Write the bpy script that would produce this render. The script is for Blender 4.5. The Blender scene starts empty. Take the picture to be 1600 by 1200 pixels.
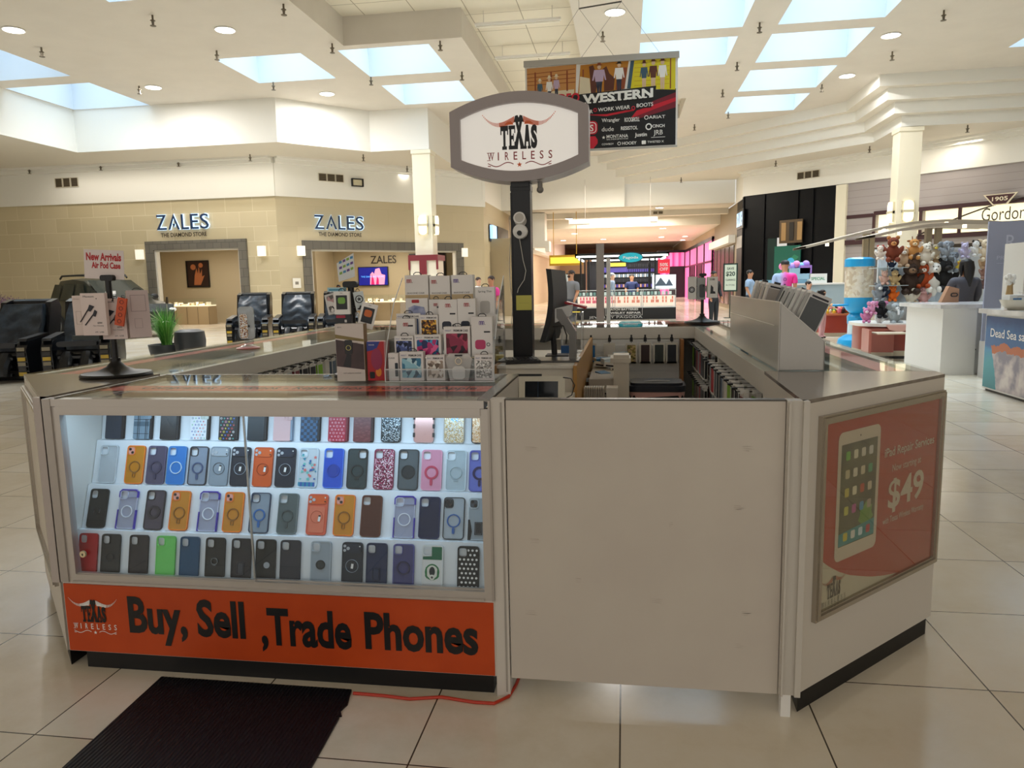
import bpy, bmesh, math, random
from mathutils import Vector, Matrix
random.seed(7)
SC = bpy.context.scene
COL = SC.collection
PI = math.pi
# ---------------------------------------------------------------- camera
YAW, PITCH, ROLL, FPX, EYE = -0.15300499, -0.13590519, -0.02049002, 1150.086, 1.4
def _axes():
    cy, sy, cp, sp = math.cos(YAW), math.sin(YAW), math.cos(PITCH), math.sin(PITCH)
    f = Vector((sy*cp, cy*cp, sp)); r = Vector((cy, -sy, 0)); u = r.cross(f)
    cr, sr = math.cos(ROLL), math.sin(ROLL)
    return r*cr + u*sr, u*cr - r*sr, f
CR, CU, CF = _axes()
def ray(x, y): return CR*(x-800)/FPX - CU*(y-600)/FPX + CF
def at(x, y, Y=None, Z=None, X=None):
    d = ray(x, y)
    t = Y/d.y if Y is not None else ((Z-EYE)/d.z if Z is not None else X/d.x)
    return Vector((0, 0, EYE)) + d*t
cam = bpy.data.cameras.new('camera'); camo = bpy.data.objects.new('camera', cam); COL.objects.link(camo)
camo.matrix_world = Matrix((( CR.x, CU.x, -CF.x, 0), (CR.y, CU.y, -CF.y, 0), (CR.z, CU.z, -CF.z, EYE), (0, 0, 0, 1)))
cam.lens = 36*FPX/1600; cam.sensor_width = 36; cam.clip_start = .05; cam.clip_end = 300
SC.camera = camo
# ---------------------------------------------------------------- world, exposure
w = bpy.data.worlds.new('world'); SC.world = w; w.use_nodes = True
bg = w.node_tree.nodes['Background']; bg.inputs[0].default_value = (1.0, .945, .86, 1); bg.inputs[1].default_value = 0.5
SC.view_settings.view_transform = 'Standard'; SC.view_settings.look = 'None'
SC.view_settings.gamma = 1; SC.view_settings.use_curve_mapping = False
SC.view_settings.exposure = 0.6
def area(name, loc, sx, sy, power, color=(1, 1, 1), rot=(0, 0, 0), spread=PI):
    l = bpy.data.lights.new(name, 'AREA'); l.shape = 'RECTANGLE'; l.size = sx; l.size_y = sy
    l.energy = power; l.color = color; l.spread = spread
    o = bpy.data.objects.new(name, l); COL.objects.link(o); o.location = loc; o.rotation_euler = rot
    return o
DAY = (.72, .88, 1.0); WARM = (1.0, .92, .80)
SKY_POWER = 54
# skylight openings: x0, x1, y0, y1 (ceiling at 7.03 m)
CZ = 7.03
XS = [(-10.0, -7.77), (-6.82, -4.57)]
SKYL = [(-10, -7.77, 11.75, 14.0), (-10, -7.77, 17.8, 20.05), (-6.82, -4.57, 17.8, 20.12), (-6.82, -4.57, 21.05, 23.35),
        (-16.95, -14.37, 15.0, 18.3), (-16.95, -14.37, 18.97, 21.58), (-17.0, -14.37, 11.4, 14.4)]
for y0 in (9.8, 12.85, 15.87, 18.8, 21.85): SKYL.append((.37, 2.63, y0, y0+2.28))
SKYL.pop()
for y0 in (9.8, 12.85, 15.87, 18.82, 21.85, 24.85): SKYL.append((3.4, 5.66, y0, y0+2.3))
for y0 in (12.9, 15.9, 18.9): SKYL.append((9.55, 12.0, y0, y0+2.28))
for (a, b, c, d) in SKYL:
    area('daylight', ((a+b)/2, (c+d)/2, CZ+2.2), (b-a)*1.0, (d-c)*1.0, SKY_POWER, DAY, spread=1.45)
# broad fill lamps added under the soffits and deeper in the mall
for p, sx, sy, e in (((-15, 22.9, 5.6), 9, .5, 60), ((-10, 27.5, 5.5), 4, .5, 40), ((0, 31.5, 5.6), 5, 2, 220), ((0, 38.6, 4.6), 5, 2, 260), ((0, 46, 4.1), 5, 3, 420), ((0, 58, 4.1), 5, 3, 420), ((9.5, 26.2, 5.6), 5, .5, 50)):
    area('mall_fill_light', p, sx, sy, e, WARM)
# ---------------------------------------------------------------- materials
def lin(c):
    return tuple((v/12.92 if v <= .04045 else ((v+.055)/1.055)**2.4) for v in c)
def hexc(h):
    h = h.lstrip('#'); return lin(tuple(int(h[i:i+2], 16)/255 for i in (0, 2, 4)))
_M = {}
def mat(h, rough=.5, metal=0, emit=0, alpha=1, name=None, spec=.5, coat=0):
    k = (h, rough, metal, emit, alpha, spec, coat)
    if k in _M: return _M[k]
    m = bpy.data.materials.new(name or 'paint_'+h.strip('#')); m.use_nodes = True
    b = m.node_tree.nodes['Principled BSDF']; c = hexc(h)
    b.inputs['Base Color'].default_value = (*c, 1); b.inputs['Roughness'].default_value = rough
    b.inputs['Metallic'].default_value = metal; b.inputs['Specular IOR Level'].default_value = spec
    b.inputs['Coat Weight'].default_value = coat
    if emit: b.inputs['Emission Color'].default_value = (*c, 1); b.inputs['Emission Strength'].default_value = emit
    if alpha < 1: b.inputs['Alpha'].default_value = alpha
    m.diffuse_color = (*c, 1); _M[k] = m
    return m
def nodes(name):
    m = bpy.data.materials.new(name); m.use_nodes = True; nt = m.node_tree
    return m, nt, nt.nodes['Principled BSDF']
def N(nt, t, **kw):
    n = nt.nodes.new(t)
    for k, v in kw.items(): setattr(n, k, v)
    return n
def math_n(nt, op, a, b=None):
    n = N(nt, 'ShaderNodeMath', operation=op)
    for i, v in enumerate((a, b)):
        if v is None: continue
        if isinstance(v, (int, float)): n.inputs[i].default_value = v
        else: nt.links.new(v, n.inputs[i])
    return n.outputs[0]
def ramp(nt, fac, stops, interp='LINEAR'):
    r = N(nt, 'ShaderNodeValToRGB'); r.color_ramp.interpolation = interp
    e = r.color_ramp.elements
    while len(e) < len(stops): e.new(.5)
    for i, (p, c) in enumerate(stops):
        e[i].position = p; e[i].color = (*(hexc(c) if isinstance(c, str) else c), 1)
    nt.links.new(fac, r.inputs[0]); return r.outputs[0]
def noise_mat(name, c1, c2, scale=5, rough=.5, detail=4, bump=0, spec=.5, metal=0):
    m, nt, b = nodes(name); tc = N(nt, 'ShaderNodeTexCoord'); no = N(nt, 'ShaderNodeTexNoise')
    no.inputs['Scale'].default_value = scale; no.inputs['Detail'].default_value = detail
    nt.links.new(tc.outputs['Object'], no.inputs['Vector'])
    nt.links.new(ramp(nt, no.outputs[0], [(.35, c1), (.65, c2)]), b.inputs['Base Color'])
    b.inputs['Roughness'].default_value = rough; b.inputs['Specular IOR Level'].default_value = spec; b.inputs['Metallic'].default_value = metal
    if bump:
        bp = N(nt, 'ShaderNodeBump'); bp.inputs['Strength'].default_value = bump; bp.inputs['Distance'].default_value = .01
        nt.links.new(no.outputs[0], bp.inputs['Height']); nt.links.new(bp.outputs[0], b.inputs['Normal'])
    return m
def glass_mat(name, tint=(1, 1, 1), refl=1.0, op=0.0):
    m = bpy.data.materials.new(name); m.use_nodes = True; nt = m.node_tree; nt.nodes.clear()
    out = N(nt, 'ShaderNodeOutputMaterial'); mix = N(nt, 'ShaderNodeMixShader'); tr = N(nt, 'ShaderNodeBsdfTransparent'); gl = N(nt, 'ShaderNodeBsdfGlossy')
    tr.inputs[0].default_value = (*tint, 1); gl.inputs['Roughness'].default_value = .02
    g = N(nt, 'ShaderNodeNewGeometry'); dp = N(nt, 'ShaderNodeVectorMath', operation='DOT_PRODUCT')
    nt.links.new(g.outputs['Incoming'], dp.inputs[0]); nt.links.new(g.outputs['Normal'], dp.inputs[1])
    c = math_n(nt, 'ABSOLUTE', dp.outputs['Value']); sch = math_n(nt, 'ADD', math_n(nt, 'MULTIPLY', math_n(nt, 'POWER', math_n(nt, 'SUBTRACT', 1, c), 5), .96), .04)
    f = math_n(nt, 'ADD', math_n(nt, 'MULTIPLY', sch, refl), op)
    nt.links.new(f, mix.inputs[0]); nt.links.new(tr.outputs[0], mix.inputs[1]); nt.links.new(gl.outputs[0], mix.inputs[2])
    nt.links.new(mix.outputs[0], out.inputs[0]); return m
GLASS = glass_mat('clear_glass', (.97, 1, .99))
GLASS_DOOR = glass_mat('sliding_glass', (.95, .98, 1), .9)
ACRYL = glass_mat('clear_acrylic', (.96, .97, .98), 1.4, .03)
def floor_mat():
    m, nt, b = nodes('polished_floor_tile')
    g = N(nt, 'ShaderNodeNewGeometry'); sp = N(nt, 'ShaderNodeSeparateXYZ'); nt.links.new(g.outputs['Position'], sp.inputs[0])
    T = .6175; cells = []; lines = []
    for k, off in ((0, -.013), (1, 1.925)):
        v = math_n(nt, 'DIVIDE', math_n(nt, 'SUBTRACT', sp.outputs[k], off), T)
        cells.append(math_n(nt, 'FLOOR', v)); fr = math_n(nt, 'FRACT', v)
        d = math_n(nt, 'MINIMUM', fr, math_n(nt, 'SUBTRACT', 1, fr)); lines.append(math_n(nt, 'LESS_THAN', d, .0042))
    line = math_n(nt, 'MAXIMUM', lines[0], lines[1])
    cb = N(nt, 'ShaderNodeCombineXYZ'); nt.links.new(cells[0], cb.inputs[0]); nt.links.new(cells[1], cb.inputs[1])
    wn = N(nt, 'ShaderNodeTexWhiteNoise'); nt.links.new(cb.outputs[0], wn.inputs[0])
    no = N(nt, 'ShaderNodeTexNoise'); no.inputs['Scale'].default_value = 2.2; no.inputs['Detail'].default_value = 8; no.inputs['Roughness'].default_value = .7
    nt.links.new(g.outputs['Position'], no.inputs['Vector'])
    fac = math_n(nt, 'ADD', math_n(nt, 'MULTIPLY', no.outputs[0], .75), math_n(nt, 'MULTIPLY', wn.outputs[0], .25))
    col = ramp(nt, fac, [(.3, '#dccfb6'), (.5, '#e9dfcc'), (.75, '#f0e9dc')])
    mx = N(nt, 'ShaderNodeMix', data_type='RGBA'); nt.links.new(line, mx.inputs['Factor']); nt.links.new(col, mx.inputs['A'])
    mx.inputs['B'].default_value = (*hexc('#4a4136'), 1)
    nt.links.new(mx.outputs['Result'], b.inputs['Base Color'])
    b.inputs['Roughness'].default_value = .16; b.inputs['Specular IOR Level'].default_value = .6
    return m
def block_mat(name, c1, c2, c3, bw, bh, mortar=.006, axis='x'):
    m, nt, b = nodes(name); tc = N(nt, 'ShaderNodeTexCoord'); sp = N(nt, 'ShaderNodeSeparateXYZ'); nt.links.new(tc.outputs['Object'], sp.inputs[0])
    cb = N(nt, 'ShaderNodeCombineXYZ'); nt.links.new(sp.outputs[0], cb.inputs[0]); nt.links.new(sp.outputs[2], cb.inputs[1])
    br = N(nt, 'ShaderNodeTexBrick'); nt.links.new(cb.outputs[0], br.inputs['Vector'])
    br.inputs['Color1'].default_value = (*hexc(c1), 1); br.inputs['Color2'].default_value = (*hexc(c2), 1); br.inputs['Mortar'].default_value = (*hexc(c3), 1)
    br.inputs['Scale'].default_value = 1; br.inputs['Mortar Size'].default_value = mortar; br.inputs['Brick Width'].default_value = bw; br.inputs['Row Height'].default_value = bh
    nt.links.new(br.outputs[0], b.inputs['Base Color']); b.inputs['Roughness'].default_value = .6
    return m
def stripes_mat(name, stops, scale, axis=0, rough=.5, bump=0):
    m, nt, b = nodes(name); tc = N(nt, 'ShaderNodeTexCoord'); sp = N(nt, 'ShaderNodeSeparateXYZ'); nt.links.new(tc.outputs['Object'], sp.inputs[0])
    fr = math_n(nt, 'FRACT', math_n(nt, 'MULTIPLY', sp.outputs[axis], scale))
    nt.links.new(ramp(nt, fr, stops, 'CONSTANT'), b.inputs['Base Color']); b.inputs['Roughness'].default_value = rough
    if bump:
        bp = N(nt, 'ShaderNodeBump'); bp.inputs['Strength'].default_value = bump; bp.inputs['Distance'].default_value = .004
        nt.links.new(fr, bp.inputs['Height']); nt.links.new(bp.outputs[0], b.inputs['Normal'])
    return m
def glitter_mat(name, cols, scale=300):
    m, nt, b = nodes(name); tc = N(nt, 'ShaderNodeTexCoord'); v = N(nt, 'ShaderNodeTexVoronoi'); v.inputs['Scale'].default_value = scale
    nt.links.new(tc.outputs['Object'], v.inputs['Vector'])
    sp = N(nt, 'ShaderNodeSeparateColor'); nt.links.new(v.outputs['Color'], sp.inputs[0])
    n = len(cols); nt.links.new(ramp(nt, sp.outputs[0], [(i/n, c) for i, c in enumerate(cols)], 'CONSTANT'), b.inputs['Base Color'])
    b.inputs['Roughness'].default_value = .3; b.inputs['Metallic'].default_value = .3
    return m
def checker_mat(name, c1, c2, scale):
    m, nt, b = nodes(name); tc = N(nt, 'ShaderNodeTexCoord'); v = N(nt, 'ShaderNodeTexChecker'); v.inputs['Scale'].default_value = scale
    mp = N(nt, 'ShaderNodeMapping'); mp.inputs['Location'].default_value = (.0001, .5/scale, .0001)
    nt.links.new(tc.outputs['Object'], mp.inputs[0]); nt.links.new(mp.outputs[0], v.inputs['Vector'])
    v.inputs[1].default_value = (*hexc(c1), 1); v.inputs[2].default_value = (*hexc(c2), 1)
    nt.links.new(v.outputs[0], b.inputs['Base Color']); b.inputs['Roughness'].default_value = .45
    return m
# ---------------------------------------------------------------- mesh builder
def rr(cx, cz, w, h, r, n=4):
    r = min(r, w/2-1e-5, h/2-1e-5); o = []
    for (sx, sz, a0) in ((1, 1, 0), (-1, 1, PI/2), (-1, -1, PI), (1, -1, 1.5*PI)):
        for i in range(n+1):
            a = a0 + PI/2*i/n; o.append((cx+sx*(w/2-r)+r*math.cos(a), cz+sz*(h/2-r)+r*math.sin(a)))
    return o
def circ(cx, cz, r, n=20, rz=None): return [(cx+r*math.cos(2*PI*i/n), cz+(rz or r)*math.sin(2*PI*i/n)) for i in range(n)]
def star(cx, cz, r, k=5, q=.42, a0=PI/2): return [(cx+(r if i % 2 == 0 else r*q)*math.cos(a0+PI*i/k), cz+(r if i % 2 == 0 else r*q)*math.sin(a0+PI*i/k)) for i in range(2*k)]
_T = {}
def text_geo(s, bold=0):
    if (s, bold) in _T: return _T[(s, bold)]
    c = bpy.data.curves.new('t', 'FONT'); c.body = s; c.size = 1; c.offset = bold; c.resolution_u = 3; c.align_x = 'LEFT'
    o = bpy.data.objects.new('t', c); COL.objects.link(o); bpy.context.view_layer.update()
    me = bpy.data.meshes.new_from_object(o.evaluated_get(bpy.context.evaluated_depsgraph_get()))
    V = [(v.co.x, v.co.y) for v in me.vertices]; F = [tuple(p.vertices) for p in me.polygons]
    bpy.data.objects.remove(o); bpy.data.curves.remove(c); bpy.data.meshes.remove(me)
    if V:
        x0 = min(v[0] for v in V); y0 = min(v[1] for v in V); x1 = max(v[0] for v in V); y1 = max(v[1] for v in V)
    else: x0 = y0 = 0; x1 = y1 = 1
    _T[(s, bold)] = (V, F, x0, y0, x1, y1); return _T[(s, bold)]
class B:
    def __init__(s, xf=None): s.v = []; s.f = []; s.m = []; s.xf = xf or Matrix()
    def add(s, vs, fs, m=0):
        n = len(s.v); s.v += [s.xf @ Vector(v) for v in vs]; s.f += [tuple(i+n for i in f) for f in fs]; s.m += [m]*len(fs); return s
    def box(s, x0, x1, y0, y1, z0, z1, m=0):
        return s.add([(x0,y0,z0),(x1,y0,z0),(x1,y1,z0),(x0,y1,z0),(x0,y0,z1),(x1,y0,z1),(x1,y1,z1),(x0,y1,z1)],
                     [(3,2,1,0),(4,5,6,7),(0,1,5,4),(1,2,6,5),(2,3,7,6),(3,0,4,7)], m)
    def prism(s, pts, y0, y1, m=0, ax='y', m2=None):
        """2-D outline (a,b) extruded: ax y -> (x,z), z -> (x,y), x -> (y,z)"""
        n = len(pts)
        f = {'y': lambda p, t: (p[0], t, p[1]), 'z': lambda p, t: (p[0], p[1], t), 'x': lambda p, t: (t, p[0], p[1])}[ax]
        vs = [f(p, y0) for p in pts]+[f(p, y1) for p in pts]
        s.add(vs, [tuple(range(n)), tuple(range(2*n-1, n-1, -1))], m)
        k = len(s.v)-2*n; s.f += [(k+i, k+n+i, k+n+(i+1) % n, k+(i+1) % n) for i in range(n)]; s.m += [m if m2 is None else m2]*n
        return s
    def flat(s, pts, y, m=0): return s.add([(p[0], y, p[1]) for p in pts], [tuple(range(len(pts)))], m)
    def holes(s, outer, inner, t0, t1, m=0, ax='y', m2=None):
        bm = bmesh.new(); loops = []
        for lp in [outer]+list(inner):
            vs = [bm.verts.new((p[0], p[1], 0)) for p in lp]; loops.append(vs)
            for i in range(len(vs)): bm.edges.new((vs[i], vs[(i+1) % len(vs)]))
        bm.verts.index_update()
        bmesh.ops.triangle_fill(bm, use_beauty=True, use_dissolve=False, edges=bm.edges[:])
        f = {'y': lambda p, t: (p[0], t, p[1]), 'z': lambda p, t: (p[0], p[1], t), 'x': lambda p, t: (t, p[0], p[1])}[ax]
        vs = [(v.co.x, v.co.y) for v in bm.verts]; n = len(vs); fc = [tuple(v.index for v in q.verts) for q in bm.faces]
        V = [f(p, t0) for p in vs]+([f(p, t1) for p in vs] if t1 is not None else [])
        s.add(V, fc, m)
        if t1 is not None:
            s.add(V, [tuple(i+n for i in reversed(q)) for q in fc], m)
            k = 0; side = []
            for lp in loops:
                L = len(lp); side += [(k+i, k+(i+1) % L, n+k+(i+1) % L, n+k+i) for i in range(L)]; k += L
            s.add(V, side, m if m2 is None else m2)
        bm.free(); return s
    def cyl(s, p0, p1, r0, r1=None, n=16, m=0, cap=True):
        r1 = r0 if r1 is None else r1; p0 = Vector(p0); p1 = Vector(p1); d = (p1-p0).normalized()
        a = d.orthogonal().normalized(); b = d.cross(a); vs = []
        for p, r in ((p0, r0), (p1, r1)): vs += [p+(a*math.cos(2*PI*i/n)+b*math.sin(2*PI*i/n))*r for i in range(n)]
        fs = [(i, (i+1) % n, n+(i+1) % n, n+i) for i in range(n)]
        if cap: fs += [tuple(range(n-1, -1, -1)), tuple(range(n, 2*n))]
        return s.add(vs, fs, m)
    def tube(s, path, r, n=8, m=0, rs=None):
        path = [Vector(p) for p in path]; vs = []; K = len(path); a = None
        for i, p in enumerate(path):
            d = (path[min(i+1, K-1)]-path[max(i-1, 0)]).normalized()
            a = (a-d*a.dot(d)).normalized() if a is not None and (a-d*a.dot(d)).length > 1e-4 else d.orthogonal().normalized()
            b = d.cross(a); q = rs[i] if rs else r
            vs += [p+(a*math.cos(2*PI*j/n)+b*math.sin(2*PI*j/n))*q for j in range(n)]
        fs = [(i*n+j, i*n+(j+1) % n, (i+1)*n+(j+1) % n, (i+1)*n+j) for i in range(K-1) for j in range(n)]
        fs += [tuple(range(n-1, -1, -1)), tuple(range((K-1)*n, K*n))]
        return s.add(vs, fs, m)
    def lathe(s, prof, c=(0, 0, 0), n=24, m=0, sx=1, sy=1):
        vs = []; K = len(prof)
        for (r, z) in prof: vs += [(c[0]+r*sx*math.cos(2*PI*i/n), c[1]+r*sy*math.sin(2*PI*i/n), c[2]+z) for i in range(n)]
        fs = [(k*n+i, k*n+(i+1) % n, (k+1)*n+(i+1) % n, (k+1)*n+i) for k in range(K-1) for i in range(n)]
        fs += [tuple(range(n-1, -1, -1)), tuple(range((K-1)*n, K*n))]
        return s.add(vs, fs, m)
    def ball(s, c, r, m=0, n=12, k=8, rot=None):
        if isinstance(r, (int, float)): r = (r, r, r)
        vs = []; R = rot or Matrix.Identity(3)
        for i in range(1, k):
            t = PI*i/k
            for j in range(n):
                a = 2*PI*j/n; vs.append(Vector(c)+R @ Vector((r[0]*math.sin(t)*math.cos(a), r[1]*math.sin(t)*math.sin(a), r[2]*math.cos(t))))
        vs += [Vector(c)+R @ Vector((0, 0, r[2])), Vector(c)-R @ Vector((0, 0, r[2]))]; T = (k-1)*n
        fs = [(i*n+j, (i+1)*n+j, (i+1)*n+(j+1) % n, i*n+(j+1) % n) for i in range(k-2) for j in range(n)]
        fs += [(T, j, (j+1) % n) for j in range(n)]+[(T+1, (k-2)*n+(j+1) % n, (k-2)*n+j) for j in range(n)]
        return s.add(vs, fs, m)
    def frame(s, x0, x1, z0, z1, w, y0, y1, m=0, r=0, wi=None):
        cx, cz, W, H = (x0+x1)/2, (z0+z1)/2, x1-x0, z1-z0; n = 4 if r else 1
        if r: o = rr(cx, cz, W, H, r, n); i = rr(cx, cz, W-2*w, H-2*w, max(r-w, .0005), n)
        else: o = [(x0, z0), (x1, z0), (x1, z1), (x0, z1)]; i = [(x0+w, z0+w), (x1-w, z0+w), (x1-w, z1-w), (x0+w, z1-w)]
        return s.ringm(o, i, y0, y1, m)
    def ringm(s, o, i, y0, y1, m=0):
        n = len(o); vs = [(p[0], y0, p[1]) for p in o]+[(p[0], y0, p[1]) for p in i]+[(p[0], y1, p[1]) for p in o]+[(p[0], y1, p[1]) for p in i]
        fs = []
        for a in range(n):
            b = (a+1) % n; fs += [(a, b, n+b, n+a), (2*n+a, 3*n+a, 3*n+b, 2*n+b), (a, 2*n+a, 2*n+b, b), (n+a, n+b, 3*n+b, 3*n+a)]
        return s.add(vs, fs, m)
    def annulus(s, cx, cz, r, w, y0, y1, m=0, n=24): return s.ringm(circ(cx, cz, r, n), circ(cx, cz, r-w, n), y0, y1, m)
    def text(s, t, x0, z0, w, h, y, m=0, bold=0, flip=False):
        """lettering fitted to a box, facing -y"""
        V, F, a, b, c, d = text_geo(t, bold); sx = w/(c-a) if w else h/(d-b); sz = h/(d-b)
        return s.add([(x0+(p[0]-a)*sx, y, z0+(p[1]-b)*sz) for p in V], F, m)
    def textz(s, t, x0, y0, w, h, z, m=0, bold=0):
        V, F, a, b, c, d = text_geo(t, bold); sx = w/(c-a); sy = h/(d-b)
        return s.add([(x0+(p[0]-a)*sx, y0+(p[1]-b)*sy, z) for p in V], F, m)
    def obj(s, name, mats, parent=None, loc=None, rot=None, smooth=35):
        me = bpy.data.meshes.new(name); me.from_pydata([tuple(v) for v in s.v], [], s.f); me.update()
        if not isinstance(mats, (list, tuple)): mats = [mats]
        for m in mats: me.materials.append(m)
        me.polygons.foreach_set('material_index', [min(i, len(mats)-1) for i in s.m])
        bm = bmesh.new(); bm.from_mesh(me)
        if s.fixn: bmesh.ops.recalc_face_normals(bm, faces=bm.faces[:])
        bm.to_mesh(me); bm.free()
        if smooth:
            me.polygons.foreach_set('use_smooth', [True]*len(me.polygons)); me.set_sharp_from_angle(angle=math.radians(smooth))
        o = bpy.data.objects.new(name, me); COL.objects.link(o)
        if parent is not None: o.parent = parent
        if loc is not None: o.location = loc
        if rot is not None: o.rotation_euler = rot
        return o
    fixn = True
def tag(o, label, cat, group=None, kind=None):
    o['label'] = label; o['category'] = cat
    if group: o['group'] = group
    if kind: o['kind'] = kind
    return o
def thing(name, label, cat, loc=(0, 0, 0), rz=0, group=None, rot=None):
    o = bpy.data.objects.new(name, None); COL.objects.link(o); o.empty_display_size = .1
    o.location = loc; o.rotation_euler = rot or (0, 0, rz); return tag(o, label, cat, group)
def struct(o): o['kind'] = 'structure'; return o
def copy_tree(o, parent=None):
    c = o.copy(); COL.objects.link(c); c.parent = parent
    for ch in list(o.children): copy_tree(ch, c)
    return c
def plain(h, **k): return mat(h, **k)
WHITE = mat('#f2f0ec', .45); LAM = mat('#d9d2c8', .4, name='white_laminate'); ALU = mat('#c6bfb8', .38, .6, name='aluminium')
BLACK = mat('#0b0b0d', .4); BLK2 = mat('#17181b', .5); CREAM = mat('#ede6cf', .5); CHROME = mat('#c9c9cc', .15, 1)
# ================================================================ THE SETTING
FLOOR = floor_mat()
CEILM = noise_mat('ceiling_paint', '#d7d0c5', '#dbd4c9', 1.5, .7)
BULK = mat('#eeecE4'.lower(), .6, name='white_bulkhead_paint'); WELL = mat('#dde6ee', .6, name='skylight_well_sky_tint')  # well walls are white; the sky's pale blue is put into their colour
b = B(); b.add([(-40, -6, 0), (40, -6, 0), (40, 90, 0), (-40, 90, 0)], [(0, 1, 2, 3)]); struct(b.obj('floor', FLOOR, smooth=0))
EDGE_L = [(-17, -8), (-17, 21.6), (-10.31, 21.6), (-8.2, 23.9), (-6.24, 23.9), (-6.24, 29.42)]
outer = [(-17, -8), (26, -8), (26, 23.1), (7.12, 23.1), (7.12, 26.28), (0, 33.4), (0, 34.6), (-5.66, 34.6), (-5.66, 30)]+EDGE_L[:0:-1]
coffer = [(-6.55, 8.3), (-1.1, 8.3), (-1.1, 17.6), (-.75, 17.6), (-.75, 24), (-1.1, 27), (-3.7, 27), (-3.7, 17.5), (-6.55, 17.5)]
coffer = [(-6.55, 8.3), (-1.1, 8.3), (-1.1, 21.4), (-1.1, 27), (-3.7, 27), (-3.7, 17.5), (-6.55, 17.5)]
coffer2 = [(.2, 24.6), (1.9, 24.6), (1.9, 27.5), (.2, 27.5)]
hl = [coffer, coffer2]+[[(a, c), (b_, c), (b_, d), (a, d)] for a, b_, c, d in SKYL]
# the ceiling is cut into bands so that every opening sits cleanly inside one
b = B(); b.fixn = False
def inpoly(x, y, P):
    c = False; n = len(P)
    for i in range(n):
        (xa, ya), (xb, yb) = P[i], P[(i+1) % n]
        if (ya > y) != (yb > y) and x < (xb-xa)*(y-ya)/(yb-ya)+xa: c = not c
    return c
rects = [(a, b_, c, d) for a, b_, c, d in SKYL]+[(-6.55, -1.1, 8.3, 17.5), (-3.7, -1.1, 17.5, 27), (.2, 1.9, 24.6, 27.5)]
XS_ = sorted(set([-17, -10.31, -8.2, -6.24, -5.66, 0, 7.12, 26]+[r[0] for r in rects]+[r[1] for r in rects]))
YS_ = sorted(set([-8, 21.6, 23.1, 23.9, 26.28, 29.42, 30, 33.4, 34.6]+[r[2] for r in rects]+[r[3] for r in rects]))
for xa, xb in zip(XS_, XS_[1:]):
    for ya, yb in zip(YS_, YS_[1:]):
        cx, cy = (xa+xb)/2, (ya+yb)/2
        if any(r[0] < cx < r[1] and r[2] < cy < r[3] for r in rects): continue
        # clip the cell by the court outline, in a few slices where an edge runs diagonally
        ins = [inpoly(x, y, outer) for x in (xa+1e-4, xb-1e-4) for y in (ya+1e-4, yb-1e-4)]
        if all(ins): b.add([(xa, ya, CZ), (xb, ya, CZ), (xb, yb, CZ), (xa, yb, CZ)], [(0, 1, 2, 3)])
        elif any(ins) or inpoly(cx, cy, outer):
            P = [(xa, ya), (xb, ya), (xb, yb), (xa, yb)]
            for (ax_, ay_, bx_, by_) in ((-10.31, 21.6, -8.2, 23.9), (-6.24, 29.42, -5.66, 30), (0, 33.4, 7.12, 26.28)):
                if not (min(ax_, bx_) < cx < max(ax_, bx_) and min(ay_, by_) < cy < max(ay_, by_)): continue
                sd = lambda p: (bx_-ax_)*(p[1]-ay_)-(by_-ay_)*(p[0]-ax_)
                if sd((-3, 10)) < 0: sd0 = sd; sd = lambda p: -sd0(p)
                Q = []
                for i in range(4):
                    p, q = P[i], P[(i+1) % 4]; dp, dq = sd(p), sd(q)
                    if dp >= 0: Q.append(p)
                    if dp*dq < 0: u = dp/(dp-dq); Q.append((p[0]+(q[0]-p[0])*u, p[1]+(q[1]-p[1])*u))
                P = Q
                break
            if len(P) > 2: b.add([(p[0], p[1], CZ) for p in P], [tuple(range(len(P)))])
struct(b.obj('ceiling', CEILM, smooth=0))
# raised tile ceiling inside the coffers
TILE = block_mat('ceiling_tile', '#e3dccb', '#dfd8c7', '#b5ad9c', 1.22, .61, .012)
m, nt, bs = nodes('ceiling_tile_grid'); tc = N(nt, 'ShaderNodeTexCoord'); br = N(nt, 'ShaderNodeTexBrick'); nt.links.new(tc.outputs['Object'], br.inputs['Vector'])
br.offset = 0; br.inputs['Scale'].default_value = 1; br.inputs['Brick Width'].default_value = 1.2; br.inputs['Row Height'].default_value = 1.2; br.inputs['Mortar Size'].default_value = .012
for i, c in enumerate(('#e6dfcd', '#e3dbc9', '#aaa08c')): br.inputs[i+1].default_value = (*hexc(c), 1)
nt.links.new(br.outputs[0], bs.inputs['Base Color']); bs.inputs['Roughness'].default_value = .8; TILE = m
for k, (cf, zt) in enumerate(((coffer, 7.68), (coffer2, 7.5))):
    b = B(); b.fixn = False; n = len(cf); vs = [(p[0], p[1], CZ) for p in cf]+[(p[0], p[1], zt) for p in cf]
    b.add(vs, [(i, (i+1) % n, n+(i+1) % n, n+i) for i in range(n)], 0); b.holes(cf, [], zt, None, 1, ax='z')
    struct(b.obj('ceiling', [CEILM, TILE], smooth=0))
GLZ = mat('#eef6ff', .5, name='skylight_glazing')
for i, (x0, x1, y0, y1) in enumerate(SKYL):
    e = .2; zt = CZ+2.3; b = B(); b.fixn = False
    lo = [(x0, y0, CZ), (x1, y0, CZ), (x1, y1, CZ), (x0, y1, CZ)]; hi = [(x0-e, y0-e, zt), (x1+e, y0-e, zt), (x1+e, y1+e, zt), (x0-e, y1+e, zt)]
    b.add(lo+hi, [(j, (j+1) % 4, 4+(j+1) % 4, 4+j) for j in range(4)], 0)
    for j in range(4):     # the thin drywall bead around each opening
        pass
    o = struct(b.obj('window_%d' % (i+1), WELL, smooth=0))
    g = B(); g.box(x0-e, x1+e, y0-e, y1+e, zt, zt+.03); g.obj('glazing', GLZ, o)
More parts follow.
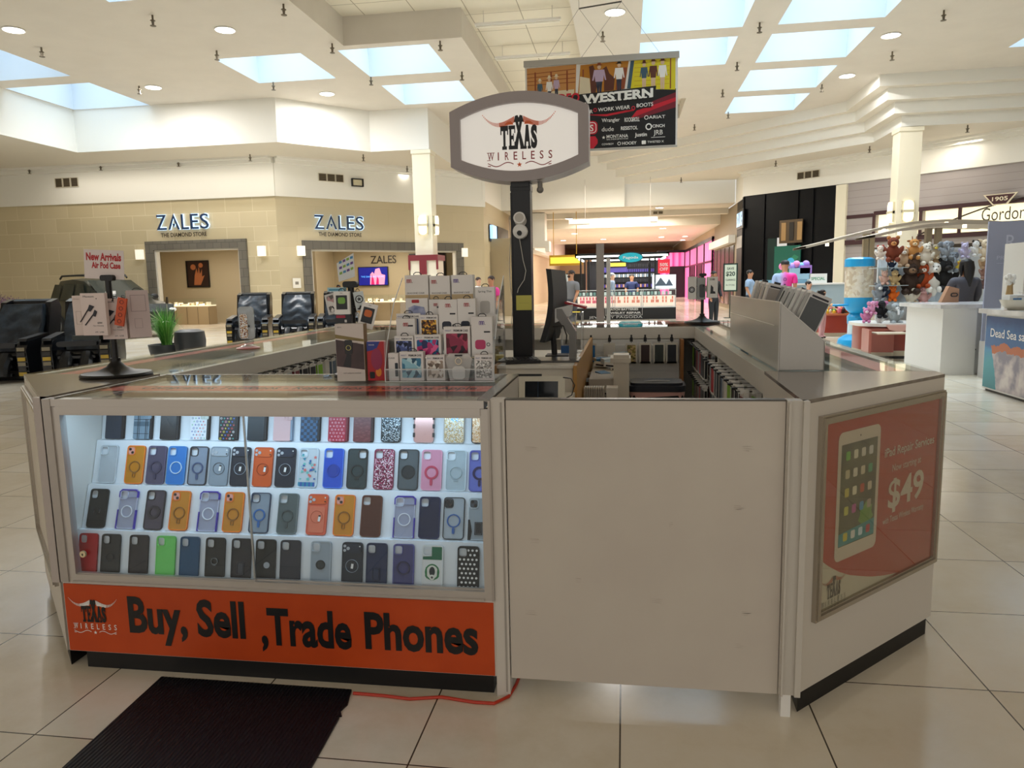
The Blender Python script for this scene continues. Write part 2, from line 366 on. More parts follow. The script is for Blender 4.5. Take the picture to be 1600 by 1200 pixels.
# bulkhead faces round the court
def strip(name, pts, z0, z1, m, dz=.02):
    b = B(); b.fixn = False
    for (p, q) in zip(pts, pts[1:]): b.add([(p[0], p[1], z0), (q[0], q[1], z0), (q[0], q[1], z1), (p[0], p[1], z1)], [(0, 1, 2, 3)])
    return struct(b.obj(name, m, smooth=0))
strip('trim_1', EDGE_L, 5.75, CZ, BULK)
strip('trim_2', [(-5.66, 34.6), (0, 34.6)], 4.75, CZ, BULK)
SOFF = mat('#ddd6c8', .7, name='soffit_paint')
lv = [(5.75, 8.08, 24.05, 34.6), (6.07, 7.76, 23.73, 34.2), (6.39, 7.44, 23.4, 33.8), (6.71, 7.12, 23.1, 33.4)]
pl = [[(26, y), (x, y), (x, c-x), (c-34.6, 34.6)] for z, x, y, c in lv]
b = B(); b.fixn = False
for k, (z, x, y, c) in enumerate(lv):
    for p, q in zip(pl[k], pl[k][1:]): b.add([(p[0], p[1], z), (q[0], q[1], z), (q[0], q[1], z+.32), (p[0], p[1], z+.32)], [(0, 1, 2, 3)], 0)
    if k:
        P, Q = pl[k], pl[k-1]
        for i in range(3): b.add([(*P[i], z), (*P[i+1], z), (*Q[i+1], z), (*Q[i], z)], [(0, 1, 2, 3)], 1)
struct(b.obj('trim_3', [BULK, SOFF], smooth=0))
b = B(); b.fixn = False
b.holes([(-28, -8)]+EDGE_L+[(-11.66, 24), (-28, 24)], [], 5.75, None, ax='z')
b.holes([(26, 24.05), (8.08, 24.05), (8.08, 26.52), (0, 34.6), (4.9, 34.6), (4.9, 32.5), (13.3, 24.1), (26, 24.1)], [], 5.75, None, ax='z')
struct(b.obj('ceiling', SOFF, smooth=0))
# corridor ceiling with its dropped beam
b = B(); b.fixn = False
b.holes([(-5.66, 34.6), (4.9, 34.6), (4.9, 80), (-5.66, 80)], [], 4.75, None, ax='z')
struct(b.obj('ceiling', SOFF, smooth=0))
b = B(); b.box(-5.66, 4.9, 37, 37.5, 4.5, 4.75); b.box(-5.66, 4.9, 40, 56, 4.22, 4.74); struct(b.obj('trim_4', SOFF, smooth=0))
b = B(); b.box(-5.66, 4.9, 35, 35.1, 4.75, 5.9); struct(b.obj('trim_5', BULK, smooth=0))
# ---- left walls (stone block), with the jewelry shop's openings
STONE = block_mat('stone_block_wall', '#cbbd9c', '#c1b391', '#d6caac', 1.0, .5, .01)
STONE2 = block_mat('plain_stone_wall', '#c9bb9b', '#c4b696', '#beb08f', 1.4, .7, .004)
def wall(name, p0, dr, L, z0, z1, holes, m, th=.25):
    a = math.atan2(dr[1], dr[0]); b = B(); b.holes([(0, z0), (L, z0), (L, z1), (0, z1)], [[(q[0], q[2]), (q[1], q[2]), (q[1], q[3]), (q[0], q[3])] for q in holes], 0, th)
    return struct(b.obj(name, m, loc=(p0[0], p0[1], 0), rot=(0, 0, a), smooth=0))
s45 = math.sqrt(.5)
D1 = (9.45, 13.2, .001, 3.08); D2 = (.85, 7.42, .001, 3.0)
wall('wall_left', (-26, 24), (1, 0), 14.34, 0, 4.48, [D1], STONE)
wall('wall_left', (-11.66, 24), (s45, s45), 8.49, 0, 4.48, [D2], STONE2)
wall('wall_corridor', (-5.66, 30), (0, 1), 50, 0, 4.75, [(1.3, 3.2, .001, 2.75), (6.0, 14, .001, 3.3)], STONE2)
# white fascia above the shopfronts
def fascia(name, p0, dr, L, z0=4.48, z1=5.75):
    a = math.atan2(dr[1], dr[0]); b = B(); b.box(0, L, -.06, .1, z0, z1); b.box(0, L, -.22, -.06, z1-.2, z1); b.box(0, L, -.4, -.22, z1-.07, z1)
    return struct(b.obj(name, [BULK], loc=(p0[0], p0[1], 0), rot=(0, 0, a), smooth=0))
fascia('trim_6', (-28, 24), (1, 0), 16.36); fascia('trim_7', (-11.66, 24), (s45, s45), 8.55)
fascia('trim_8', (4.9, 32.5), (s45, -s45), 11.8, 4.78)
# shop interiors behind the openings
INT = mat('#b5a78c', .6, name='shop_interior_wall'); INTF = mat('#8a7450', .4); DARKW = mat('#2b2119', .4, name='dark_wood_panel')
b = B(); b.fixn = False
b.box(-19.5, -12.6, 29.2, 29.3, 0, 3.3); b.box(-19.6, -19.5, 24.3, 29.2, 0, 3.3); b.box(-19.5, -12.6, 24.3, 29.2, 3.15, 3.25, 1)
b.box(-14.9, -14.0, 28.6, 29.2, 0, 3.15, 2)
struct(b.obj('wall_shop', [INT, mat('#d8c8a0', .6), DARKW], smooth=0))
b = B(); b.box(-12.7, -4, 31.4, 31.5, 0, 3.3); b.box(-12.8, -12.7, 26, 31.5, 0, 3.3); b.box(-9.2, -7.6, 31.2, 31.4, 0, 2.75, 2)
b.add([(-11.2, 24.8, 3.1), (-6.2, 29.8, 3.1), (-5.9, 31.4, 3.1), (-12.7, 31.4, 3.1)], [(0, 1, 2, 3)], 1)
struct(b.obj('wall_shop', [mat('#b3a486', .6), mat('#cdc3aa', .6), DARKW], smooth=0))
area('shop_lamp', (-16, 26.5, 3.1), 3, 2, 75, WARM); area('shop_lamp', (-9.6, 29.3, 3.05), 3, 1.5, 85, WARM)
FRM = block_mat('grey_tile_frame', '#6f6a60', '#666157', '#4d4a44', .3, .3, .008)
def doorframe(name, p0, dr, q, w=.28):
    a = math.atan2(dr[1], dr[0]); b = B(); x0, x1, _, z1 = q
    b.ringm([(x0-.02, 0), (x1+.02, 0), (x1+.02, z1+.02), (x0-.02, z1+.02)], [(x0+w, 0), (x1-w, 0), (x1-w, z1-w), (x0+w, z1-w)], -.08, .3)
    o = struct(b.obj(name, FRM, loc=(p0[0], p0[1], 0), rot=(0, 0, a), smooth=0))
    c = B(); c.ringm([(x0+w, 0), (x1-w, 0), (x1-w, z1-w), (x0+w, z1-w)], [(x0+w+.06, 0), (x1-w-.06, 0), (x1-w-.06, z1-w-.06), (x0+w+.06, z1-w-.06)], 0, .2)
    c.obj('inner_frame', mat('#d8d2c4', .4), o); return o
doorframe('door_1', (-26, 24), (1, 0), D1); doorframe('door_2', (-11.66, 24), (s45, s45), D2)
# ---- right walls
G0 = (8.1, 29.3); GD = (s45, -s45)
MAUVE = stripes_mat('grey_mauve_siding', [(0, '#a79f9d'), (.94, '#8f8785')], 4, 2, .5)
wall('wall_right', G0, GD, 12, 0, 4.8, [(1.1, 2.66, 2.8, 3.55), (2.72, 5.9, 2.75, 3.55), (6.0, 11.6, 2.75, 3.55), (1.1, 2.6, .001, 2.4), (2.9, 5.8, .001, 2.4)], MAUVE)
b = B(); b.box(0, 1.0, -.03, .02, 3.5, 3.62); b.box(0, 1.1, -.09, 0, 2.55, 2.72); b.box(1.05, 12, -.06, .02, 3.55, 3.68); b.box(1.05, 12, -.06, .02, 2.6, 2.75)
for u in (1.05, 2.66, 3.9, 5.95): b.box(u-.05, u+.05, -.04, .02, 2.6, 3.6)
struct(b.obj('trim_9', mat('#43262a', .4, name='maroon_trim'), loc=(*G0, 0), rot=(0, 0, -PI/4), smooth=0))
b = B(); b.box(.9, 12, .2, .24, 2.6, 3.6); struct(b.obj('window_30', mat('#fff2c8', .5, emit=.75, name='lit_transom'), loc=(*G0, 0), rot=(0, 0, -PI/4)))
b = B(); b.box(.9, 12, 1.4, 1.5, 0, 2.6); struct(b.obj('wall_shop', mat('#3a332e', .5), loc=(*G0, 0), rot=(0, 0, -PI/4)))
b = B(); b.box(-.38, .02, -.12, .1, 0, 4.75); struct(b.obj('trim_10', CREAM, loc=(*G0, 0), rot=(0, 0, -PI/4), smooth=0))
# black shopfront on the diagonal and the corridor side
BLKG = mat('#06070b', .45, name='black_gloss_panel', spec=.2)
b = B(); L0 = -4.52
b.holes([(L0, 0), (-.4, 0), (-.4, 4.78), (L0, 4.78)], [[(-3.4, .001), (-2.1, .001), (-2.1, 3.0), (-3.4, 3.0)]], 0, .15, 0)
for u in (-4.5, -3.5, -2.0, -1.35): b.box(u-.03, u+.03, -.05, 0, 0, 4.75, 0)
b.box(-3.35, -2.95, .05, .1, 0, 3.0, 1); b.box(-2.7, -2.1, .4, .45, 0, 3.0, 2)
struct(b.obj('wall_right', [BLKG, mat('#14302d', .3), mat('#141e22', .3)], loc=(*G0, 0), rot=(0, 0, -PI/4), smooth=0))
b = B(); b.box(4.9, 5.1, 32.5, 34.2, 0, 4.7, 0); b.box(4.88, 4.92, 32.6, 34.1, 2.7, 3.2, 1)
b.box(4.9, 5.1, 34.2, 42.5, 0, 4.7, 2); b.box(4.6, 4.95, 34.6, 42.4, 3.0, 3.35, 3)
for i in range(5): b.box(4.86, 4.9, 34.8+i*1.55, 36.0+i*1.55, .2, 2.9, 4)
struct(b.obj('wall_right', [BLKG, mat('#8d8a86', .4), mat('#8d7f68', .5), mat('#e8e6e0', .4), mat('#57504a', .2)], smooth=0))
PINK = stripes_mat('pink_striped_panel', [(0, '#ff6fb0'), (.5, '#f0529a')], 2.2, 1, .4)
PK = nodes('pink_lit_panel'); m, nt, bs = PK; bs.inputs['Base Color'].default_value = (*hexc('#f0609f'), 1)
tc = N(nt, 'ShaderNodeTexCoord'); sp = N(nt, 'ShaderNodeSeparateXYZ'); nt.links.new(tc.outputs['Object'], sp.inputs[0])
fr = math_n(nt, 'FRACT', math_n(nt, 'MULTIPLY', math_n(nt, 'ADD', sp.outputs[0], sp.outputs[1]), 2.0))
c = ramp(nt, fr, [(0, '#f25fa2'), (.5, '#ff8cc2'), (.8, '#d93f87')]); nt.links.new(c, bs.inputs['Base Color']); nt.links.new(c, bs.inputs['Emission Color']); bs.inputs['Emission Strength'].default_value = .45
b = B(); b.box(4.85, 5.1, 42.6, 62, 0, 3.6, 0); b.box(2.6, 4.9, 62, 62.2, 0, 3.7, 0)
for y in (42.7, 47, 51.5, 57, 61.8): b.box(4.78, 4.9, y-.1, y+.1, 0, 3.7, 1)
b.box(4.78, 4.9, 42.6, 62, 3.55, 3.75, 1); b.box(4.78, 4.9, 42.6, 62, 2.35, 2.45, 1); b.box(4.8, 4.9, 48, 51, 0, 2.4, 1); b.box(4.8, 4.9, 53, 56.5, 0, 2.4, 1); b.box(2.6, 4.9, 61.9, 62, 3.6, 3.8, 1)
b.box(3.6, 4.9, 61.85, 61.95, 0, 2.5, 1)
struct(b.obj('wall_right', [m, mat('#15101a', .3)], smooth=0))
b = B(); b.box(-5.66, 4.9, 78, 78.2, 0, 4.8); b.box(-5.66, -1, 66, 66.2, 0, 3.6, 1); struct(b.obj('wall_back', [mat('#b49a78', .6), mat('#a98f6f', .5)], smooth=0))
# left corridor shopfronts (dark), seen past the counter post
b = B(); b.box(-5.64, -5.5, 32.5, 35.5, 0, 3.9, 0); b.box(-5.7, -5.5, 36.2, 36.6, 0, 3.6, 1); b.box(-5.66, -4.6, 38.5, 44, 3.1, 4.7, 2); b.box(-5.66, -5.2, 44, 66, 3.2, 4.7, 2); b.box(-5.7, -5.55, 36, 44, 0, 3.1, 3)
struct(b.obj('trim_11', [mat('#2c2620', .3), mat('#cfc3ab', .5), BULK, mat('#191a1d', .2)], smooth=0))
b = B(); b.box(-8, -7.9, 30, 44, 0, 3.3); struct(b.obj('wall_shop', mat('#6b5a45', .6), smooth=0))
b = B(); b.box(-5.9, -5.66, 29.9, 34.7, 4.75, 7.05); b.box(4.9, 5.1, 32.5, 34.7, 4.7, 5.8); struct(b.obj('trim_13', BULK, smooth=0))
b = B(); b.box(4.92, 5.1, 42.4, 80, 3.6, 4.8); b.box(4.92, 5.1, 61.9, 80, 0, 3.7); struct(b.obj('wall_right', mat('#b8a68c', .6), smooth=0))
# side walls far out of the court so that nothing opens on a void
b = B(); b.box(19, 19.2, -8, 24.2, 0, 6.9, 0); struct(b.obj('wall_right', mat('#cfc7b6', .6), smooth=0))
b = B(); b.box(-26.2, -26, -8, 24.2, 0, 5.75, 0); struct(b.obj('wall_left', STONE, smooth=0))
# ---- columns
def column(name, x, y, w, zt):
    t = thing(name, '', 'column', (x, y, 0)); c = B(); c.box(-w/2, w/2, -w/2, w/2, 0, zt)
    for a in (0,): c.box(-w/2-.03, w/2+.03, -w/2-.03, w/2+.03, zt-.12, zt-.001)
    c.obj('shaft', CREAM, t, smooth=0); return t
SCN = mat('#fff3cf', .4, emit=1.1, name='frosted_lit_glass')
def sconce(x, y, z, rz, lab):
    t = thing('wall_sconce', lab, 'wall lamp', (x, y, z), rz, 'sconces on the columns')
    s_ = B(); s_.prism(rr(0, 0, .26, .62, .13, 5), -.12, 0); s_.obj('lamp_shade', SCN, t)
    f = B(); f.box(-.17, .17, -.13, -.0, -.04, .04); f.box(-.17, -.13, -.06, 0, -.3, .3); f.box(.13, .17, -.06, 0, -.3, .3); f.obj('bracket', mat('#d9cfae', .4), t)
tl = column('court_column', -6.52, 24.2, .6, 5.74); tag(tl, 'square cream column in front of the jewelry shop, with a red collar', 'column')
c = B(); c.box(-.5, .5, -.5, .5, 2.2, 2.38, 0); c.box(-.12, .12, -.52, -.48, 1.75, 2.2, 0); c.box(-.5, -.44, -.5, -.44, 1.9, 2.2, 0); c.box(.44, .5, -.5, -.44, 1.9, 2.2, 0); c.obj('collar', mat('#7d2a33', .4), tl, smooth=0)
c = B(); c.box(-.45, .45, -.45, .45, 0, 2.2); c.obj('pedestal', mat('#efe7d3', .4), tl, smooth=0)
tr_ = column('court_column', 8.38, 24.38, .62, 5.74); tag(tr_, 'square cream column beside the plush toy stand and the grey shopfront', 'column')
sconce(-6.52, 23.9, 3.35, 0, 'lit frosted sconce on the front of the column with the red collar'); sconce(-6.22, 24.2, 3.35, PI/2, 'lit frosted sconce on the right side of the column with the red collar')
sconce(8.38, 24.07, 3.3, 0, 'lit frosted sconce on the front of the right-hand column'); sconce(8.07, 24.38, 3.3, -PI/2, 'lit frosted sconce on the left side of the right-hand column')
# ---- ceiling fittings
def downlight(x, y, z, r, group, lab, e=9):
    t = thing('ceiling_light', lab, 'ceiling light', (x, y, z), 0, group)
    a = B(); a.lathe([(r, -.001), (r*1.12, -.012), (r*1.12, -.02), (r, -.02)], n=24); a.obj('trim_ring', WHITE, t)
    if e == 4:
        l = area('lamp_light', (x, y, z-.06), .3, .3, 95, (1, .98, .96)); l.data.shape = 'DISK'
    a = B(); a.lathe([(.001, -.021), (r, -.021), (r, -.026), (.001, -.026)], n=24); a.obj('diffuser', mat('#fffdf4', .5, emit=e, name='lit_diffuser'), t)
for (x, y) in ((-13.0, 14.95), (-8.64, 15.89), (-13.0, 19.75), (-8.63, 21.5), (-.2, 16.6), (6.22, 23.0), (6.22, 19.5)):
    downlight(x, y, CZ, .2, 'round lights in the high ceiling', 'round white recessed light in the high court ceiling', 4)
for (x, y, z) in ((-2.7, 37.0, 4.5), (1.6, 35.6, 4.75), (2.08, 41.8, 4.22), (-1.4, 50.6, 4.22), (-4.1, 50.7, 4.22), (4.1, 54.6, 4.22), (3.9, 50, 4.22), (-2.9, 44, 4.22), (2.4, 50, 4.22)):
    downlight(x, y, z, .17, 'round lights in the corridor ceiling', 'small round recessed light in the low corridor ceiling', 6)
SPR = [(-9.63, 14.8), (-13.34, 16.11), (-9.6, 17.19), (-13.31, 19.57), (-6.75, 14.78), (-6.75, 17.28), (-4.25, 17.64), (-9.58, 20.03), (-6.81, 20.14), (-4.3, 20.21), (-.49, 17.81), (2.97, 17.95), (2.92, 20.95), (2.91, 23.78), (2.53, 28.68), (3.49, 26.9), (6.79, 17.99), (6.72, 20.89), (5.76, 23.85)]
SPS = [(-20.58, 23.7), (-17.82, 23.7), (-14.91, 23.7), (-12.1, 23.3), (-8.6, 24.3), (-7.9, 27.0), (8.2, 27.3), (10.0, 24.3), (5.6, 29.6), (2.4, 33.2)]
def sprinkler(x, y, z):
    a = B(); a.cyl((0, 0, 0), (0, 0, -.1), .02, n=8); a.lathe([(.05, -.1), (.055, -.11), (.03, -.12), (.02, -.2), (.06, -.205), (.06, -.215), (.001, -.22)], n=10); return a
sp0 = None
for (x, y), z in [(p, CZ) for p in SPR]+[(p, 5.75) for p in SPS]:
    if sp0 is None: o = sp0 = sprinkler(0, 0, 0).obj('sprinkler_head', mat('#6d6455', .4, .5))
    else: o = sp0.copy(); COL.objects.link(o)
    o.location = (x, y, z)
    tag(o, 'small brass fire sprinkler head hanging from the court ceiling', 'sprinkler', 'sprinkler heads in the ceiling')
for i, (x, y, l) in enumerate(((-2.44, 17.8, 'nearer long white fluorescent strip light hung in the tiled coffer'), (-2.42, 20.4, 'farther long white fluorescent strip light hung in the tiled coffer'))):
    t = thing('strip_light', l, 'strip light', (x, y, 7.35)); a = B(); a.box(-1, 1, -.06, .06, 0, .05); a.obj('housing', WHITE, t)
    a = B(); a.cyl((-.97, 0, -.03), (.97, 0, -.03), .02); a.obj('tube', mat('#f8f4e6', .4), t)
    a = B(); a.cyl((-.8, 0, .05), (-.8, 0, .33), .006); a.obj('hanger', ALU, t); a = B(); a.cyl((.8, 0, .05), (.8, 0, .33), .006); a.obj('hanger', ALU, t)
def vent(loc, rz, w, h, n, lab):
    t = thing('air_vent', lab, 'vent', loc, rz); a = B(); 
    for i in range(n):
        x = -w/2+i*w/n; a.frame(x+.01, x+w/n-.01, -h/2, h/2, .015, -.03, 0)
    a.obj('frame', mat('#cfc7b4', .5), t, smooth=0); a = B()
    for i in range(n):
        x = -w/2+i*w/n; a.box(x+.025, x+w/n-.025, -.004, .0, -h/2+.015, h/2-.015)
        for k in range(9): a.box(x+.025, x+w/n-.025, -.02, -.006, -h/2+.02+k*h/9.5, -h/2+.03+k*h/9.5, 1)
    a.obj('louvers', [mat('#453b2c', .6), mat('#6e614a', .5)], t, smooth=0)
vent((-19.35, 23.93, 5.22), 0, .92, .32, 3, 'three-panel brown vent on the white band at the far left')
q = (-11.66+2.0*s45, 24+2.0*s45); vent((q[0]+.05, q[1]-.05, 5.2), PI/4, .95, .27, 3, 'three-panel brown vent on the diagonal white band by the exit light')
vent((7.0-.05, 30.4-.05, 5.28), -PI/4, .95, .27, 3, 'three-panel dark vent above the black shopfront')
vent((1.6, 36.98, 4.63), 0, .5, .14, 2, 'small dark vent on the dropped beam of the corridor')
t = thing('emergency_light', 'small black boxed emergency light next to the brown vent', 'emergency light', (-11.66+2.97*s45+.06, 24+2.97*s45-.06, 5.09), PI/4)
a = B(); a.frame(-.22, .22, -.14, .14, .03, -.1, 0); a.obj('housing', BLK2, t); a = B(); a.box(-.17, .17, -.06, -.02, -.1, .1); a.obj('lens', mat('#cfc6a4', .3), t)
# ================================================================ THE KIOSK
ORANGE = noise_mat('orange_vinyl', '#c2440a', '#cb4a0e', 6, .45); KICK = mat('#08080a', .5, name='black_kick_plate')
LAMD = noise_mat('grey_laminate_top', '#776e66', '#8a8178', 30, .12, detail=6, spec=.8); INNERW = mat('#e9e6df', .45)
TZ = 1.03
def logo(b, cx, cz, w, y, mt, mh, mw, serif=True):
    """longhorn mark: horns, TEXAS, WIRELESS, flourish and star; mt text, mh horns, mw lower word"""
    u = w/2
    # horns: tapering striped arcs
    for sgn in (-1, 1):
        n = 26
        for i in range(n):
            t0 = i/n; x = .12+.88*t0; z = .50-.17*math.sin(t0*PI*.75)+.30*t0**3.2; th = .085*(1-t0)**.8+.012
            wd = (.88/n)*(.85 if i < 12 else .5)
            b.flat([(cx+sgn*u*x, cz+u*(z-th)), (cx+sgn*u*(x+wd), cz+u*(z-th+.004)), (cx+sgn*u*(x+wd), cz+u*(z+th*.7)), (cx+sgn*u*x, cz+u*(z+th*.7))], y, mh)
        b.flat([(cx+sgn*u*.14, cz+u*.36), (cx+sgn*u*.40, cz+u*.36), (cx+sgn*u*.30, cz+u*.44), (cx+sgn*u*.2, cz+u*.45)], y-.0003, mh)
    # slab letters of TEXAS (each on a unit cell, x 0..1, z 0..1)
    def poly(ps, x0, ww, z0, hh, k): b.flat([(cx+u*(x0+p[0]*ww), cz+u*(z0+p[1]*hh)) for p in ps], y-k*.0002, mt)
    TT = [[(0, .78), (1, .78), (1, 1), (0, 1)], [(0, .62), (.14, .62), (.14, .8), (0, .8)], [(.86, .62), (1, .62), (1, .8), (.86, .8)], [(.36, .1), (.64, .1), (.64, .9), (.36, .9)], [(.2, 0), (.8, 0), (.8, .14), (.2, .14)]]
    EE = [[(.12, 0), (.42, 0), (.42, 1), (.12, 1)], [(0, 0), (1, 0), (1, .16), (0, .16)], [(0, .84), (1, .84), (1, 1), (0, 1)], [(.3, .42), (.74, .42), (.74, .58), (.3, .58)], [(.86, .1), (1, .1), (1, .32), (.86, .32)], [(.86, .68), (1, .68), (1, .9), (.86, .9)], [(.66, .34), (.78, .34), (.78, .66), (.66, .66)]]
    XX = [[(0, 0), (.42, 0), (.42, .1), (.34, .1), (1-.05, .9), (1-.05, 1), (.62, 1), (.62, .92), (.7, .92), (.06, .1), (0, .1)],
          [(1, 0), (.58, 0), (.58, .1), (.66, .1), (.05, .9), (.05, 1), (.38, 1), (.38, .92), (.3, .92), (.94, .1), (1, .1)],
          [(.22, .0), (.02, .0), (.02, .1), (.36, .55), (.12, .9), (.12, 1), (.36, 1), (.5, .72), (.64, 1), (.88, 1), (.88, .9), (.64, .55), (.98, .1), (.98, 0), (.62, 0), (.62, .08), (.5, .34), (.38, .08), (.38, 0)]]
    AA = [[(.28, 0), (.0, 0), (0, .12), (.1, .12), (.34, 1), (.66, 1), (.9, .12), (1, .12), (1, 0), (.55, 0), (.55, .12), (.66, .12), (.62, .3), (.38, .3), (.34, .12), (.42, .12), (.42, 0)]]
    hs = .62
    for L, x0, ww, z0, hh in ((TT, -.50, .21, -.28, hs), (EE, -.28, .18, -.28, hs), (XX[2:], -.135, .27, -.28, .84), (AA, .12, .2, -.28, hs)):
        for k, ps in enumerate(L): poly(ps, x0, ww, z0, hh, k)
    b.text('S', cx+u*.32, cz-u*.28, u*.17, u*hs, y, mt, .06)
    b.flat([(cx-u*.13, cz+u*.42), (cx+u*.13, cz+u*.42), (cx+u*.1, cz+u*.58), (cx+u*.03, cz+u*.6), (cx, cz+u*.53), (cx-u*.03, cz+u*.6), (cx-u*.1, cz+u*.58)], y-.0006, mt)
    for i, ch in enumerate('WIRELESS'):
        x = -.86+i*.235; ww = {'W': .17, 'I': .03}.get(ch, .1); x += 0 if ch != 'I' else .04
        b.text(ch, cx+u*x, cz-u*(.55-.0), u*ww, u*.21, y, mw, .008)
        if ch != 'W': continue
        b.flat([(cx+u*(x-.02), cz-u*.55), (cx+u*(x+ww*.45), cz-u*.55), (cx+u*(x+ww*.45), cz-u*.535), (cx+u*(x-.02), cz-u*.535)], y, mw)
        b.flat([(cx+u*(x-.02), cz-u*.355), (cx+u*(x+ww+.02), cz-u*.355), (cx+u*(x+ww+.02), cz-u*.34), (cx+u*(x-.02), cz-u*.34)], y, mw)
    for sgn in (-1, 1):
        P = [(sgn*(.16+.62*i/16), -.66+.05*math.sin(i/16*2*PI)) for i in range(17)]+[(sgn*.86, -.62), (sgn*.86, -.69), (sgn*.78, -.7)]
        for (p, q) in zip(P, P[1:]):
            b.flat([(cx+u*p[0], cz+u*(p[1]-.012)), (cx+u*q[0], cz+u*(q[1]-.012)), (cx+u*q[0], cz+u*(q[1]+.012)), (cx+u*p[0], cz+u*(p[1]+.012))], y, mw)
    b.flat([(cx+p[0], cz+p[1]) for p in star(0, -u*.68, u*.075)], y, mh)
# ---- front display case: x -2.05..-0.43, y 2.31..2.97
case = thing('display_case', 'glass-fronted white display case of phone cases with an orange lower panel', 'display case', (-1.24, 2.31, 0))
def L(x): return x+1.24
CX0, CX1 = -2.05, -.43
def case_box(b, x0, x1, y0, y1, z0, z1, m=0): return b.box(L(x0), L(x1), y0-2.31, y1-2.31, z0, z1, m)
b = B(); case_box(b, -2.0, CX1-.015, 2.335, 2.93, 0, .075); b.obj('kick_plate', KICK, case, smooth=0)
b = B(); case_box(b, CX0, CX1, 2.312, 2.97, .075, .345); b.obj('lower_box', LAM, case, smooth=0)
b = B(); case_box(b, -2.045, CX1-.005, 2.308, 2.312, .078, .338, 0)
b.text('Buy, Sell', L(-1.79), .118, .455, .185, -.004, 1, .032); b.text(',Trade', L(-1.275), .118, .335, .165, -.004, 1, .032); b.text('Phones', L(-.89), .148, .40, .138, -.004, 1, .032)
logo(b, L(-1.93), .222, .2, -.0045, 1, 2, 2)
b.obj('sign_panel', [ORANGE, BLACK, WHITE], case, smooth=0)
b = B(); case_box(b, CX0, -2.044, 2.345, 2.97, .345, TZ-.005); case_box(b, -.436, CX1, 2.312, 2.97, .345, TZ-.005); case_box(b, CX0, CX1, 2.955, 2.97, .345, TZ-.03); b.obj('side_panels', LAM, case, smooth=0)
b = B(); case_box(b, -2.04, -.44, 2.64, 2.645, .36, .993); case_box(b, -2.043, -2.04, 2.34, 2.64, .36, .985); case_box(b, -.44, -.437, 2.34, 2.64, .36, .985)
case_box(b, -2.04, -.44, 2.345, 2.64, .346, .36); b.obj('lining', INNERW, case, smooth=0)
# frame of the sliding doors
b = B(); b.frame(L(-2.02), L(-.434), .345, .998, .03, 0, .03, 0); case_box(b, -2.0, -.463, 2.305, 2.34, .975, 1.0); case_box(b, -2.03, -.45, 2.306, 2.35, 1.0, TZ-.004)
case_box(b, -2.0, -.463, 2.30, 2.315, .345, .352); b.obj('door_track', ALU, case)
b = B(); case_box(b, -.437, CX1, 2.304, 2.346, .345, TZ-.004); b.obj('stile', mat('#b5ada6', .35, .4), case, smooth=0)
b = B(); case_box(b, CX0, -2.018, 2.304, 2.346, .345, TZ-.004); b.obj('stile', mat('#b5ada6', .35, .4), case, smooth=0)
for nm, x0, x1, y in (('glass_door', -1.99, -1.29, .012), ('glass_door', -1.3, -.464, .022)):
    b = B(); b.box(L(x0), L(x1), y, y+.004, .372, .975); g = b.obj(nm, GLASS_DOOR, case, smooth=0)
    c = B(); c.box(L(x0), L(x1), y-.004, y+.008, .36, .378); c.box(L(x0), L(x1), y-.004, y+.008, .967, .98)
    if y > .02: c.box(L(x0)-.003, L(x0)+.003, y-.001, y+.006, .37, .97)
    c.obj('door_rail', ALU, g)
b = B(); b.lathe([(.001, 0), (.012, 0), (.012, .008), (.001, .008)], n=20); b.box(-.002, .002, -.006, .003, .008, .0085, 1); b.lathe([(.001, .008), (.003, .008), (.003, .0088), (.001, .0088)], n=10, m=1)
b.obj('lock', [mat('#e8d7b0', .3, .6), BLACK], case, loc=(L(-1.955), .008, .452), rot=(PI/2, 0, 0))
# stepped risers
ST = [(2.36, .361, 2.395, .515), (2.42, .515, 2.475, .668), (2.495, .668, 2.545, .826), (2.57, .826, 2.61, .99)]
b = B()
for k, (y0, z0, y1, z1) in enumerate(ST):
    x0, x1 = L(-2.038), L(-.442)
    b.add([(x0, y0-2.31, z0), (x1, y0-2.31, z0), (x1, y1-2.31, z1), (x0, y1-2.31, z1)], [(0, 1, 2, 3)])
    yn = ST[k+1][0] if k < 3 else 2.64
    b.add([(x0, y1-2.31, z1), (x1, y1-2.31, z1), (x1, yn-2.31, z1), (x0, yn-2.31, z1)], [(0, 1, 2, 3)])
b.fixn = False; b.obj('stepped_riser', mat('#eef2f6', .5), case, smooth=0)
b = B(); b.box(L(-1.97), L(-.5), .035, .055, .988, .998); b.obj('lamp_strip', mat('#eef6ff', .5, emit=3, name='cool_led_strip'), case, smooth=0)
area('case_led_light', (-1.24, 2.36, .984), 1.45, .03, 1.25, (.48, .77, 1), rot=(math.radians(18), 0, 0))
def strip_top(b, x0, x1, y0, y1): b.box(x0, x1, y0, y1, TZ-.035, TZ-.006)
DECK = mat('#e6e8e2', .4); STRIPE = mat('#ff7262', .5, name='salmon_vinyl_strip'); TOPG = glass_mat('counter_glass', (.97, .99, .98), .42, .0)
b = B(); case_box(b, -2.0, -.45, 2.33, 2.955, .998, 1.004, 0); b.obj('top_deck', DECK, case, smooth=0)
b = B(); case_box(b, -2.0, -.45, 2.535, 2.665, TZ-.0075, TZ-.0065, 0)
b.textz('Compramos Telefonos - Reparamos Productos Apple', L(-1.86), .24, 1.33, .095, TZ-.006, 1, .01)
b.obj('lettered_strip', [STRIPE, mat('#3a1512', .5)], case, smooth=0)
b = B(); case_box(b, -2.0, -.475, 2.315, 2.96, TZ-.006, TZ, 0); b.obj('top_glass', TOPG, case, smooth=0)
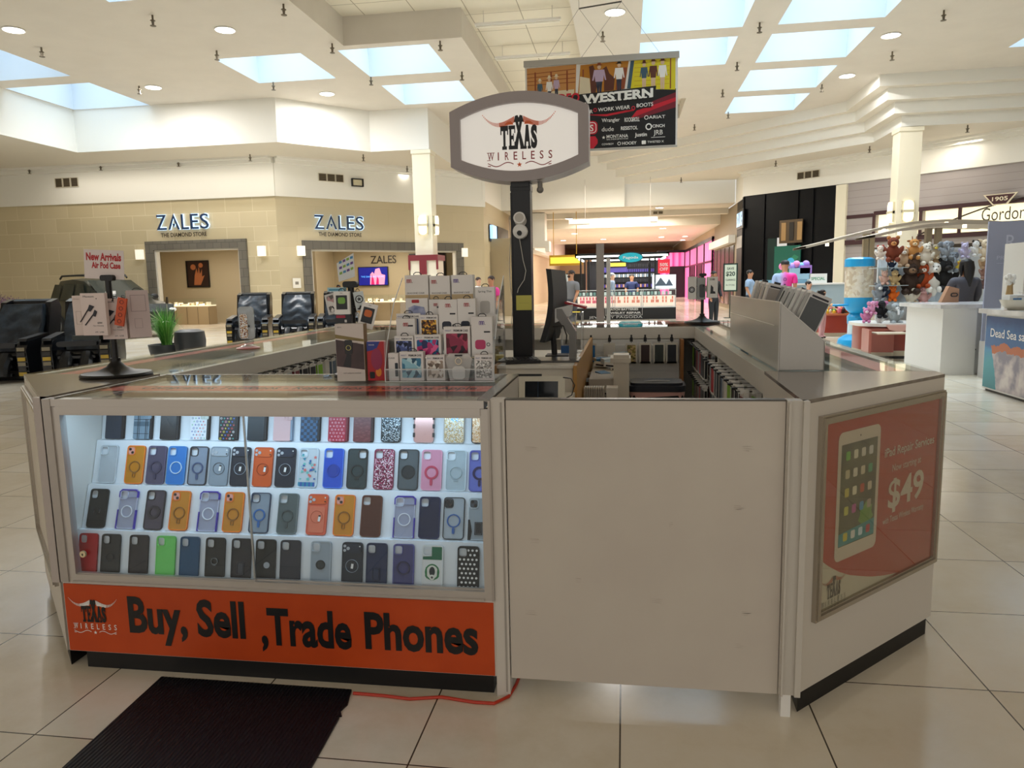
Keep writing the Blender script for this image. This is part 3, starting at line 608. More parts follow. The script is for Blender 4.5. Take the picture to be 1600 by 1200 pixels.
b = B(); case_box(b, -.472, -.43, 2.312, 2.97, TZ-.008, TZ+.001, 0); case_box(b, -2.0, -.47, 2.96, 2.975, TZ-.03, TZ+.001, 0); case_box(b, -2.006, -1.998, 2.312, 2.97, TZ-.01, TZ+.001, 0); b.obj('top_edging', mat('#8b8883', .25, .8), case, smooth=0)
b = B(); case_box(b, -1.86, -1.835, 2.32, 2.52, TZ-.0055, TZ-.005); b.obj('tape', mat('#2e3a36', .3), case, smooth=0)
# ---- left corner cabinet with its frame
SIL = mat('#b8b0a4', .25, .85, name='silver_snap_frame')
def corner_cabinet(name, lab, pts, flip):
    """pts: plan outline; front = pts[0] -> pts[1]"""
    cx, cy = pts[0]; t = thing(name, lab, 'cabinet', (cx, cy, 0)); P = [(p[0]-cx, p[1]-cy) for p in pts]
    c0 = (sum(p[0] for p in P)/len(P), sum(p[1] for p in P)/len(P))
    ins = [(p[0]+(c0[0]-p[0])*.06, p[1]+(c0[1]-p[1])*.06) for p in P]
    a = B(); a.prism(ins, 0, .072, ax='z'); a.obj('kick_plate', KICK, t, smooth=0)
    a = B(); a.prism(P, .072, TZ-.012, ax='z'); a.obj('body', LAM, t, smooth=0)
    a = B(); a.prism(P, TZ-.012, TZ, ax='z'); a.obj('top', LAMD, t, smooth=0)
    return t
lc = corner_cabinet('corner_cabinet', 'white angled corner cabinet at the left end of the kiosk, framed poster on its side', [(-2.06, 2.312), (-2.75, 3.005), (-2.06, 3.005)], 0)
rc = corner_cabinet('corner_cabinet', 'white angled corner cabinet at the right end of the kiosk bearing the red repair poster', [(.535, 2.305), (1.19, 2.955), (1.19, 3.05), (.555, 3.05)], 0)
b = B(); b.box(.49-.535, .535-.535, 0, .05, .075, TZ); b.box(0, .018, -.012, .02, .075, TZ); b.box(-.042, -.036, -.012, 0, .075, TZ-.005); b.obj('corner_post', mat('#cfc9bf', .35), rc, smooth=0)
b = B(); b.box(-.038, -.008, .0, .03, 0, .075); b.obj('foot', WHITE, rc, smooth=0)
b = B(); b.box(0-.03, .0, -.003, .03, .34, TZ); b.obj('corner_post', mat('#bdb2ac', .35), lc, smooth=0)
def snap_frame(parent, x0, x1, z0, z1, rz, loc, name='poster_frame'):
    o = B(); w = .028
    o.frame(x0, x1, z0, z1, w, -.016, 0); o.frame(x0+.006, x1-.006, z0+.006, z1-.006, w-.014, -.022, -.015)
    return o.obj(name, SIL, parent, loc=loc, rot=(0, 0, rz), smooth=50)
W45 = .655*math.sqrt(2)
fr_ = snap_frame(rc, .085, .088+.825, .298, .972, PI/4, (0, 0, 0))
# poster: red field with curved foot, tablet picture, lettering, logo
b = B(); b.flat([(.11, .322), (.89, .322), (.89, .95), (.11, .95)], -.004, 0)
AK = [(.11, .505), (.17, .465), (.232, .431), (.30, .402), (.377, .378), (.45, .357), (.532, .34), (.63, .325), (.722, .322), (.89, .322)]
arc = [(a0[0]+(a1[0]-a0[0])*u_, a0[1]+(a1[1]-a0[1])*u_) for a0, a1 in zip(AK, AK[1:]) for u_ in (0, .5)][:17]; arc[-1] = (.89, .322)
b.add([(x, -.0045, z) for x, z in arc]+[(x, -.0045, .95) for x, z in arc], [(i, i+1, 18+i, 17+i) for i in range(16)], 1)
b.flat(rr(.33, .685, .264, .435, .025), -.006, 2); b.flat(rr(.33, .688, .226, .345, .003), -.0065, 3)
ic = ['#7cc04a', '#e9e4c8', '#ddd8c4', '#d8d8d0', '#cfc7a0', '#e5dfc6', '#d9cfb0', '#57a878', '#cfc45a', '#efe9c8', '#c9583a', '#d8cbb0', '#c8c85a', '#c25aa0', '#4a9ac8', '#b8a890']
for i, h in enumerate(ic):
    b.flat(rr(.258+.048*(i % 4), .82-.062*(i//4), .026, .03, .006), -.007, 6+i)
for i, h in enumerate(('#d8c832', '#e8e8e0', '#d0e8f0', '#c83a50')): b.flat(rr(.258+.048*i, .545, .026, .028, .006), -.007, 22+i)
b.flat(star(.385, .595, .05, 7, .75), -.0066, 26); b.flat([(.218, .518), (.442, .518), (.442, .575), (.218, .56)], -.0067, 27)
b.flat(circ(.33, .88, .004, 8), -.007, 4)
b.text('iPad Repair Services', .497, .765, .363, .042, -.006, 2, .01); b.text('Now starting at', .555, .708, .21, .034, -.006, 2)
b.text('$49', .535, .565, .26, .125, -.006, 2, .02); b.text('with Texas Wireless Warranty', .505, .525, .30, .03, -.006, 2)
logo(b, .205, .375, .165, -.0055, 4, 5, 4)
b.obj('poster', [mat('#cfc8ae', .25), mat('#b5402a', .25), mat('#d9cdb8', .3), noise_mat('tablet_screen_picture', '#4d4c38', '#6b6a4c', 9, .25), mat('#4a4030', .4), mat('#b06a48', .4)]+[mat(h, .3) for h in ic]+[mat('#d8c832', .3), mat('#e8e8e0', .3), mat('#d0e8f0', .3), mat('#c83a50', .3), mat('#6c9a35', .3), mat('#2f8f92', .3)], rc, rot=(0, 0, PI/4), smooth=0)
b = B(); b.box(.11, .89, -.0105, -.009, .322, .95); b.obj('poster_cover', glass_mat('poster_cover_sheet', (.97, .97, .95), 1.2, .015), rc, rot=(0, 0, PI/4), smooth=0)
snap_frame(lc, .07, .9, .3, .985, -PI/4, (-.69, .693, 0))
b = B(); b.box(.09, .88, -.006, -.003, .32, .97); b.obj('poster', mat('#e0d8cc', .3), lc, loc=(-.69, .693, 0), rot=(0, 0, -PI/4), smooth=0)
# ---- gate
gt = thing('counter_gate', 'plain off-white swing gate panel in the front of the kiosk', 'gate', (.04, 2.32, 0))
GATE = noise_mat('scuffed_gate_laminate', '#cdc3b8', '#d2c9bd', 3, .4)
b = B(); b.box(-.42, .448, 0, .025, .068, TZ-.004); b.obj('panel', GATE, gt, smooth=0)
b = B(); b.box(-.42, .448, -.0015, .027, TZ-.004, TZ+.001); b.obj('top_edge', mat('#55504a', .3), gt, smooth=0)
b = B(); b.box(-.47, -.424, -.006, .04, .0, TZ); b.box(-.438, -.432, -.008, -.005, .02, TZ-.01, 1); b.obj('hinge_post', [mat('#d6cfc6', .35), mat('#a9a29a', .4)], gt, smooth=0)
b = B()
for i, (x, z, s_) in enumerate(((-.36, .86, .03), (.32, .87, .022), (.3, .68, .02), (-.35, .55, .03), (.04, .36, .03), (.33, .33, .025), (-.37, .3, .03), (.31, .22, .02), (-.2, .42, .015), (.1, .62, .012))):
    for k in range(3): b.flat([(x+random.uniform(0, s_), z+k*.006), (x+s_+random.uniform(0, s_), z+k*.006+random.uniform(-.003, .003)), (x+s_, z+k*.006+.0012), (x, z+k*.006+.0012)], -.0006, 0)
o = b.obj('scuff_marks', mat('#b9ac9f', .5), gt, smooth=0); o['kind'] = 'stuff'
# ---- side and back counters
def counter(name, lab, x0, x1, y0, y1, inner, stripe, top=TOPG, deckm=DECK):
    """box counter open on its inner side; inner = 'x+','x-','y-' """
    t = thing(name, lab, 'counter', ((x0+x1)/2, (y0+y1)/2, 0)); cx, cy = (x0+x1)/2, (y0+y1)/2; X0, X1, Y0, Y1 = x0-cx, x1-cx, y0-cy, y1-cy
    a = B(); a.box(X0+.03, X1-.03, Y0+.01, Y1-.01, 0, .075); a.obj('kick_plate', KICK, t, smooth=0)
    a = B(); th = .03
    if inner == 'x+': a.box(X0, X0+th, Y0, Y1, .075, TZ-.02); a.box(X1-.12, X1-.10, Y0, Y1, .075, TZ-.1)
    if inner == 'x-': a.box(X1-th, X1, Y0, Y1, .075, TZ-.02); a.box(X0+.10, X0+.12, Y0, Y1, .075, TZ-.1)
    if inner == 'y-': a.box(X0, X1, Y1-th, Y1, .075, TZ-.02); a.box(X0, X1, Y1-.3, Y1-.28, .075, TZ-.1)
    a.box(X0, X1, Y0, Y1, .075, .1); a.obj('shell', INNERW, t, smooth=0)
    n = max(1, round((Y1-Y0 if 'x' in inner else X1-X0)/1.3))
    for i in range(n+1):
        a = B()
        if 'x' in inner: y = Y0+(Y1-Y0-.04)*i/n; a.box(X0, X1, y, y+.04, .1, TZ-.1)
        else: x = X0+(X1-X0-.04)*i/n; a.box(x, x+.04, Y0+.02, Y1, .1, TZ-.1)
        a.obj('divider', mat('#dcd7cc', .45), t, smooth=0)
    a = B(); a.frame(X0, X1, Y0, Y1, .0, 0, 0) if 0 else None
    a.ringm([(X0, Y0), (X1, Y0), (X1, Y1), (X0, Y1)], [(X0+.05, Y0+.03), (X1-.05, Y0+.03), (X1-.05, Y1-.03), (X0+.05, Y1-.03)], TZ-.1, TZ-.008); a2 = B(); a2.v = [Vector((v.x, v.z, v.y)) for v in a.v]; a2.f = a.f; a2.m = a.m
    a2.obj('top_frame', mat('#d9d4cb', .35), t, smooth=0)
    a = B(); a.box(X0+.05, X1-.05, Y0+.03, Y1-.03, TZ-.09, TZ-.08); a.obj('deck', deckm, t, smooth=0)
    if stripe:
        a = B(); a.box(stripe[0]-cx, stripe[1]-cx, stripe[2]-cy, stripe[3]-cy, TZ-.0075, TZ-.0065); a.obj('vinyl_strip', STRIPE, t, smooth=0)
    a = B(); a.box(X0, X1, Y0, Y1, TZ-.006, TZ); a.obj('top_glass', top, t, smooth=0)
    return t
SHELFG = mat('#9db0aa', .4)
counter('side_counter', 'long glass-topped counter with a salmon strip along the left side of the kiosk', -2.75, -2.03, 3.01, 6.1, 'x+', (-2.62, -2.52, 3.05, 6.1), deckm=SHELFG)
counter('side_counter', 'long glass-topped counter along the right side of the kiosk under the clear bin', .56, 1.19, 3.055, 6.1, 'x-', (1.0, 1.1, 3.1, 6.1), deckm=SHELFG)
counter('back_counter', 'glass-topped counter closing the far end of the kiosk', -2.75, 1.19, 6.105, 6.95, 'y-', (-2.6, 1.1, 6.62, 6.74), deckm=mat('#c4ccd0', .4))
# glass stall posts by the far counter
for px, x, y, zt, lab in ((0, -.22, 6.86, 1.74, 'thicker grey metal post rising from the far counter'), (1, -.14, 6.6, 1.6, 'thin white post rising from the far counter')):
    b = B(); r = .035 if px == 0 else .017; b.box(-r, r, -.02, .02, 0, zt-TZ); o = b.obj('counter_post', mat('#b9b3ae', .4) if px == 0 else WHITE, loc=(x, y, TZ), smooth=0); tag(o, lab, 'post')
# slatwall behind the far hooks
b = B(); b.box(-.36, .44, 6.10, 6.12, .12, .925); [b.box(-.36, .44, 6.09, 6.10, .15+.075*i, .205+.075*i) for i in range(10)]
o = b.obj('slatwall_panel', mat('#e6e6e4', .4), smooth=0); tag(o, 'white slatwall panel under the far counter holding packaged cases', 'display panel')
b = B(); b.box(.442, .465, 5.95, 6.09, 0, .93); o = b.obj('wooden_divider', mat('#a8703a', .5)); tag(o, 'raw wooden divider board at the right end of the slatwall', 'board')
# ---- middle desk
dk = thing('cash_desk', 'white cash desk in the middle of the kiosk carrying the monitor', 'desk', (-.68, 4.35, 0))
b = B(); b.box(-.55, .40, -.35, .55, .0, .935); b.obj('body', mat('#ddd6c9', .45), dk, smooth=0)
b = B(); b.box(-.57, .41, -.37, .57, .935, .95); b.obj('worktop', mat('#d9d5cc', .4), dk, smooth=0)
# low shelf in front of the desk
sh = thing('low_shelf', 'low white shelf in front of the cash desk holding a tablet', 'shelf', (-.42, 3.72, 0))
b = B(); b.box(-.3, .155, -.12, .22, .79, .81); b.obj('board', mat('#e0dbd0', .45), sh); b = B(); b.box(-.3, .155, .2, .22, 0, .79); b.box(-.3, -.28, -.12, .2, 0, .79); b.box(.135, .155, -.12, .2, 0, .79); b.obj('frame', mat('#e0dbd0', .45), sh)
# ---- sign on its post
BP = mat('#0c0d12', .35, name='black_post_paint')
b = B(); b.box(-.055, .055, -.05, .05, 0, 1.03); b.box(-.058, .058, -.053, .053, .97, 1.0); b.box(-.058, -.05, -.056, .056, 0, .96)
po = b.obj('sign_post', BP, loc=(-.585, 4.3, .95), smooth=0); tag(po, 'square black post rising from the cash desk to the lit oval sign', 'post')
sg = thing('kiosk_sign', 'barrel-shaped grey-framed sign with the longhorn logo above the kiosk', 'sign', (-.585, 4.3, 1.97))
def barrel(w, hs, hc, n=16):
    """outline: straight sides of half height hs, bowed top and bottom reaching hc"""
    top = [(w*(1-2*i/n), hs+(hc-hs)*(1-(1-2*i/n)**2)) for i in range(n+1)]; return top+[(-x, -z) for x, z in top]
O = [(x, z+.24) for x, z in barrel(.39, .15, .243)]; I = [(x, z+.24) for x, z in barrel(.332, .112, .185)]
b = B(); b.ringm(O, I, -.09, .09); b.obj('frame', mat('#a99f9e', .4, name='taupe_sign_frame'), sg, smooth=20)
b = B(); b.prism([(x*.97, .24+(z-.24)*.97) for x, z in O], -.05, .05); b.obj('box', mat('#e3ddd2', .5), sg, smooth=20)
b = B(); b.prism(I, -.062, -.052, 0); logo(b, 0, .235, .42, -.0635, 1, 2, 3); b.obj('face', [mat('#ece7df', .4, emit=.28, name='lit_sign_face'), BLACK, mat('#c4551f', .4, emit=.1), mat('#8e2a2c', .4, emit=.05)], sg, smooth=0)
b = B(); b.box(-.05, .05, -.06, .06, -.03, .02); b.obj('bracket', BP, sg); b = B(); b.cyl((.11, -.02, -.0), (.11, -.02, -.035), .014); b.ball((.11, -.02, -.045), .02); b.obj('sensor', mat('#8b8780', .4), sg)
# ================================================================ PHONE CASES IN THE DISPLAY CASE
def tr(h, a=.55): return mat(h, .15, alpha=a, spec=.5)
PW, PH, PT = .073, .146, .0095
def shell(t, c, rim=None, cut='L', a=1, wide=False, r=.011):
    hole = rr((-.018 if cut == 'L' else .018), PH-.021, .027, .029, .008) if not wide else None
    o = rr(0, PH/2, PW, PH, r); bodym = c if not isinstance(c, str) else (mat(c, .42) if a == 1 else tr(c, a))
    b = B(); b.holes(o, [hole] if hole else [], -.006, -.002); b.obj('shell', bodym, t, smooth=30)
    rm = bodym if rim is None else (mat(rim, .35) if isinstance(rim, str) else rim)
    b = B(); b.ringm(o, rr(0, PH/2, PW-.006, PH-.006, r-.003), -.0072, 0)
    if hole: b.ringm(rr((-.018 if cut == 'L' else .018), PH-.021, .031, .033, .0095), rr((-.018 if cut == 'L' else .018), PH-.021, .026, .028, .007), -.0085, -.003)
    b.obj('rim', rm, t, smooth=30); return bodym
def ring(t, c, r=.0225, w=.004, tab=None, z=.064, fill=None):
    b = B(); b.annulus(0, z, r, w, -.0088, -.006); cm = mat(c, .35) if isinstance(c, str) else c
    if tab == 'pill': b.prism(rr(0, z-r-.011, .009, .022, .004), -.0085, -.006)
    if tab == 'box': b.frame(-.006, .006, z-r-.017, z-r-.001, .002, -.0085, -.006)
    if tab == 'bar': b.box(-.008, .008, -.0085, -.006, z-r-.007, z-r-.004)
    b.obj('magnet_ring', cm, t)
    if fill:
        b = B(); b.prism(circ(0, z, r-w*.6, 24), -.0075, -.006); b.obj('disc', mat(fill, .35), t)
def lens(t, tint='#cdbfb8'):
    b = B(); b.prism(rr(-.018, PH-.021, .024, .026, .007), -.0075, -.003, 0)
    for (x, z) in ((-.023, PH-.015), (-.013, PH-.027)): b.prism(circ(x, z, .005, 12), -.0095, -.007, 1)
    b.obj('camera_lens', [mat(tint, .3), mat('#1a1416', .15)], t)
def widecam(t, c):
    b = B(); b.prism(rr(0, PH-.0205, PW-.008, .030, .010), -.0095, -.006, 0)
    for (x, z, r) in ((-.026, PH-.013, .005), (-.026, PH-.028, .005), (-.014, PH-.021, .006)): b.prism(circ(x, z, r, 12), -.0112, -.009, 1)
    b.prism(circ(.027, PH-.013, .0025, 8), -.011, -.009, 2); b.prism(circ(.027, PH-.027, .0025, 8), -.011, -.009, 3)
    b.obj('camera_bar', [mat(c, .4), mat('#b9bcc2', .2), WHITE, BLACK], t)
def tagp(t, x=.0, z=.066):
    b = B(); b.box(x-.004, x+.004, -.0095, -.0088, z-.011, z+.011, 0); b.box(x-.004, x+.004, -.0096, -.0094, z+.006, z+.011, 1); b.obj('price_tag', [WHITE, BLACK], t, rot=(0, .12, 0), smooth=0)
def kick(t, c='#2b2e38'):
    b = B(); b.frame(-.013, .013, .018, .062, .002, -.0095, -.006); b.prism(rr(0, .04, .018, .036, .003), -.0085, -.006); b.obj('kickstand', mat(c, .3, .4), t)
def fing(t, c='#55565a', r=.014, x=.0, z=.062):
    b = B(); b.annulus(x, z, r, .0025, -.0105, -.007); b.prism(rr(x, z-r, .012, .006, .002), -.009, -.006); b.obj('finger_ring', mat(c, .25, .6), t)
def monogram(b, cols, y, n=6, m=11):
    k = 0
    for i in range(m):
        for j in range(n):
            x = -PW/2+.008+(j+.5*(i % 2))*.0125; z = .006+i*.0128
            if x > PW/2-.012: continue
            c = 1+(k*7+i) % cols; k += 1
            if (i+j) % 3 == 0: b.ringm(circ(x, z, .0042, 10), circ(x, z, .003, 10), y-.0003, y, c); b.flat(circ(x, z, .0012, 6), y-.0004, c)
            elif (i+j) % 3 == 1: b.flat(star(x, z, .0042, 4, .45), y-.0004, c)
            else: b.flat(star(x, z, .0042), y-.0004, c)
def folio(t, mats, pat=None, edge='#101218', clasp=None):
    b = B(); b.prism(rr(-.004, PH/2, PW-.008, PH, .005), -.013, -.003, 0)
    if pat: pat(b)
    b.obj('cover', mats, t, smooth=0)
    b = B(); b.prism(rr(.002, PH/2, PW-.002, PH, .006), -.003, 0); b.box(PW/2-.008, PW/2-.001, -.012, -.001, .003, PH-.003); b.obj('spine', mat(edge, .5), t, smooth=0)
    if clasp: b = B(); b.prism(rr(.022, .088, .028, .020, .006), -.0165, -.013); b.frame(.006, .02, .08, .096, .002, -.018, -.016); b.obj('clasp', mat(clasp, .4), t)
def plaid(b):
    for z in (.02, .075, .12): b.box(-PW/2+.001, .027, -.0133, -.013, z, z+.002, 1)
    for z in (.128, .118, .108): b.box(-PW/2+.001, .027, -.0132, -.013, z, z+.0045, 2)
    for x in (-.02, .012): b.box(x, x+.003, -.0134, -.013, .0, PH, 1); b.box(x+.007, x+.009, -.0134, -.013, .0, PH, 1)
    b.box(-PW/2+.001, .027, -.0132, -.013, .05, .068, 3)
def make_case(kind, t):
    K = kind
    if K == 'f_navyweave': folio(t, checker_mat('navy_weave', '#16324a', '#0f2233', 320))
    elif K == 'f_plaid': folio(t, [mat('#7f97a8', .5), mat('#14202c', .5), mat('#e6eef4', .5), mat('#4f6a7c', .5)], plaid, clasp='#8ba2b2')
    elif K == 'f_blackv':
        def v(b):
            for s in (-1, 1): b.add([(-.02+.0*s, -.0135, .1), (-.019, -.0135, .1), (.0+.01, -.0135, .05), (.009, -.0135, .05)], [(0, 1, 2, 3)], 1)
            b.frame(-.03, .026, .1, .14, .001, -.0136, -.013, 1)
        folio(t, [mat('#14171c', .35), mat('#5c636b', .3)], v)
    elif K == 'f_white': folio(t, [mat('#eef0f4', .4)]+[mat(h, .4) for h in ('#3f6fae', '#c4304a', '#d97c78', '#2f6a8a', '#8ec7a0', '#4a56b0')], lambda b: monogram(b, 6, -.013), clasp='#cfd8d0')
    elif K == 'f_blackm': folio(t, [mat('#0e0f14', .4)]+[mat(h, .4) for h in ('#e6d64a', '#4a78d8', '#d84a4a', '#f0f0f0', '#4ab0a8', '#e89ab0')], lambda b: monogram(b, 6, -.013))
    elif K == 'f_teal': folio(t, mat('#12242e', .4))
    elif K == 'f_pink': folio(t, mat('#e2b9b8', .4), edge='#8fa0b4', clasp='#dfb6b4')
    elif K == 'f_checker': folio(t, checker_mat('blue_checker', '#2a5f8a', '#17344e', 88), edge='#14202c', clasp='#173248')
    elif K == 'f_redm': folio(t, [mat('#b01438', .4), mat('#e6a8b4', .4)], lambda b: monogram(b, 1, -.013, 5, 10), edge='#7c1028')
    elif K == 'f_croc':
        m_, nt, bs = nodes('brown_croc_leather'); tc = N(nt, 'ShaderNodeTexCoord'); v = N(nt, 'ShaderNodeTexVoronoi'); v.inputs['Scale'].default_value = 110
        mp = N(nt, 'ShaderNodeMapping'); mp.inputs['Scale'].default_value = (.6, 1, 1.4); nt.links.new(tc.outputs['Object'], mp.inputs[0]); nt.links.new(mp.outputs[0], v.inputs['Vector'])
        nt.links.new(ramp(nt, v.outputs['Distance'], [(0, '#8a4a48'), (.6, '#6a2c30')]), bs.inputs['Base Color']); bs.inputs['Roughness'].default_value = .35
        folio(t, m_, edge='#3a1a1c')
    elif K.startswith('glit_'):
        cs = {'glit_black': ['#0d1114', '#e8f0f4', '#1c2a30', '#2c3f48', '#8a9aa4', '#0d1114'], 'glit_gold': ['#d8b878', '#f6ead0', '#a88848', '#e8dcc8', '#c8d0d8', '#b89058'], 'glit_orange': ['#e0a060', '#f6e0c0', '#b8854a', '#e8ccb0']}[K]
        shell(t, glitter_mat(K+'_sequins', cs, 420), '#c8b8a0' if 'gold' in K else '#20262a')
        if K == 'glit_gold': b = B(); b.prism(circ(0, .09, .016, 8), -.009, -.006); b.obj('gem', glitter_mat('gem_cluster', ['#6aa8e0', '#f0f4fa', '#e0c060', '#b0c8e8'], 260), t)
    elif K == 'rosearmor':
        shell(t, mat('#d9a8a0', .25, .5), '#c49a94'); b = B()
        for z in (.02, .052, .084): b.box(-PW/2-.002, -PW/2+.005, -.0085, -.002, z, z+.016); b.box(PW/2-.005, PW/2+.002, -.0085, -.002, z, z+.016)
        b.obj('bumper_clip', BLACK, t)
    elif K == 'clear': shell(t, '#d8dee2', '#d3dadf', a=.35)
    elif K == 'orange': shell(t, '#d58a1c', '#ff8416', a=.9); ring(t, '#8f5c10', tab='box'); lens(t, '#e8a090')
    elif K == 'plum': shell(t, '#4e4a66', '#5c5678', a=.9); ring(t, '#2f2f4e', .024, .006, tab='pill')
    elif K == 'skyblue': shell(t, '#1f78c8', '#3f90d4'); ring(t, '#cfe8f8', .0235, .003)
    elif K == 'clearblack': shell(t, '#9aa8bc', '#14161f', a=.55); ring(t, '#3f5278', .022, .005, tab='pill')
    elif K == 'silverwide': shell(t, '#8d99a4', wide=True); widecam(t, '#a7b1bb'); ring(t, '#5c6670', .0225, .0012); tagp(t, -.002)
    elif K == 'navywide': shell(t, '#14202f', wide=True); widecam(t, '#18263a'); ring(t, '#a8b4c0', .0225, .0012); tagp(t, -.006)
    elif K == 'orangewide': shell(t, '#d2561a', wide=True); widecam(t, '#dc6020'); ring(t, '#a84010', .0225, .0014); tagp(t, .002)
    elif K == 'coralwide': shell(t, '#e0684a', wide=True); widecam(t, '#e2622a'); b = B(); b.prism(rr(0, .055, .056, .092, .006), -.0085, -.006); b.obj('card_pocket', mat('#e27a5c', .4), t); b = B(); b.annulus(0, .064, .022, .0012, -.0095, -.0085); b.obj('magnet_ring', mat('#c0502f', .4), t); tagp(t, .003, .06)
    elif K == 'floral':
        shell(t, '#dfe8ee', '#cfdde6', a=.7); b = B(); random.seed(3)
        for i in range(26):
            x, z = random.uniform(-.03, .03), random.uniform(.03, .125); c = random.choice([0, 1, 2, 3])
            b.flat(star(x, z, random.uniform(.004, .008), random.choice([3, 5, 6]), .5, random.uniform(0, 3)), -.0066-.0001*i, c)
        for i in range(8): x = -.03+i*.0078; b.flat(rr(x, .012, .008, .016, .002), -.0068, 2 if i % 2 else 0)
        b.obj('printed_flowers', [mat('#2a8aa8', .4), mat('#e0706a', .4), mat('#2f5ca8', .4), mat('#6ac0b8', .4)], t, smooth=0)
    elif K == 'royal': shell(t, '#1b52c8', '#3f78dc', a=.92); ring(t, '#1440a8', .024, .004, fill='#123c9e')
    elif K == 'tealcut': shell(t, '#28393c', '#10181a', cut='R'); ring(t, '#162226', .0235, .005, tab='bar')
    elif K == 'rhine':
        shell(t, glitter_mat('magenta_rhinestones', ['#7a1840', '#e8b8cc', '#58122e', '#a83060', '#f4e8ee', '#6a1638'], 300), '#8a2048')
    elif K == 'smoke': shell(t, '#5d676c', '#20282c', a=.8); ring(t, '#20292c', .025, .004, fill='#222b30')
    elif K == 'pinkring': shell(t, '#e39ab4', '#e6a4bc', a=.9); ring(t, '#c4405c', .0245, .007, tab='pill')
    elif K == 'clearring': shell(t, '#c9d8de', '#d8e4ea', a=.45); ring(t, '#9aaab0', .022, .0025, tab='bar')
    elif K == 'lilac': shell(t, '#6f7ad0', '#4a50a8', a=.85); ring(t, '#251c50', .0245, .008, tab='pill')
    elif K == 'blackring': shell(t, '#171b1a', '#1d2221'); fing(t, r=.013)
    elif K == 'purplebump':
        shell(t, '#b8bcd4', '#c4c8de', a=.5); ring(t, '#eef2fa', .0225, .0032); b = B(); PU = mat('#3a24a8', .35)
        b.box(-PW/2-.001, -PW/2+.003, -.009, 0, .0, .07); b.box(PW/2-.003, PW/2+.001, -.009, 0, .0, .07)
        b.ringm([(-PW/2-.001, PH-.03), (-PW/2-.001, PH-.008), (-PW/2+.009, PH+.001), (PW/2-.009, PH+.001), (PW/2+.001, PH-.008), (PW/2+.001, PH-.03)], [(-PW/2+.003, PH-.03), (-PW/2+.003, PH-.01), (-PW/2+.011, PH-.004), (PW/2-.011, PH-.004), (PW/2-.003, PH-.01), (PW/2-.003, PH-.03)], -.009, 0)
        b.obj('corner_bumper', PU, t, smooth=0)
    elif K == 'darkdisc': shell(t, '#4a4250', '#1a171e', a=.9); ring(t, '#221d28', .0245, .010)
    elif K == 'clearnavy': shell(t, '#9fb0c0', '#1d3450', a=.5); ring(t, '#2564a8', .0225, .0055, tab='pill')
    elif K == 'greengrey': shell(t, '#5b696a', '#738082', a=.85); ring(t, '#3f4c4e', .022, .0035, tab='pill')
    elif K == 'brown': shell(t, '#50261a', '#6b3a28')
    elif K == 'navyplain': shell(t, '#0d1d40', '#15285a')
    elif K == 'clearblue': shell(t, '#c6d0d8', '#1c242c', a=.5); ring(t, '#2a5aa0', .0235, .0045, tab='pill'); lens(t, '#20262c')
    elif K == 'armor': shell(t, '#9aa3aa', '#c4ccd2'); lens(t, '#3c444c'); kick(t, '#2c2c30'); b = B(); b.prism([(-.036, .0), (-.026, .0), (-.022, .03), (-.03, .07), (-.036, .07)], -.008, -.006); b.obj('armor_plate', BLK2, t)
    elif K == 'red': shell(t, '#b8121c')
    elif K == 'blackkey': shell(t, '#141817'); fing(t, '#3a3d3e', .015)
    elif K == 'plumblack': shell(t, '#1f191d')
    elif K == 'lime': shell(t, '#74d86a')
    elif K == 'tealblue': shell(t, '#144c70')
    elif K == 'blackfing': shell(t, '#121614'); fing(t, '#6c7072', .013)
    elif K == 'blackkick': shell(t, '#15171f'); kick(t, '#3c3f46')
    elif K == 'blackhole': shell(t, '#101412'); b = B(); b.prism(circ(.006, .055, .011, 20), -.009, -.006); b.obj('grip_disc', mat('#a8acb0', .3), t)
    elif K == 'charcoal': shell(t, '#272a34')
    elif K == 'silverring': shell(t, '#9da8b2', '#b8c2ca'); ring(t, '#15181a', .0165, .004, fill='#2c3436')
    elif K == 'navykick': shell(t, '#12264e'); kick(t, '#26324e')
    elif K == 'purplering': shell(t, '#3f4078', '#5658a0', a=.92); ring(t, '#20204c', .024, .006)
    elif K == 'crest':
        shell(t, '#e8e8e6', '#e8ecec'); b = B()
        b.flat([(PW/2-.004, PH-.05), (PW/2-.004, PH-.006), (-.002, PH-.006), (-.002, PH-.038), (-PW/2+.004, PH-.04), (-PW/2+.004, PH-.05)], -.0066, 0); b.flat(rr(0, .006, PW-.008, .008, .001), -.0066, 1)
        b.flat(circ(0, .054, .025, 24, .028), -.0068, 2); b.flat(circ(0, .054, .020, 24, .023), -.007, 3); b.flat(circ(0, .056, .010, 16, .016), -.0072, 4); b.flat(circ(0, .036, .0095, 16), -.0074, 3); b.flat(star(0, .036, .006), -.0076, 4)
        for s_ in (-1, 1): b.flat([(s_*.016, .03), (s_*.024, .04), (s_*.022, .07), (s_*.018, .07)], -.0073, 2)
        b.obj('printed_crest', [mat('#0f6a48', .35), mat('#a82030', .4), mat('#2f7a48', .4), mat('#e8e6da', .4), mat('#1c2426', .4)], t, smooth=0)
    elif K == 'dots':
        shell(t, '#16181a'); b = B()
        for i in range(9):
            for j in range(5):
                x = -.028+.014*j+(.007 if i % 2 else 0); z = .008+.0155*i
                if x > .033 or (x < -.001 and z > .105): continue
                b.flat(circ(x, z, .0041, 10), -.0066, 0)
        b.obj('polka_dots', WHITE, t, smooth=0)
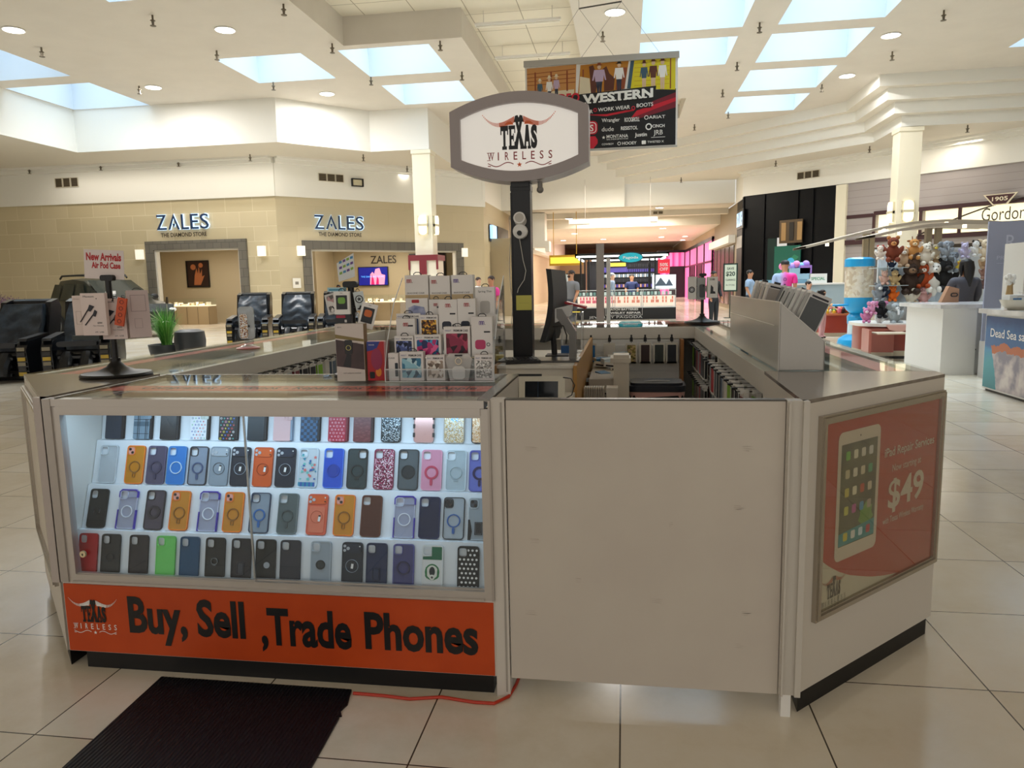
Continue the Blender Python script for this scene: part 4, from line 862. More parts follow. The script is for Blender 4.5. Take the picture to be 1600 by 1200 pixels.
R1 = [('f_navyweave', 165, 203, 'dark navy folio case with a fine woven pattern'), ('f_plaid', 208, 247, 'grey and white plaid folio case with a clasp'), ('f_blackv', 252, 286, 'black folio case with a stitched V line'),
      ('f_white', 297, 335, 'white folio case printed with small multicoloured flowers and circles'), ('f_blackm', 341, 380, 'black folio case printed with small multicoloured stars and flowers'), ('f_teal', 386, 424, 'plain dark teal folio case beside the black flowered one'),
      ('f_pink', 427, 464, 'pale pink folio case with a clasp'), ('f_checker', 467, 508, 'blue checkered folio case'), ('f_redm', 512, 550, 'crimson folio case printed with pale flowers'), ('f_croc', 552, 588, 'reddish brown crocodile-leather folio case'),
      ('glit_black', 596, 629, 'black case covered in silver glitter'), ('rosearmor', 645, 682, 'rose-gold metallic case with black side clips'), ('glit_gold', 694, 727, 'gold sequined case with a gem cluster in the middle'), ('glit_orange', 737, 770, 'orange-gold glitter case cut off by the frame at the right end of the top row')]
R2 = [('clear', 154, 188, 'clear case at the left end of the second row'), ('orange', 197, 229, 'amber orange case with a magnet ring in the second row'), ('plum', 230, 262, 'second-row smoky plum case with a dark ring beside the sky blue one'),
      ('skyblue', 262, 293, 'sky blue case with a thin white ring'), ('clearblack', 295, 327, 'clear case with a black rim and a slate ring'), ('silverwide', 328, 360, 'silver grey case with a full-width camera bar and price tag'),
      ('navywide', 360, 394, 'second-row navy case with a wide camera bar, left of the bright orange one'), ('orangewide', 395, 429, 'bright orange case with a wide camera bar behind the door edge'), ('navywide', 430, 464, 'second-row navy case with a wide camera bar, right of the bright orange one'),
      ('floral', 465, 500, 'clear case printed with blue and coral sea creatures and flowers'), ('royal', 504, 540, 'royal blue case with a filled blue disc'), ('tealcut', 541, 577, 'dark teal case turned inside out, camera opening at its right'),
      ('rhine', 582, 619, 'magenta case covered in rhinestones'), ('smoke', 621, 656, 'smoky translucent case with a dark disc'), ('pinkring', 657, 693, 'pink case with a red ring and tab'), ('clearring', 696, 730, 'clear case with a pale grey ring near the right end of the second row'), ('lilac', 732, 768, 'lilac blue case with a thick dark purple ring')]
R3 = [('blackring', 139, 171, 'black case with a finger ring at the left end of the third row'), ('purplebump', 183, 219, 'clear case with purple bumpers, leftmost of the three such cases'), ('darkdisc', 225, 262, 'dark plum case with a thick dark ring'),
      ('orange', 263, 302, 'amber orange case with a magnet ring, leftmost of the three in the third row'), ('purplebump', 309, 346, 'clear case with purple bumpers between two amber orange cases'), ('orange', 347, 385, 'third-row amber orange case between the purple bumper and clear navy ones'),
      ('clearnavy', 389, 425, 'clear navy-rimmed case with a blue ring, by the door edge'), ('greengrey', 431, 470, 'grey-green translucent case with a thin ring'), ('coralwide', 477, 516, 'coral case with a wide camera bar and a card pocket'),
      ('orange', 520, 557, 'amber orange case between the coral one and the brown one'), ('brown', 562, 599, 'plain dark brown leather-look case'), ('purplebump', 614, 651, 'clear case with purple bumpers left of the plain navy one'),
      ('navyplain', 652, 691, 'plain deep navy case in the third row'), ('clearblue', 692, 727, 'clear dark-rimmed case with a blue ring near the right end'), ('armor', 729, 768, 'silver armored case with a kickstand at the right end of the third row')]
R4 = [('red', 122, 157, 'plain red silicone case at the left end of the bottom row'), ('blackkey', 156, 193, 'black case with a folded finger ring beside the red one'), ('plumblack', 200, 236, 'plain brownish black case beside the lime green one'),
      ('lime', 242, 278, 'lime green silicone case'), ('tealblue', 278, 316, 'plain petrol blue silicone case'), ('blackfing', 318, 356, 'black case with a round finger ring beside the petrol blue one'), ('blackkick', 359, 396, 'black case with a rectangular kickstand'),
      ('blackhole', 399, 432, 'black case with a pale grip disc behind the door edge'), ('charcoal', 435, 473, 'plain charcoal case right of the door edge in the bottom row'), ('silverring', 483, 520, 'silver case with a black round ring'), ('navywide', 532, 569, 'dark navy case with a wide camera bar in the bottom row'),
      ('navykick', 570, 607, 'navy blue case with a kickstand'), ('purplering', 611, 650, 'dark purple translucent case with a darker ring'), ('crest', 657, 694, 'green and white case printed with a round football crest'), ('dots', 712, 751, 'black case with white polka dots')]
for row, ri, name in ((R4, 0, 'bottom'), (R3, 1, 'third'), (R2, 2, 'second'), (R1, 3, 'top')):
    y0, z0, y1, z1 = ST[ri]; a = math.atan2(y1-y0, z1-z0); ymid = (y0+y1)/2
    for i, (k, xa, xb, lab) in enumerate(row):
        ypx = {0: 870, 1: 800, 2: 730, 3: 665}[ri]; x = (at(xa, ypx, Y=ymid-.005).x+at(xb, ypx, Y=ymid-.005).x)/2
        t = thing('phone_case', lab+', on the %s row' % name if 'row' not in lab else lab, 'phone case', (x, y0-.003, z0+.001), group='phone cases in the %s row' % name, rot=(-a, 0, random.uniform(-.01, .01)))
        wpx = (at(xb, ypx, Y=ymid).x-at(xa, ypx, Y=ymid).x); s = min(1.04, max(.9, wpx/PW)); t.scale = (s, 1, 1.0)
        make_case(k, t)
# ================================================================ GOODS ON THE COUNTERS
def carton(name, lab, x0, x1, z0, z1, y, d, cols, draw=None, group=None, rz=0, rx=0, hang=True, side=None, cat='box'):
    """retail carton; drawn face -y. cols: list of materials, [0] = board"""
    w, h = x1-x0, z1-z0; t = thing(name, lab, cat, ((x0+x1)/2, y, z0), group=group, rot=(rx, 0, rz))
    b = B(); b.box(-w/2, w/2, 0, d, 0, h, 0)
    if side is not None: b.box(w/2, w/2+.0006, .001, d-.001, .001, h-.001, side)
    b.obj('box_body', cols, t, smooth=0)
    if draw: b = B(); draw(b, w, h); b.obj('printed_front', cols, t, smooth=0)
    if hang:
        b = B(); hw = min(.035, w*.4); hz = h+.010
        b.ringm([(-hw*.5, h-.002), (hw*.5, h-.002), (hw*.5, h+.006), (hw*.22, h+.013), (-hw*.22, h+.013), (-hw*.5, h+.006)], [(-hw*.4, h+.001), (hw*.4, h+.001), (hw*.4, h+.005), (hw*.18, h+.010), (-hw*.18, h+.010), (-hw*.4, h+.005)], d*.4, d*.4+.002)
        b.obj('hang_tab', BLACK, t, smooth=0)
    return t
PAP = mat('#ece8e5', .5, name='white_carton_board'); INK = mat('#2a2a33', .5); RED = mat('#b3202c', .4); BLU = mat('#2c4a9a', .4); KRAFT = mat('#c9b18a', .6)
def m_box(thing_col=None, airpod=None, wide=False):
    def d(b, w, h):
        s = min(w, .07)*.28; x = -s/2 if not wide else -w/2+.008; z = h-.014-s*.8
        for i in range(3):
            xx = x+i*s*.34; b.ringm(rr(xx+s*.17, z+s*.3, s*.36, s*.75, s*.16), rr(xx+s*.17, z+s*.25, s*.16, s*.6, s*.07), -.0012, -.0004, 1 if i < 2 else (1 if thing_col != 'b' else 3))
        b.flat(circ(x+s*1.2, z, s*.07, 6), -.001, 2)
        b.flat(rr(w*.25, h*.62, w*.3, .006, .001), -.0006, 2) if not wide else b.text('SILICONE CASE', -w/2+.008, h*.3, w*.75, .006, -.0008, 2)
        if airpod: b.flat(rr(-w*.08, h*.3, w*.5, h*.24, h*.07), -.0008, 4); b.annulus(w*.3, h*.3, w*.09, .0025, -.001, -.0004, 2, 10)
    return d
def prem(fill=3):
    def d(b, w, h):
        b.text('PREMIUM CASE', -w*.12, h*.84, w*.55, h*.07, -.0006, 2, .02); b.text('VAULT', -w*.45, h*.85, w*.24, h*.05, -.0006, 4)
        b.prism(rr(0, h*.44, w*.82, h*.68, .004), -.0012, .001, fill)
    return d
def premcols(cols, scale=60): return [PAP, RED, INK, glitter_mat('case_art_'+cols[0].strip('#'), cols, scale), BLU]
MC = [PAP, RED, INK, BLU, mat('#1d2438', .4)]; MCP = [PAP, mat('#5a3a9a', .4), INK, RED, mat('#c4386c', .35)]
st = thing('acrylic_riser_stand', 'clear acrylic stepped stand full of small boxed earphone cases', 'display stand', (-.70, 2.86, TZ+.001))
b = B(); b.box(-.215, .215, -.145, -.141, .0, .05); b.box(-.215, -.211, -.14, .13, 0, .16); b.box(.211, .215, -.14, .13, 0, .16); b.box(-.21, .21, -.14, .13, .0, .003)
for k, (y, z) in enumerate(((-.083, .085), (-.025, .16), (.03, .225), (.075, .3))): b.box(-.21, .21, y, y+.003, .0, z); b.box(-.21, .21, y, y+.055, z-.003, z)
b.add([(.211, .13, .16), (.211, -.1, .16), (.211, .0, .3), (.211, .13, .4), (.215, .13, .16), (.215, -.1, .16), (.215, .0, .3), (.215, .13, .4)], [(0, 1, 2, 3), (7, 6, 5, 4), (0, 4, 5, 1), (1, 5, 6, 2), (2, 6, 7, 3)])
b.obj('acrylic_panels', ACRYL, st, smooth=0)
b = B()
for sx in (-.213, .213): b.tube([(sx, -.146, .0), (sx, -.146, .05), (sx, -.10, .16), (sx, 0, .3), (sx, .13, .4)], .0022, 5)
b.tube([(-.213, -.146, .002), (.213, -.146, .002)], .002, 5); b.tube([(-.213, -.146, .05), (.213, -.146, .05)], .002, 5); b.obj('edges', mat('#dfe3e4', .2), st)
G1 = 'boxes on the acrylic stand'
zF = TZ+.005
carton('earphone_case_box', 'narrow white box half hidden at the left end of the bottom tier', -.905, -.865, zF, zF+.106, 2.735, .03, [PAP, INK, INK, mat('#1f2c38', .4), BLU], lambda b, w, h: (b.prism(rr(.012, h*.4, w*.3, h*.5, .003), -.001, .001, 3), b.text('CASE', -w*.45, h*.8, w*.6, .006, -.001, 1)), G1, hang=False)
carton('earphone_case_box', 'white PREMIUM CASE box with a blue marbled case on the bottom tier', -.858, -.765, zF, zF+.112, 2.732, .035, premcols(['#3f7c9c', '#8fc0d0', '#274f68', '#b8d8e0'], 45), prem(), G1)
carton('earphone_case_box', 'white PREMIUM CASE box with a beige and bronze case on the bottom tier', -.755, -.682, zF, zF+.098, 2.737, .035, premcols(['#9a8a7c', '#d8ccc0', '#6c5c50', '#e8e4dc'], 70), prem(), G1)
carton('earphone_case_box', 'white PREMIUM CASE box with a silver glitter case at right of the bottom tier', -.565, -.493, zF, zF+.098, 2.737, .035, premcols(['#9a9894', '#f4f2ee', '#74726e', '#c8c6c2'], 200), prem(), G1)
t = thing('clear_pouch', 'clear hanging pouch with a translucent white earphone case on the bottom tier', 'pouch', (-.627, 2.742, zF), group=G1)
b = B(); b.prism([(-.036, 0), (.036, 0), (.052, .082), (.038, .104), (-.038, .104), (-.052, .082)], -.003, .003); b.obj('film', tr('#e4e2de', .45), t, smooth=0)
b = B(); b.prism(rr(0, .03, .05, .05, .014), -.009, -.003); b.obj('earphone_case', tr('#f2f2f0', .85), t); b = B(); b.annulus(0, .075, .014, .003, -.008, -.005); b.obj('carabiner', mat('#c8b8a0', .2, .8), t); b = B(); b.prism(rr(0, .096, .03, .006, .002), -.0045, .0045); b.obj('hang_tab', BLACK, t)
zG = TZ+.09
carton('earphone_case_box', 'white PREMIUM CASE box with a dark blue patterned case, left on the second tier', -.895, -.818, zG, zG+.083, 2.790, .03, premcols(['#1f2848', '#4a5890', '#131a30', '#7a88c0'], 80), prem(), G1)
carton('earphone_case_box', 'white PREMIUM CASE box with a blue and magenta case on the second tier', -.812, -.706, zG, zG+.088, 2.785, .035, premcols(['#1c5c90', '#b02c6c', '#2a2c5c', '#e05c90', '#3f98c8'], 50), prem(), G1)
carton('earphone_case_box', 'large white PREMIUM CASE box with a dark red round case on the second tier', -.694, -.590, zG, zG+.118, 2.785, .036, premcols(['#5c1428', '#8a2c48', '#2c1020', '#a83c58'], 40), prem(), G1)
carton('earphone_case_box', 'tall white box picturing a pink earphone case at the right of the second tier', -.585, -.503, zG+.002, zG+.155, 2.790, .033, MCP, m_box(airpod=1), G1)
zH = TZ+.164
carton('earphone_case_box', 'small white box with a red logo at the left end of the third tier', -.903, -.826, zH, zH+.075, 2.848, .03, MC, m_box(), G1)
carton('earphone_case_box', 'white box with a pale front just behind the left third-tier box', -.912, -.812, zH, zH+.094, 2.882, .006, [PAP, RED, INK, mat('#49608c', .4), BLU], prem(), G1, hang=True)
carton('earphone_case_box', 'white PREMIUM CASE box with a gold sparkling case on the third tier', -.806, -.732, zH, zH+.088, 2.85, .034, premcols(['#4a2c18', '#e0a83c', '#2c1c14', '#8a5420'], 120), prem(), G1)
carton('earphone_case_box', 'tall white box picturing a black case with carabiner, left of its twin', -.727, -.652, zH, zH+.148, 2.848, .034, MC, m_box(airpod=1), G1)
carton('earphone_case_box', 'tall white box picturing a black case with carabiner, right of its twin', -.650, -.578, zH, zH+.150, 2.846, .034, MC, m_box(airpod=1), G1)
carton('earphone_case_box', 'plain white box standing behind the box with the pink earphone case', -.574, -.497, zH, zH+.085, 2.86, .03, [PAP, RED, INK, BLU, INK], lambda b, w, h: b.flat(rr(-w*.3, h*.85, w*.2, h*.1, .002), -.0006, 1), G1, hang=False)
zI = TZ+.23
carton('earphone_case_box', 'white box with a red label and a lilac silk-like case on the fourth tier', -.878, -.786, zI, zI+.088, 2.905, .03, [PAP, RED, INK, noise_mat('lilac_silk', '#6c78a8', '#b8bcd8', 30, .4), BLU], lambda b, w, h: (b.flat(rr(-w*.05, h*.86, w*.34, h*.15, .003), -.0006, 1), b.prism([(-.034, .0), (.03, .0), (.036, .03), (.03, .052), (-.01, .06), (-.034, .05)], -.003, .001, 3)), G1, hang=False)
carton('earphone_case_box', 'white box mostly hidden between the lilac case box and the tall boxes', -.782, -.728, zI, zI+.082, 2.91, .03, MC, m_box(), G1)
carton('earphone_case_box', 'white box with black lettering and a pale earphone case, right on the fourth tier', -.590, -.512, zI+.01, zI+.128, 2.91, .03, [PAP, INK, INK, mat('#bdb9b4', .4), INK], lambda b, w, h: (b.text('Spring Thin', -w*.35, h*.8, w*.7, .010, -.0006, 1), b.prism(rr(0, h*.32, w*.5, h*.42, .01), -.002, .001, 3)), G1)
zJ = TZ+.303
for i, (x0, x1, h, lab, cc) in enumerate(((-.890, -.792, .108, 'wide white box with a red logo, left on the top tier', MC), (-.786, -.702, .103, 'white box with a red logo in the middle of the top tier', MC), (-.694, -.606, .105, 'white box with a purple logo, right on the top tier', MCP))):
    t = carton('earphone_case_box', lab, x0, x1, zJ, zJ+h, 2.945, .045, cc+[KRAFT], m_box(wide=True), G1)
    b = B(); b.box(-(x1-x0)/2, (x1-x0)/2, -.001, 0, 0, .028); b.obj('kraft_band', KRAFT, t, smooth=0)
# two larger boxes left of the stand
def mountart(b, w, h):
    b.flat([(-w/2+.001, .06), (w/2-.001, .045), (w/2-.001, .145), (-w/2+.001, .165)], -.0006, 1); b.flat([(-w/2, .17), (w/2, .155), (w/2, .165), (-w/2, .185)], -.0007, 4)
    b.prism(rr(-.005, .135, .03, .055, .005), -.003, 0, 2); b.annulus(-.005, .132, .010, .0015, -.0042, -.003, 3); b.flat([(.02, .055), (.048, .05), (.048, .10), (.03, .10)], -.001, 1)
    b.flat([(-.03, .06), (.0, .055), (.004, .105), (-.012, .11)], -.0012, 2); b.text('MAGNETIC CAR', .012, .16, .03, .004, -.001, 5); b.text('15W', .02, .147, .012, .005, -.001, 5); b.text('EOYA', -.046, .21, .016, .005, -.001, 2); b.text('FAST WIRELESS CHARGER', -.03, .03, .07, .004, -.001, 5)
carton('car_mount_box', 'tall white box picturing a black magnetic phone car mount', -1.118, -1.006, TZ+.001, TZ+.226, 2.745, .055, [mat('#d9cfc8', .5), noise_mat('car_interior_picture', '#5c4a4a', '#3a3034', 6), mat('#1b1b1f', .3), mat('#e0d878', .4), mat('#8c7c4c', .5), mat('#4a3c3c', .5), mat('#8a7044', .5), KRAFT], mountart, hang=False, rz=.10, side=6)
b = B(); b.box(-1.118, -1.006, 0, 0, 0, 0)
def redart(b, w, h):
    b.flat([(-w/2, h), (-w/2, h*.75), (0, h*.8), (w*.2, h)], -.0006, 2); b.flat(circ(0, h*.55, w*.3, 18, h*.28), -.0012, 1); b.flat(circ(.006, h*.22, .012, 12, .018), -.0009, 3)
    b.prism(rr(-w*.26, .022, .02, .026, .005), -.002, 0, 4); b.text('SPEAKER', -w*.4, h*.9, w*.3, .005, -.001, 5)
carton('speaker_box', 'red box picturing a round speaker, tucked against the acrylic stand', -1.0, -.924, TZ+.001, TZ+.155, 2.765, .055, [mat('#b81c24', .35), mat('#9a2450', .35), mat('#2c3c90', .4), mat('#e88a28', .4), BLK2, WHITE, mat('#e8606c', .4)], redart, hang=False, rz=.06)
# ---- spinner racks
def rack(name, lab, x, y, h, rbase, z=TZ+.001):
    t = thing(name, lab, 'display rack', (x, y, z)); b = B()
    b.lathe([(.001, 0), (rbase, 0), (rbase*1.02, .006), (rbase*.97, .014), (rbase*.55, .022), (rbase*.28, .040), (.022, .06), (.018, .075)], n=36); b.obj('base', BLACK, t)
    b = B(); b.cyl((0, 0, .07), (0, 0, h), .013, n=14); b.cyl((0, 0, .06), (0, 0, .078), .021, n=14); b.obj('pole', BLACK, t)
    b = B(); zz = h-.09
    for k in range(8):
        a = PI/4*k; b.tube([(0, 0, zz), (.075*math.cos(a), .075*math.sin(a), zz), (.085*math.cos(a), .085*math.sin(a), zz+.012)], .0028, 6)
    b.cyl((0, 0, zz-.012), (0, 0, zz+.012), .022); b.obj('hooks', BLACK, t)
    b = B(); b.prism(rr(0, h+.008, .062, .026, .011), -.012, .012); b.cyl((0, 0, h-.01), (0, 0, h+.02), .012); b.obj('card_holder', BLACK, t); return t
rack('spinner_rack', 'black countertop spinner rack topped by the New Arrivals card', -2.225, 2.94, .42, .145)
G2 = 'packages hung on the front left spinner rack'
PINKP = mat('#ead8d2', .5, name='blush_carton'); 
b = B(); t = thing('sign_card', 'small white card reading New Arrivals Air Pod Case in red', 'sign', (-2.245, 2.945, TZ+.425), rz=.12)
b.box(-.088, .088, -.001, .001, 0, .125); b.obj('card', mat('#e8dcd8', .5), t, smooth=0); b = B(); b.text('New Arrivals', -.078, .078, .155, .034, -.0015, 0, .042); b.text('Air Pod Case', -.055, .045, .128, .028, -.0015, 0, .042); b.obj('lettering', mat('#b8141c', .4), t, smooth=0); t.rotation_euler = (0, .06, .12)
def cable(b, w, h):
    b.text('Moxom', -w*.38, h*.9, w*.45, .008, -.0008, 1)
    for dx, dz in ((-.012, .012), (.01, -.01)):
        b.tube([(-w*.46+dx, -.003, h*.28+dz*.6), (-w*.1+dx, -.003, h*.55+dz)], .0022, 6, 1); b.prism([(-w*.12+dx, h*.53+dz), (-w*.02+dx, h*.66+dz), (.012+dx*.5, h*.62+dz), (-w*.02+dx, h*.50+dz)], -.005, -.001, 1)
    b.text('60W', w*.12, h*.27, w*.2, .009, -.0008, 1); b.text('Fast Charging', -w*.06, h*.21, w*.42, .006, -.0008, 1); b.text('1M  USB', w*.0, h*.06, w*.35, .006, -.0008, 1)
PC_ = [PINKP, INK, INK, BLK2]
carton('cable_box', 'flat blush box picturing two black charging cables, front of the rack', -2.30, -2.185, TZ+.185, TZ+.365, 2.855, .018, PC_, cable, G2, hang=True)
carton('cable_box', 'plain blush box hanging at the far left of the rack', -2.415, -2.335, TZ+.175, TZ+.355, 2.93, .055, [PINKP, mat('#a8948c', .5)], lambda b, w, h: (b.frame(-.02, .02, h*.3, h*.62, .001, -.0009, -.0004, 1), b.text('USB Adapter', -w*.4, h*.9, w*.6, .006, -.0008, 1)), G2, rz=-.35, hang=True)
carton('cable_box', 'blush box half hidden behind the cable box on the rack', -2.235, -2.135, TZ+.165, TZ+.34, 2.90, .02, PC_, cable, G2, rz=.3, hang=True)
carton('cable_box', 'blush curved blister pack hanging at the right of the rack', -2.125, -2.04, TZ+.17, TZ+.375, 2.93, .05, [mat('#cdb9b6', .35), mat('#9a8888', .5)], lambda b, w, h: (b.frame(-.03, .03, h*.55, h*.9, .002, -.001, 0, 1), b.frame(-.02, .01, h*.2, h*.4, .001, -.001, 0, 1)), G2, rz=.7, rx=-.12, hang=True)
t = carton('cable_box', 'bright orange strip pack with four round symbols on the rack', -2.158, -2.118, TZ+.225, TZ+.345, 2.865, .008, [mat('#d0501c', .4), mat('#6a2410', .4)], lambda b, w, h: [b.annulus(0, h*(.16+.23*i), .009, .002, -.0012, 0, 1, 12) for i in range(4)], G2, hang=True); t.rotation_euler = (0, .22, .1)
carton('cable_box', 'small dark green box under the cable box on the rack', -2.37, -2.24, TZ+.165, TZ+.183, 2.87, .03, [mat('#1d2a26', .4)], None, G2, hang=False)
rack('spinner_rack', 'black countertop spinner rack with a leaning price card behind the car mount box', -1.105, 2.90, .37, .085)
G3 = 'packages hung on the spinner rack behind the car mount box'
t = thing('sign_card', 'tilted white price card with blue and green writing on the spinner rack', 'sign', (-1.115, 2.9, TZ+.39)); b = B(); b.prism([(-.04, 0), (.03, .02), (.028, .115), (-.045, .075)], -.001, .001); b.obj('card', mat('#dfe3e4', .5), t, smooth=0)
b = B()
for i, (z, h) in enumerate(((.072, 0), (.05, 1), (.028, 2))): 
    for j in range(4): b.flat([(-.035+j*.016, z+j*.006), (-.023+j*.016, z+j*.006+.004), (-.023+j*.016, z+j*.006+.014), (-.035+j*.016, z+j*.006+.010)], -.0015, (h+j) % 3)
b.obj('writing', [mat('#4a8cb8', .5), mat('#6a4a90', .5), mat('#8ab04a', .5)], t, smooth=0)
BLKS = mat('#14161c', .3)
def podart(c):
    def d(b, w, h): b.flat(rr(0, h*.52, w*.72, h*.62, .002), -.0006, 1); b.flat(rr(0, h*.6, w*.48, h*.28, .008), -.001, 2); b.text('POD', -w*.08, h*.9, w*.16, .004, -.0008, 1)
    return d
carton('earphone_pouch_box', 'white box with a green earphone case on black, front of the rear rack', -1.14, -1.076, TZ+.262, TZ+.352, 2.80, .015, [WHITE, BLKS, mat('#7ab048', .4)], podart(0), G3)
carton('earphone_pouch_box', 'white box with glowing orange earphones on black, tilted at the right of the rear rack', -1.06, -.998, TZ+.205, TZ+.305, 2.83, .014, [WHITE, BLKS, mat('#d06a2c', .4)], podart(0), G3).rotation_euler = (0, .28, .25)
carton('earphone_pouch_box', 'white box with a black fan-shaped round symbol on the rear rack', -1.07, -1.03, TZ+.275, TZ+.35, 2.86, .014, [mat('#dfe8ea', .5), BLKS, mat('#8fb0a0', .4)], lambda b, w, h: (b.flat(circ(0, h*.6, w*.4, 16), -.0006, 1), b.flat(circ(0, h*.6, w*.3, 16), -.0009, 0), b.flat(star(0, h*.6, w*.26), -.0012, 1)), G3).rotation_euler = (0, -.15, .3)
t = carton('earphone_pouch_box', 'clear bag of crumpled grey and red accessories at the left of the rear rack', -1.195, -1.14, TZ+.262, TZ+.345, 2.86, .018, [mat('#d8d8d6', .4), glitter_mat('crumpled_accessories', ['#8a8684', '#d8d4d0', '#5c5654', '#b89090'], 60)], lambda b, w, h: b.prism(rr(.004, h*.5, w*.7, h*.8, .006), -.004, 0, 1), G3); t.rotation_euler = (0, -.22, -.3)
carton('earphone_pouch_box', 'small red and black box hanging low on the rear rack', -1.155, -1.09, TZ+.222, TZ+.258, 2.845, .018, [BLKS, mat('#b82848', .4), mat('#d8d4d0', .4)], lambda b, w, h: (b.flat(rr(-.01, h*.8, w*.6, h*.3, .002), -.0006, 1), b.flat(rr(.01, h*.3, w*.15, h*.3, .002), -.0006, 2)), G3, hang=False)
carton('earphone_pouch_box', 'light blue packet lying across the top of the rear rack', -1.19, -1.12, TZ+.352, TZ+.368, 2.86, .03, [mat('#a8d0dc', .4), mat('#3f90b0', .4)], lambda b, w, h: b.flat(rr(0, h*.4, w*.8, h*.4, .001), -.0006, 1), G3, hang=False)
rack('spinner_rack', 'black spinner rack on the far right corner of the counter', .66, 6.52, .40, .15)
G4 = 'packages hung on the far spinner rack'
carton('holder_box', 'white box picturing a round black holder, left on the far rack', .53, .60, TZ+.205, TZ+.395, 6.45, .05, [WHITE, BLKS, mat('#5a6a84', .4)], lambda b, w, h: (b.annulus(0, h*.42, .026, .008, -.002, 0, 1), b.annulus(0, h*.42, .014, .005, -.002, 0, 2)), G4, rz=-.3)
carton('holder_box', 'white box picturing a black phone holder, right on the far rack', .69, .775, TZ+.215, TZ+.39, 6.42, .04, [WHITE, BLKS], lambda b, w, h: (b.prism([(-.02, h*.2), (.025, h*.2), (.02, h*.3), (.005, h*.32), (.005, h*.5), (-.015, h*.62), (-.018, h*.3)], -.002, 0, 1), b.text('CUBE', -w*.3, h*.84, w*.5, .014, -.001, 1, .02)), G4, rz=.15)
carton('holder_box', 'clear curved pack hanging between the two white boxes on the far rack', .61, .68, TZ+.20, TZ+.385, 6.46, .04, [mat('#a8aaa8', .25), mat('#4a4c50', .3)], lambda b, w, h: b.prism(rr(.005, h*.4, w*.6, h*.6, .012), -.01, 0, 1), G4)
# mini fan / ornament on the left counter
t = thing('glitter_phone_case_stand', 'clear glitter case held upright on a small round red-based stand', 'display stand', (at(388, 545, Z=TZ).x, at(388, 545, Z=TZ).y, TZ+.001))
b = B(); b.lathe([(.001, 0), (.07, 0), (.072, .006), (.045, .014), (.001, .016)], n=24); b.obj('base', mat('#c86a64', .3), t); b = B(); b.lathe([(.001, .016), (.05, .016), (.015, .026), (.012, .05), (.001, .05)], n=20); b.obj('stem', ACRYL, t)
b = B(); b.prism(rr(0, .16, .1, .2, .02), -.006, .006); b.obj('case_shell', tr('#dfe4e6', .5), t)
b = B(); b.prism(rr(-.016, .14, .05, .15, .012), -.008, -.006); b.obj('glitter_print', glitter_mat('gold_glitter', ['#c8a070', '#f0f0f0', '#8a5a40', '#e8e4e0'], 160), t); b = B(); b.flat(star(.018, .14, .012), -.0085); b.obj('emblem', BLACK, t)
# ---- clear bin on the right counter with boxed cases
FROST = mat('#dcdad6', .25, alpha=.62, name='frosted_acrylic')
t = thing('acrylic_bin', 'large frosted acrylic bin with a sloping lip holding boxed phone cases', 'bin', (.61, 3.06, TZ+.001))
m_ = glass_mat('milky_acrylic', (.9, .9, .89), 1.2, .05); mm, nt, bs = nodes('milky_plastic'); bs.inputs['Base Color'].default_value = (*hexc('#dcd9d4'), 1); bs.inputs['Alpha'].default_value = .6; bs.inputs['Roughness'].default_value = .18
Hb, Hf = .272, .115; W_, D_ = .175, 1.38
b = B(); b.add([(0, 0, 0), (W_, 0, 0), (W_, 0, Hf), (0, 0, Hb), (0, .004, 0), (W_, .004, 0), (W_, .004, Hf), (0, .004, Hb)], [(0, 1, 2, 3), (7, 6, 5, 4), (2, 6, 7, 3), (0, 4, 5, 1), (0, 3, 7, 4), (1, 5, 6, 2)]); b.obj('front_panel', mat('#cfccc7', .2, alpha=.93, name='milky_front'), t, smooth=0)
b = B(); b.box(0, .004, 0, D_, 0, Hb); b.obj('side_panel', mm, t, smooth=0)
b = B(); b.box(W_-.004, W_, 0, D_, 0, Hf); b.add([(0, D_, 0), (W_, D_, 0), (W_, D_, Hf), (0, D_, Hb)], [(0, 1, 2, 3)]); b.box(0, W_, 0, D_, 0, .003); b.obj('tray', mm, t, smooth=0)
b = B(); b.box(-.001, .006, 0, D_, Hb, Hb+.003); b.tube([(0, 0, Hb), (W_, 0, Hf)], .002, 5); b.tube([(0, 0, 0), (0, 0, Hb)], .0018, 5); b.box(-.0015, .0, .1, D_, .175, .178); b.obj('lip', mat('#e6e4e0', .2), t, smooth=0)
GB = 'boxed phone cases leaning in the acrylic bin'
binb = [(.17, '#4a4e50', 'dark grey'), (.27, '#8d9092', 'grey'), (.37, '#a8aaac', 'light grey'), (.48, '#74787c', 'mid grey'), (.60, '#8a8c8e', 'second grey'), (.72, '#1a1a1c', 'black'), (.85, '#b3aca6', 'beige'), (.97, '#8a7f78', 'taupe'), (1.08, '#4a4644', 'brown-grey'), (1.2, '#c4c6c8', 'silver')]
ordn = ('nearest', 'second', 'third', 'fourth', 'fifth', 'sixth', 'seventh', 'eighth', 'ninth', 'farthest')
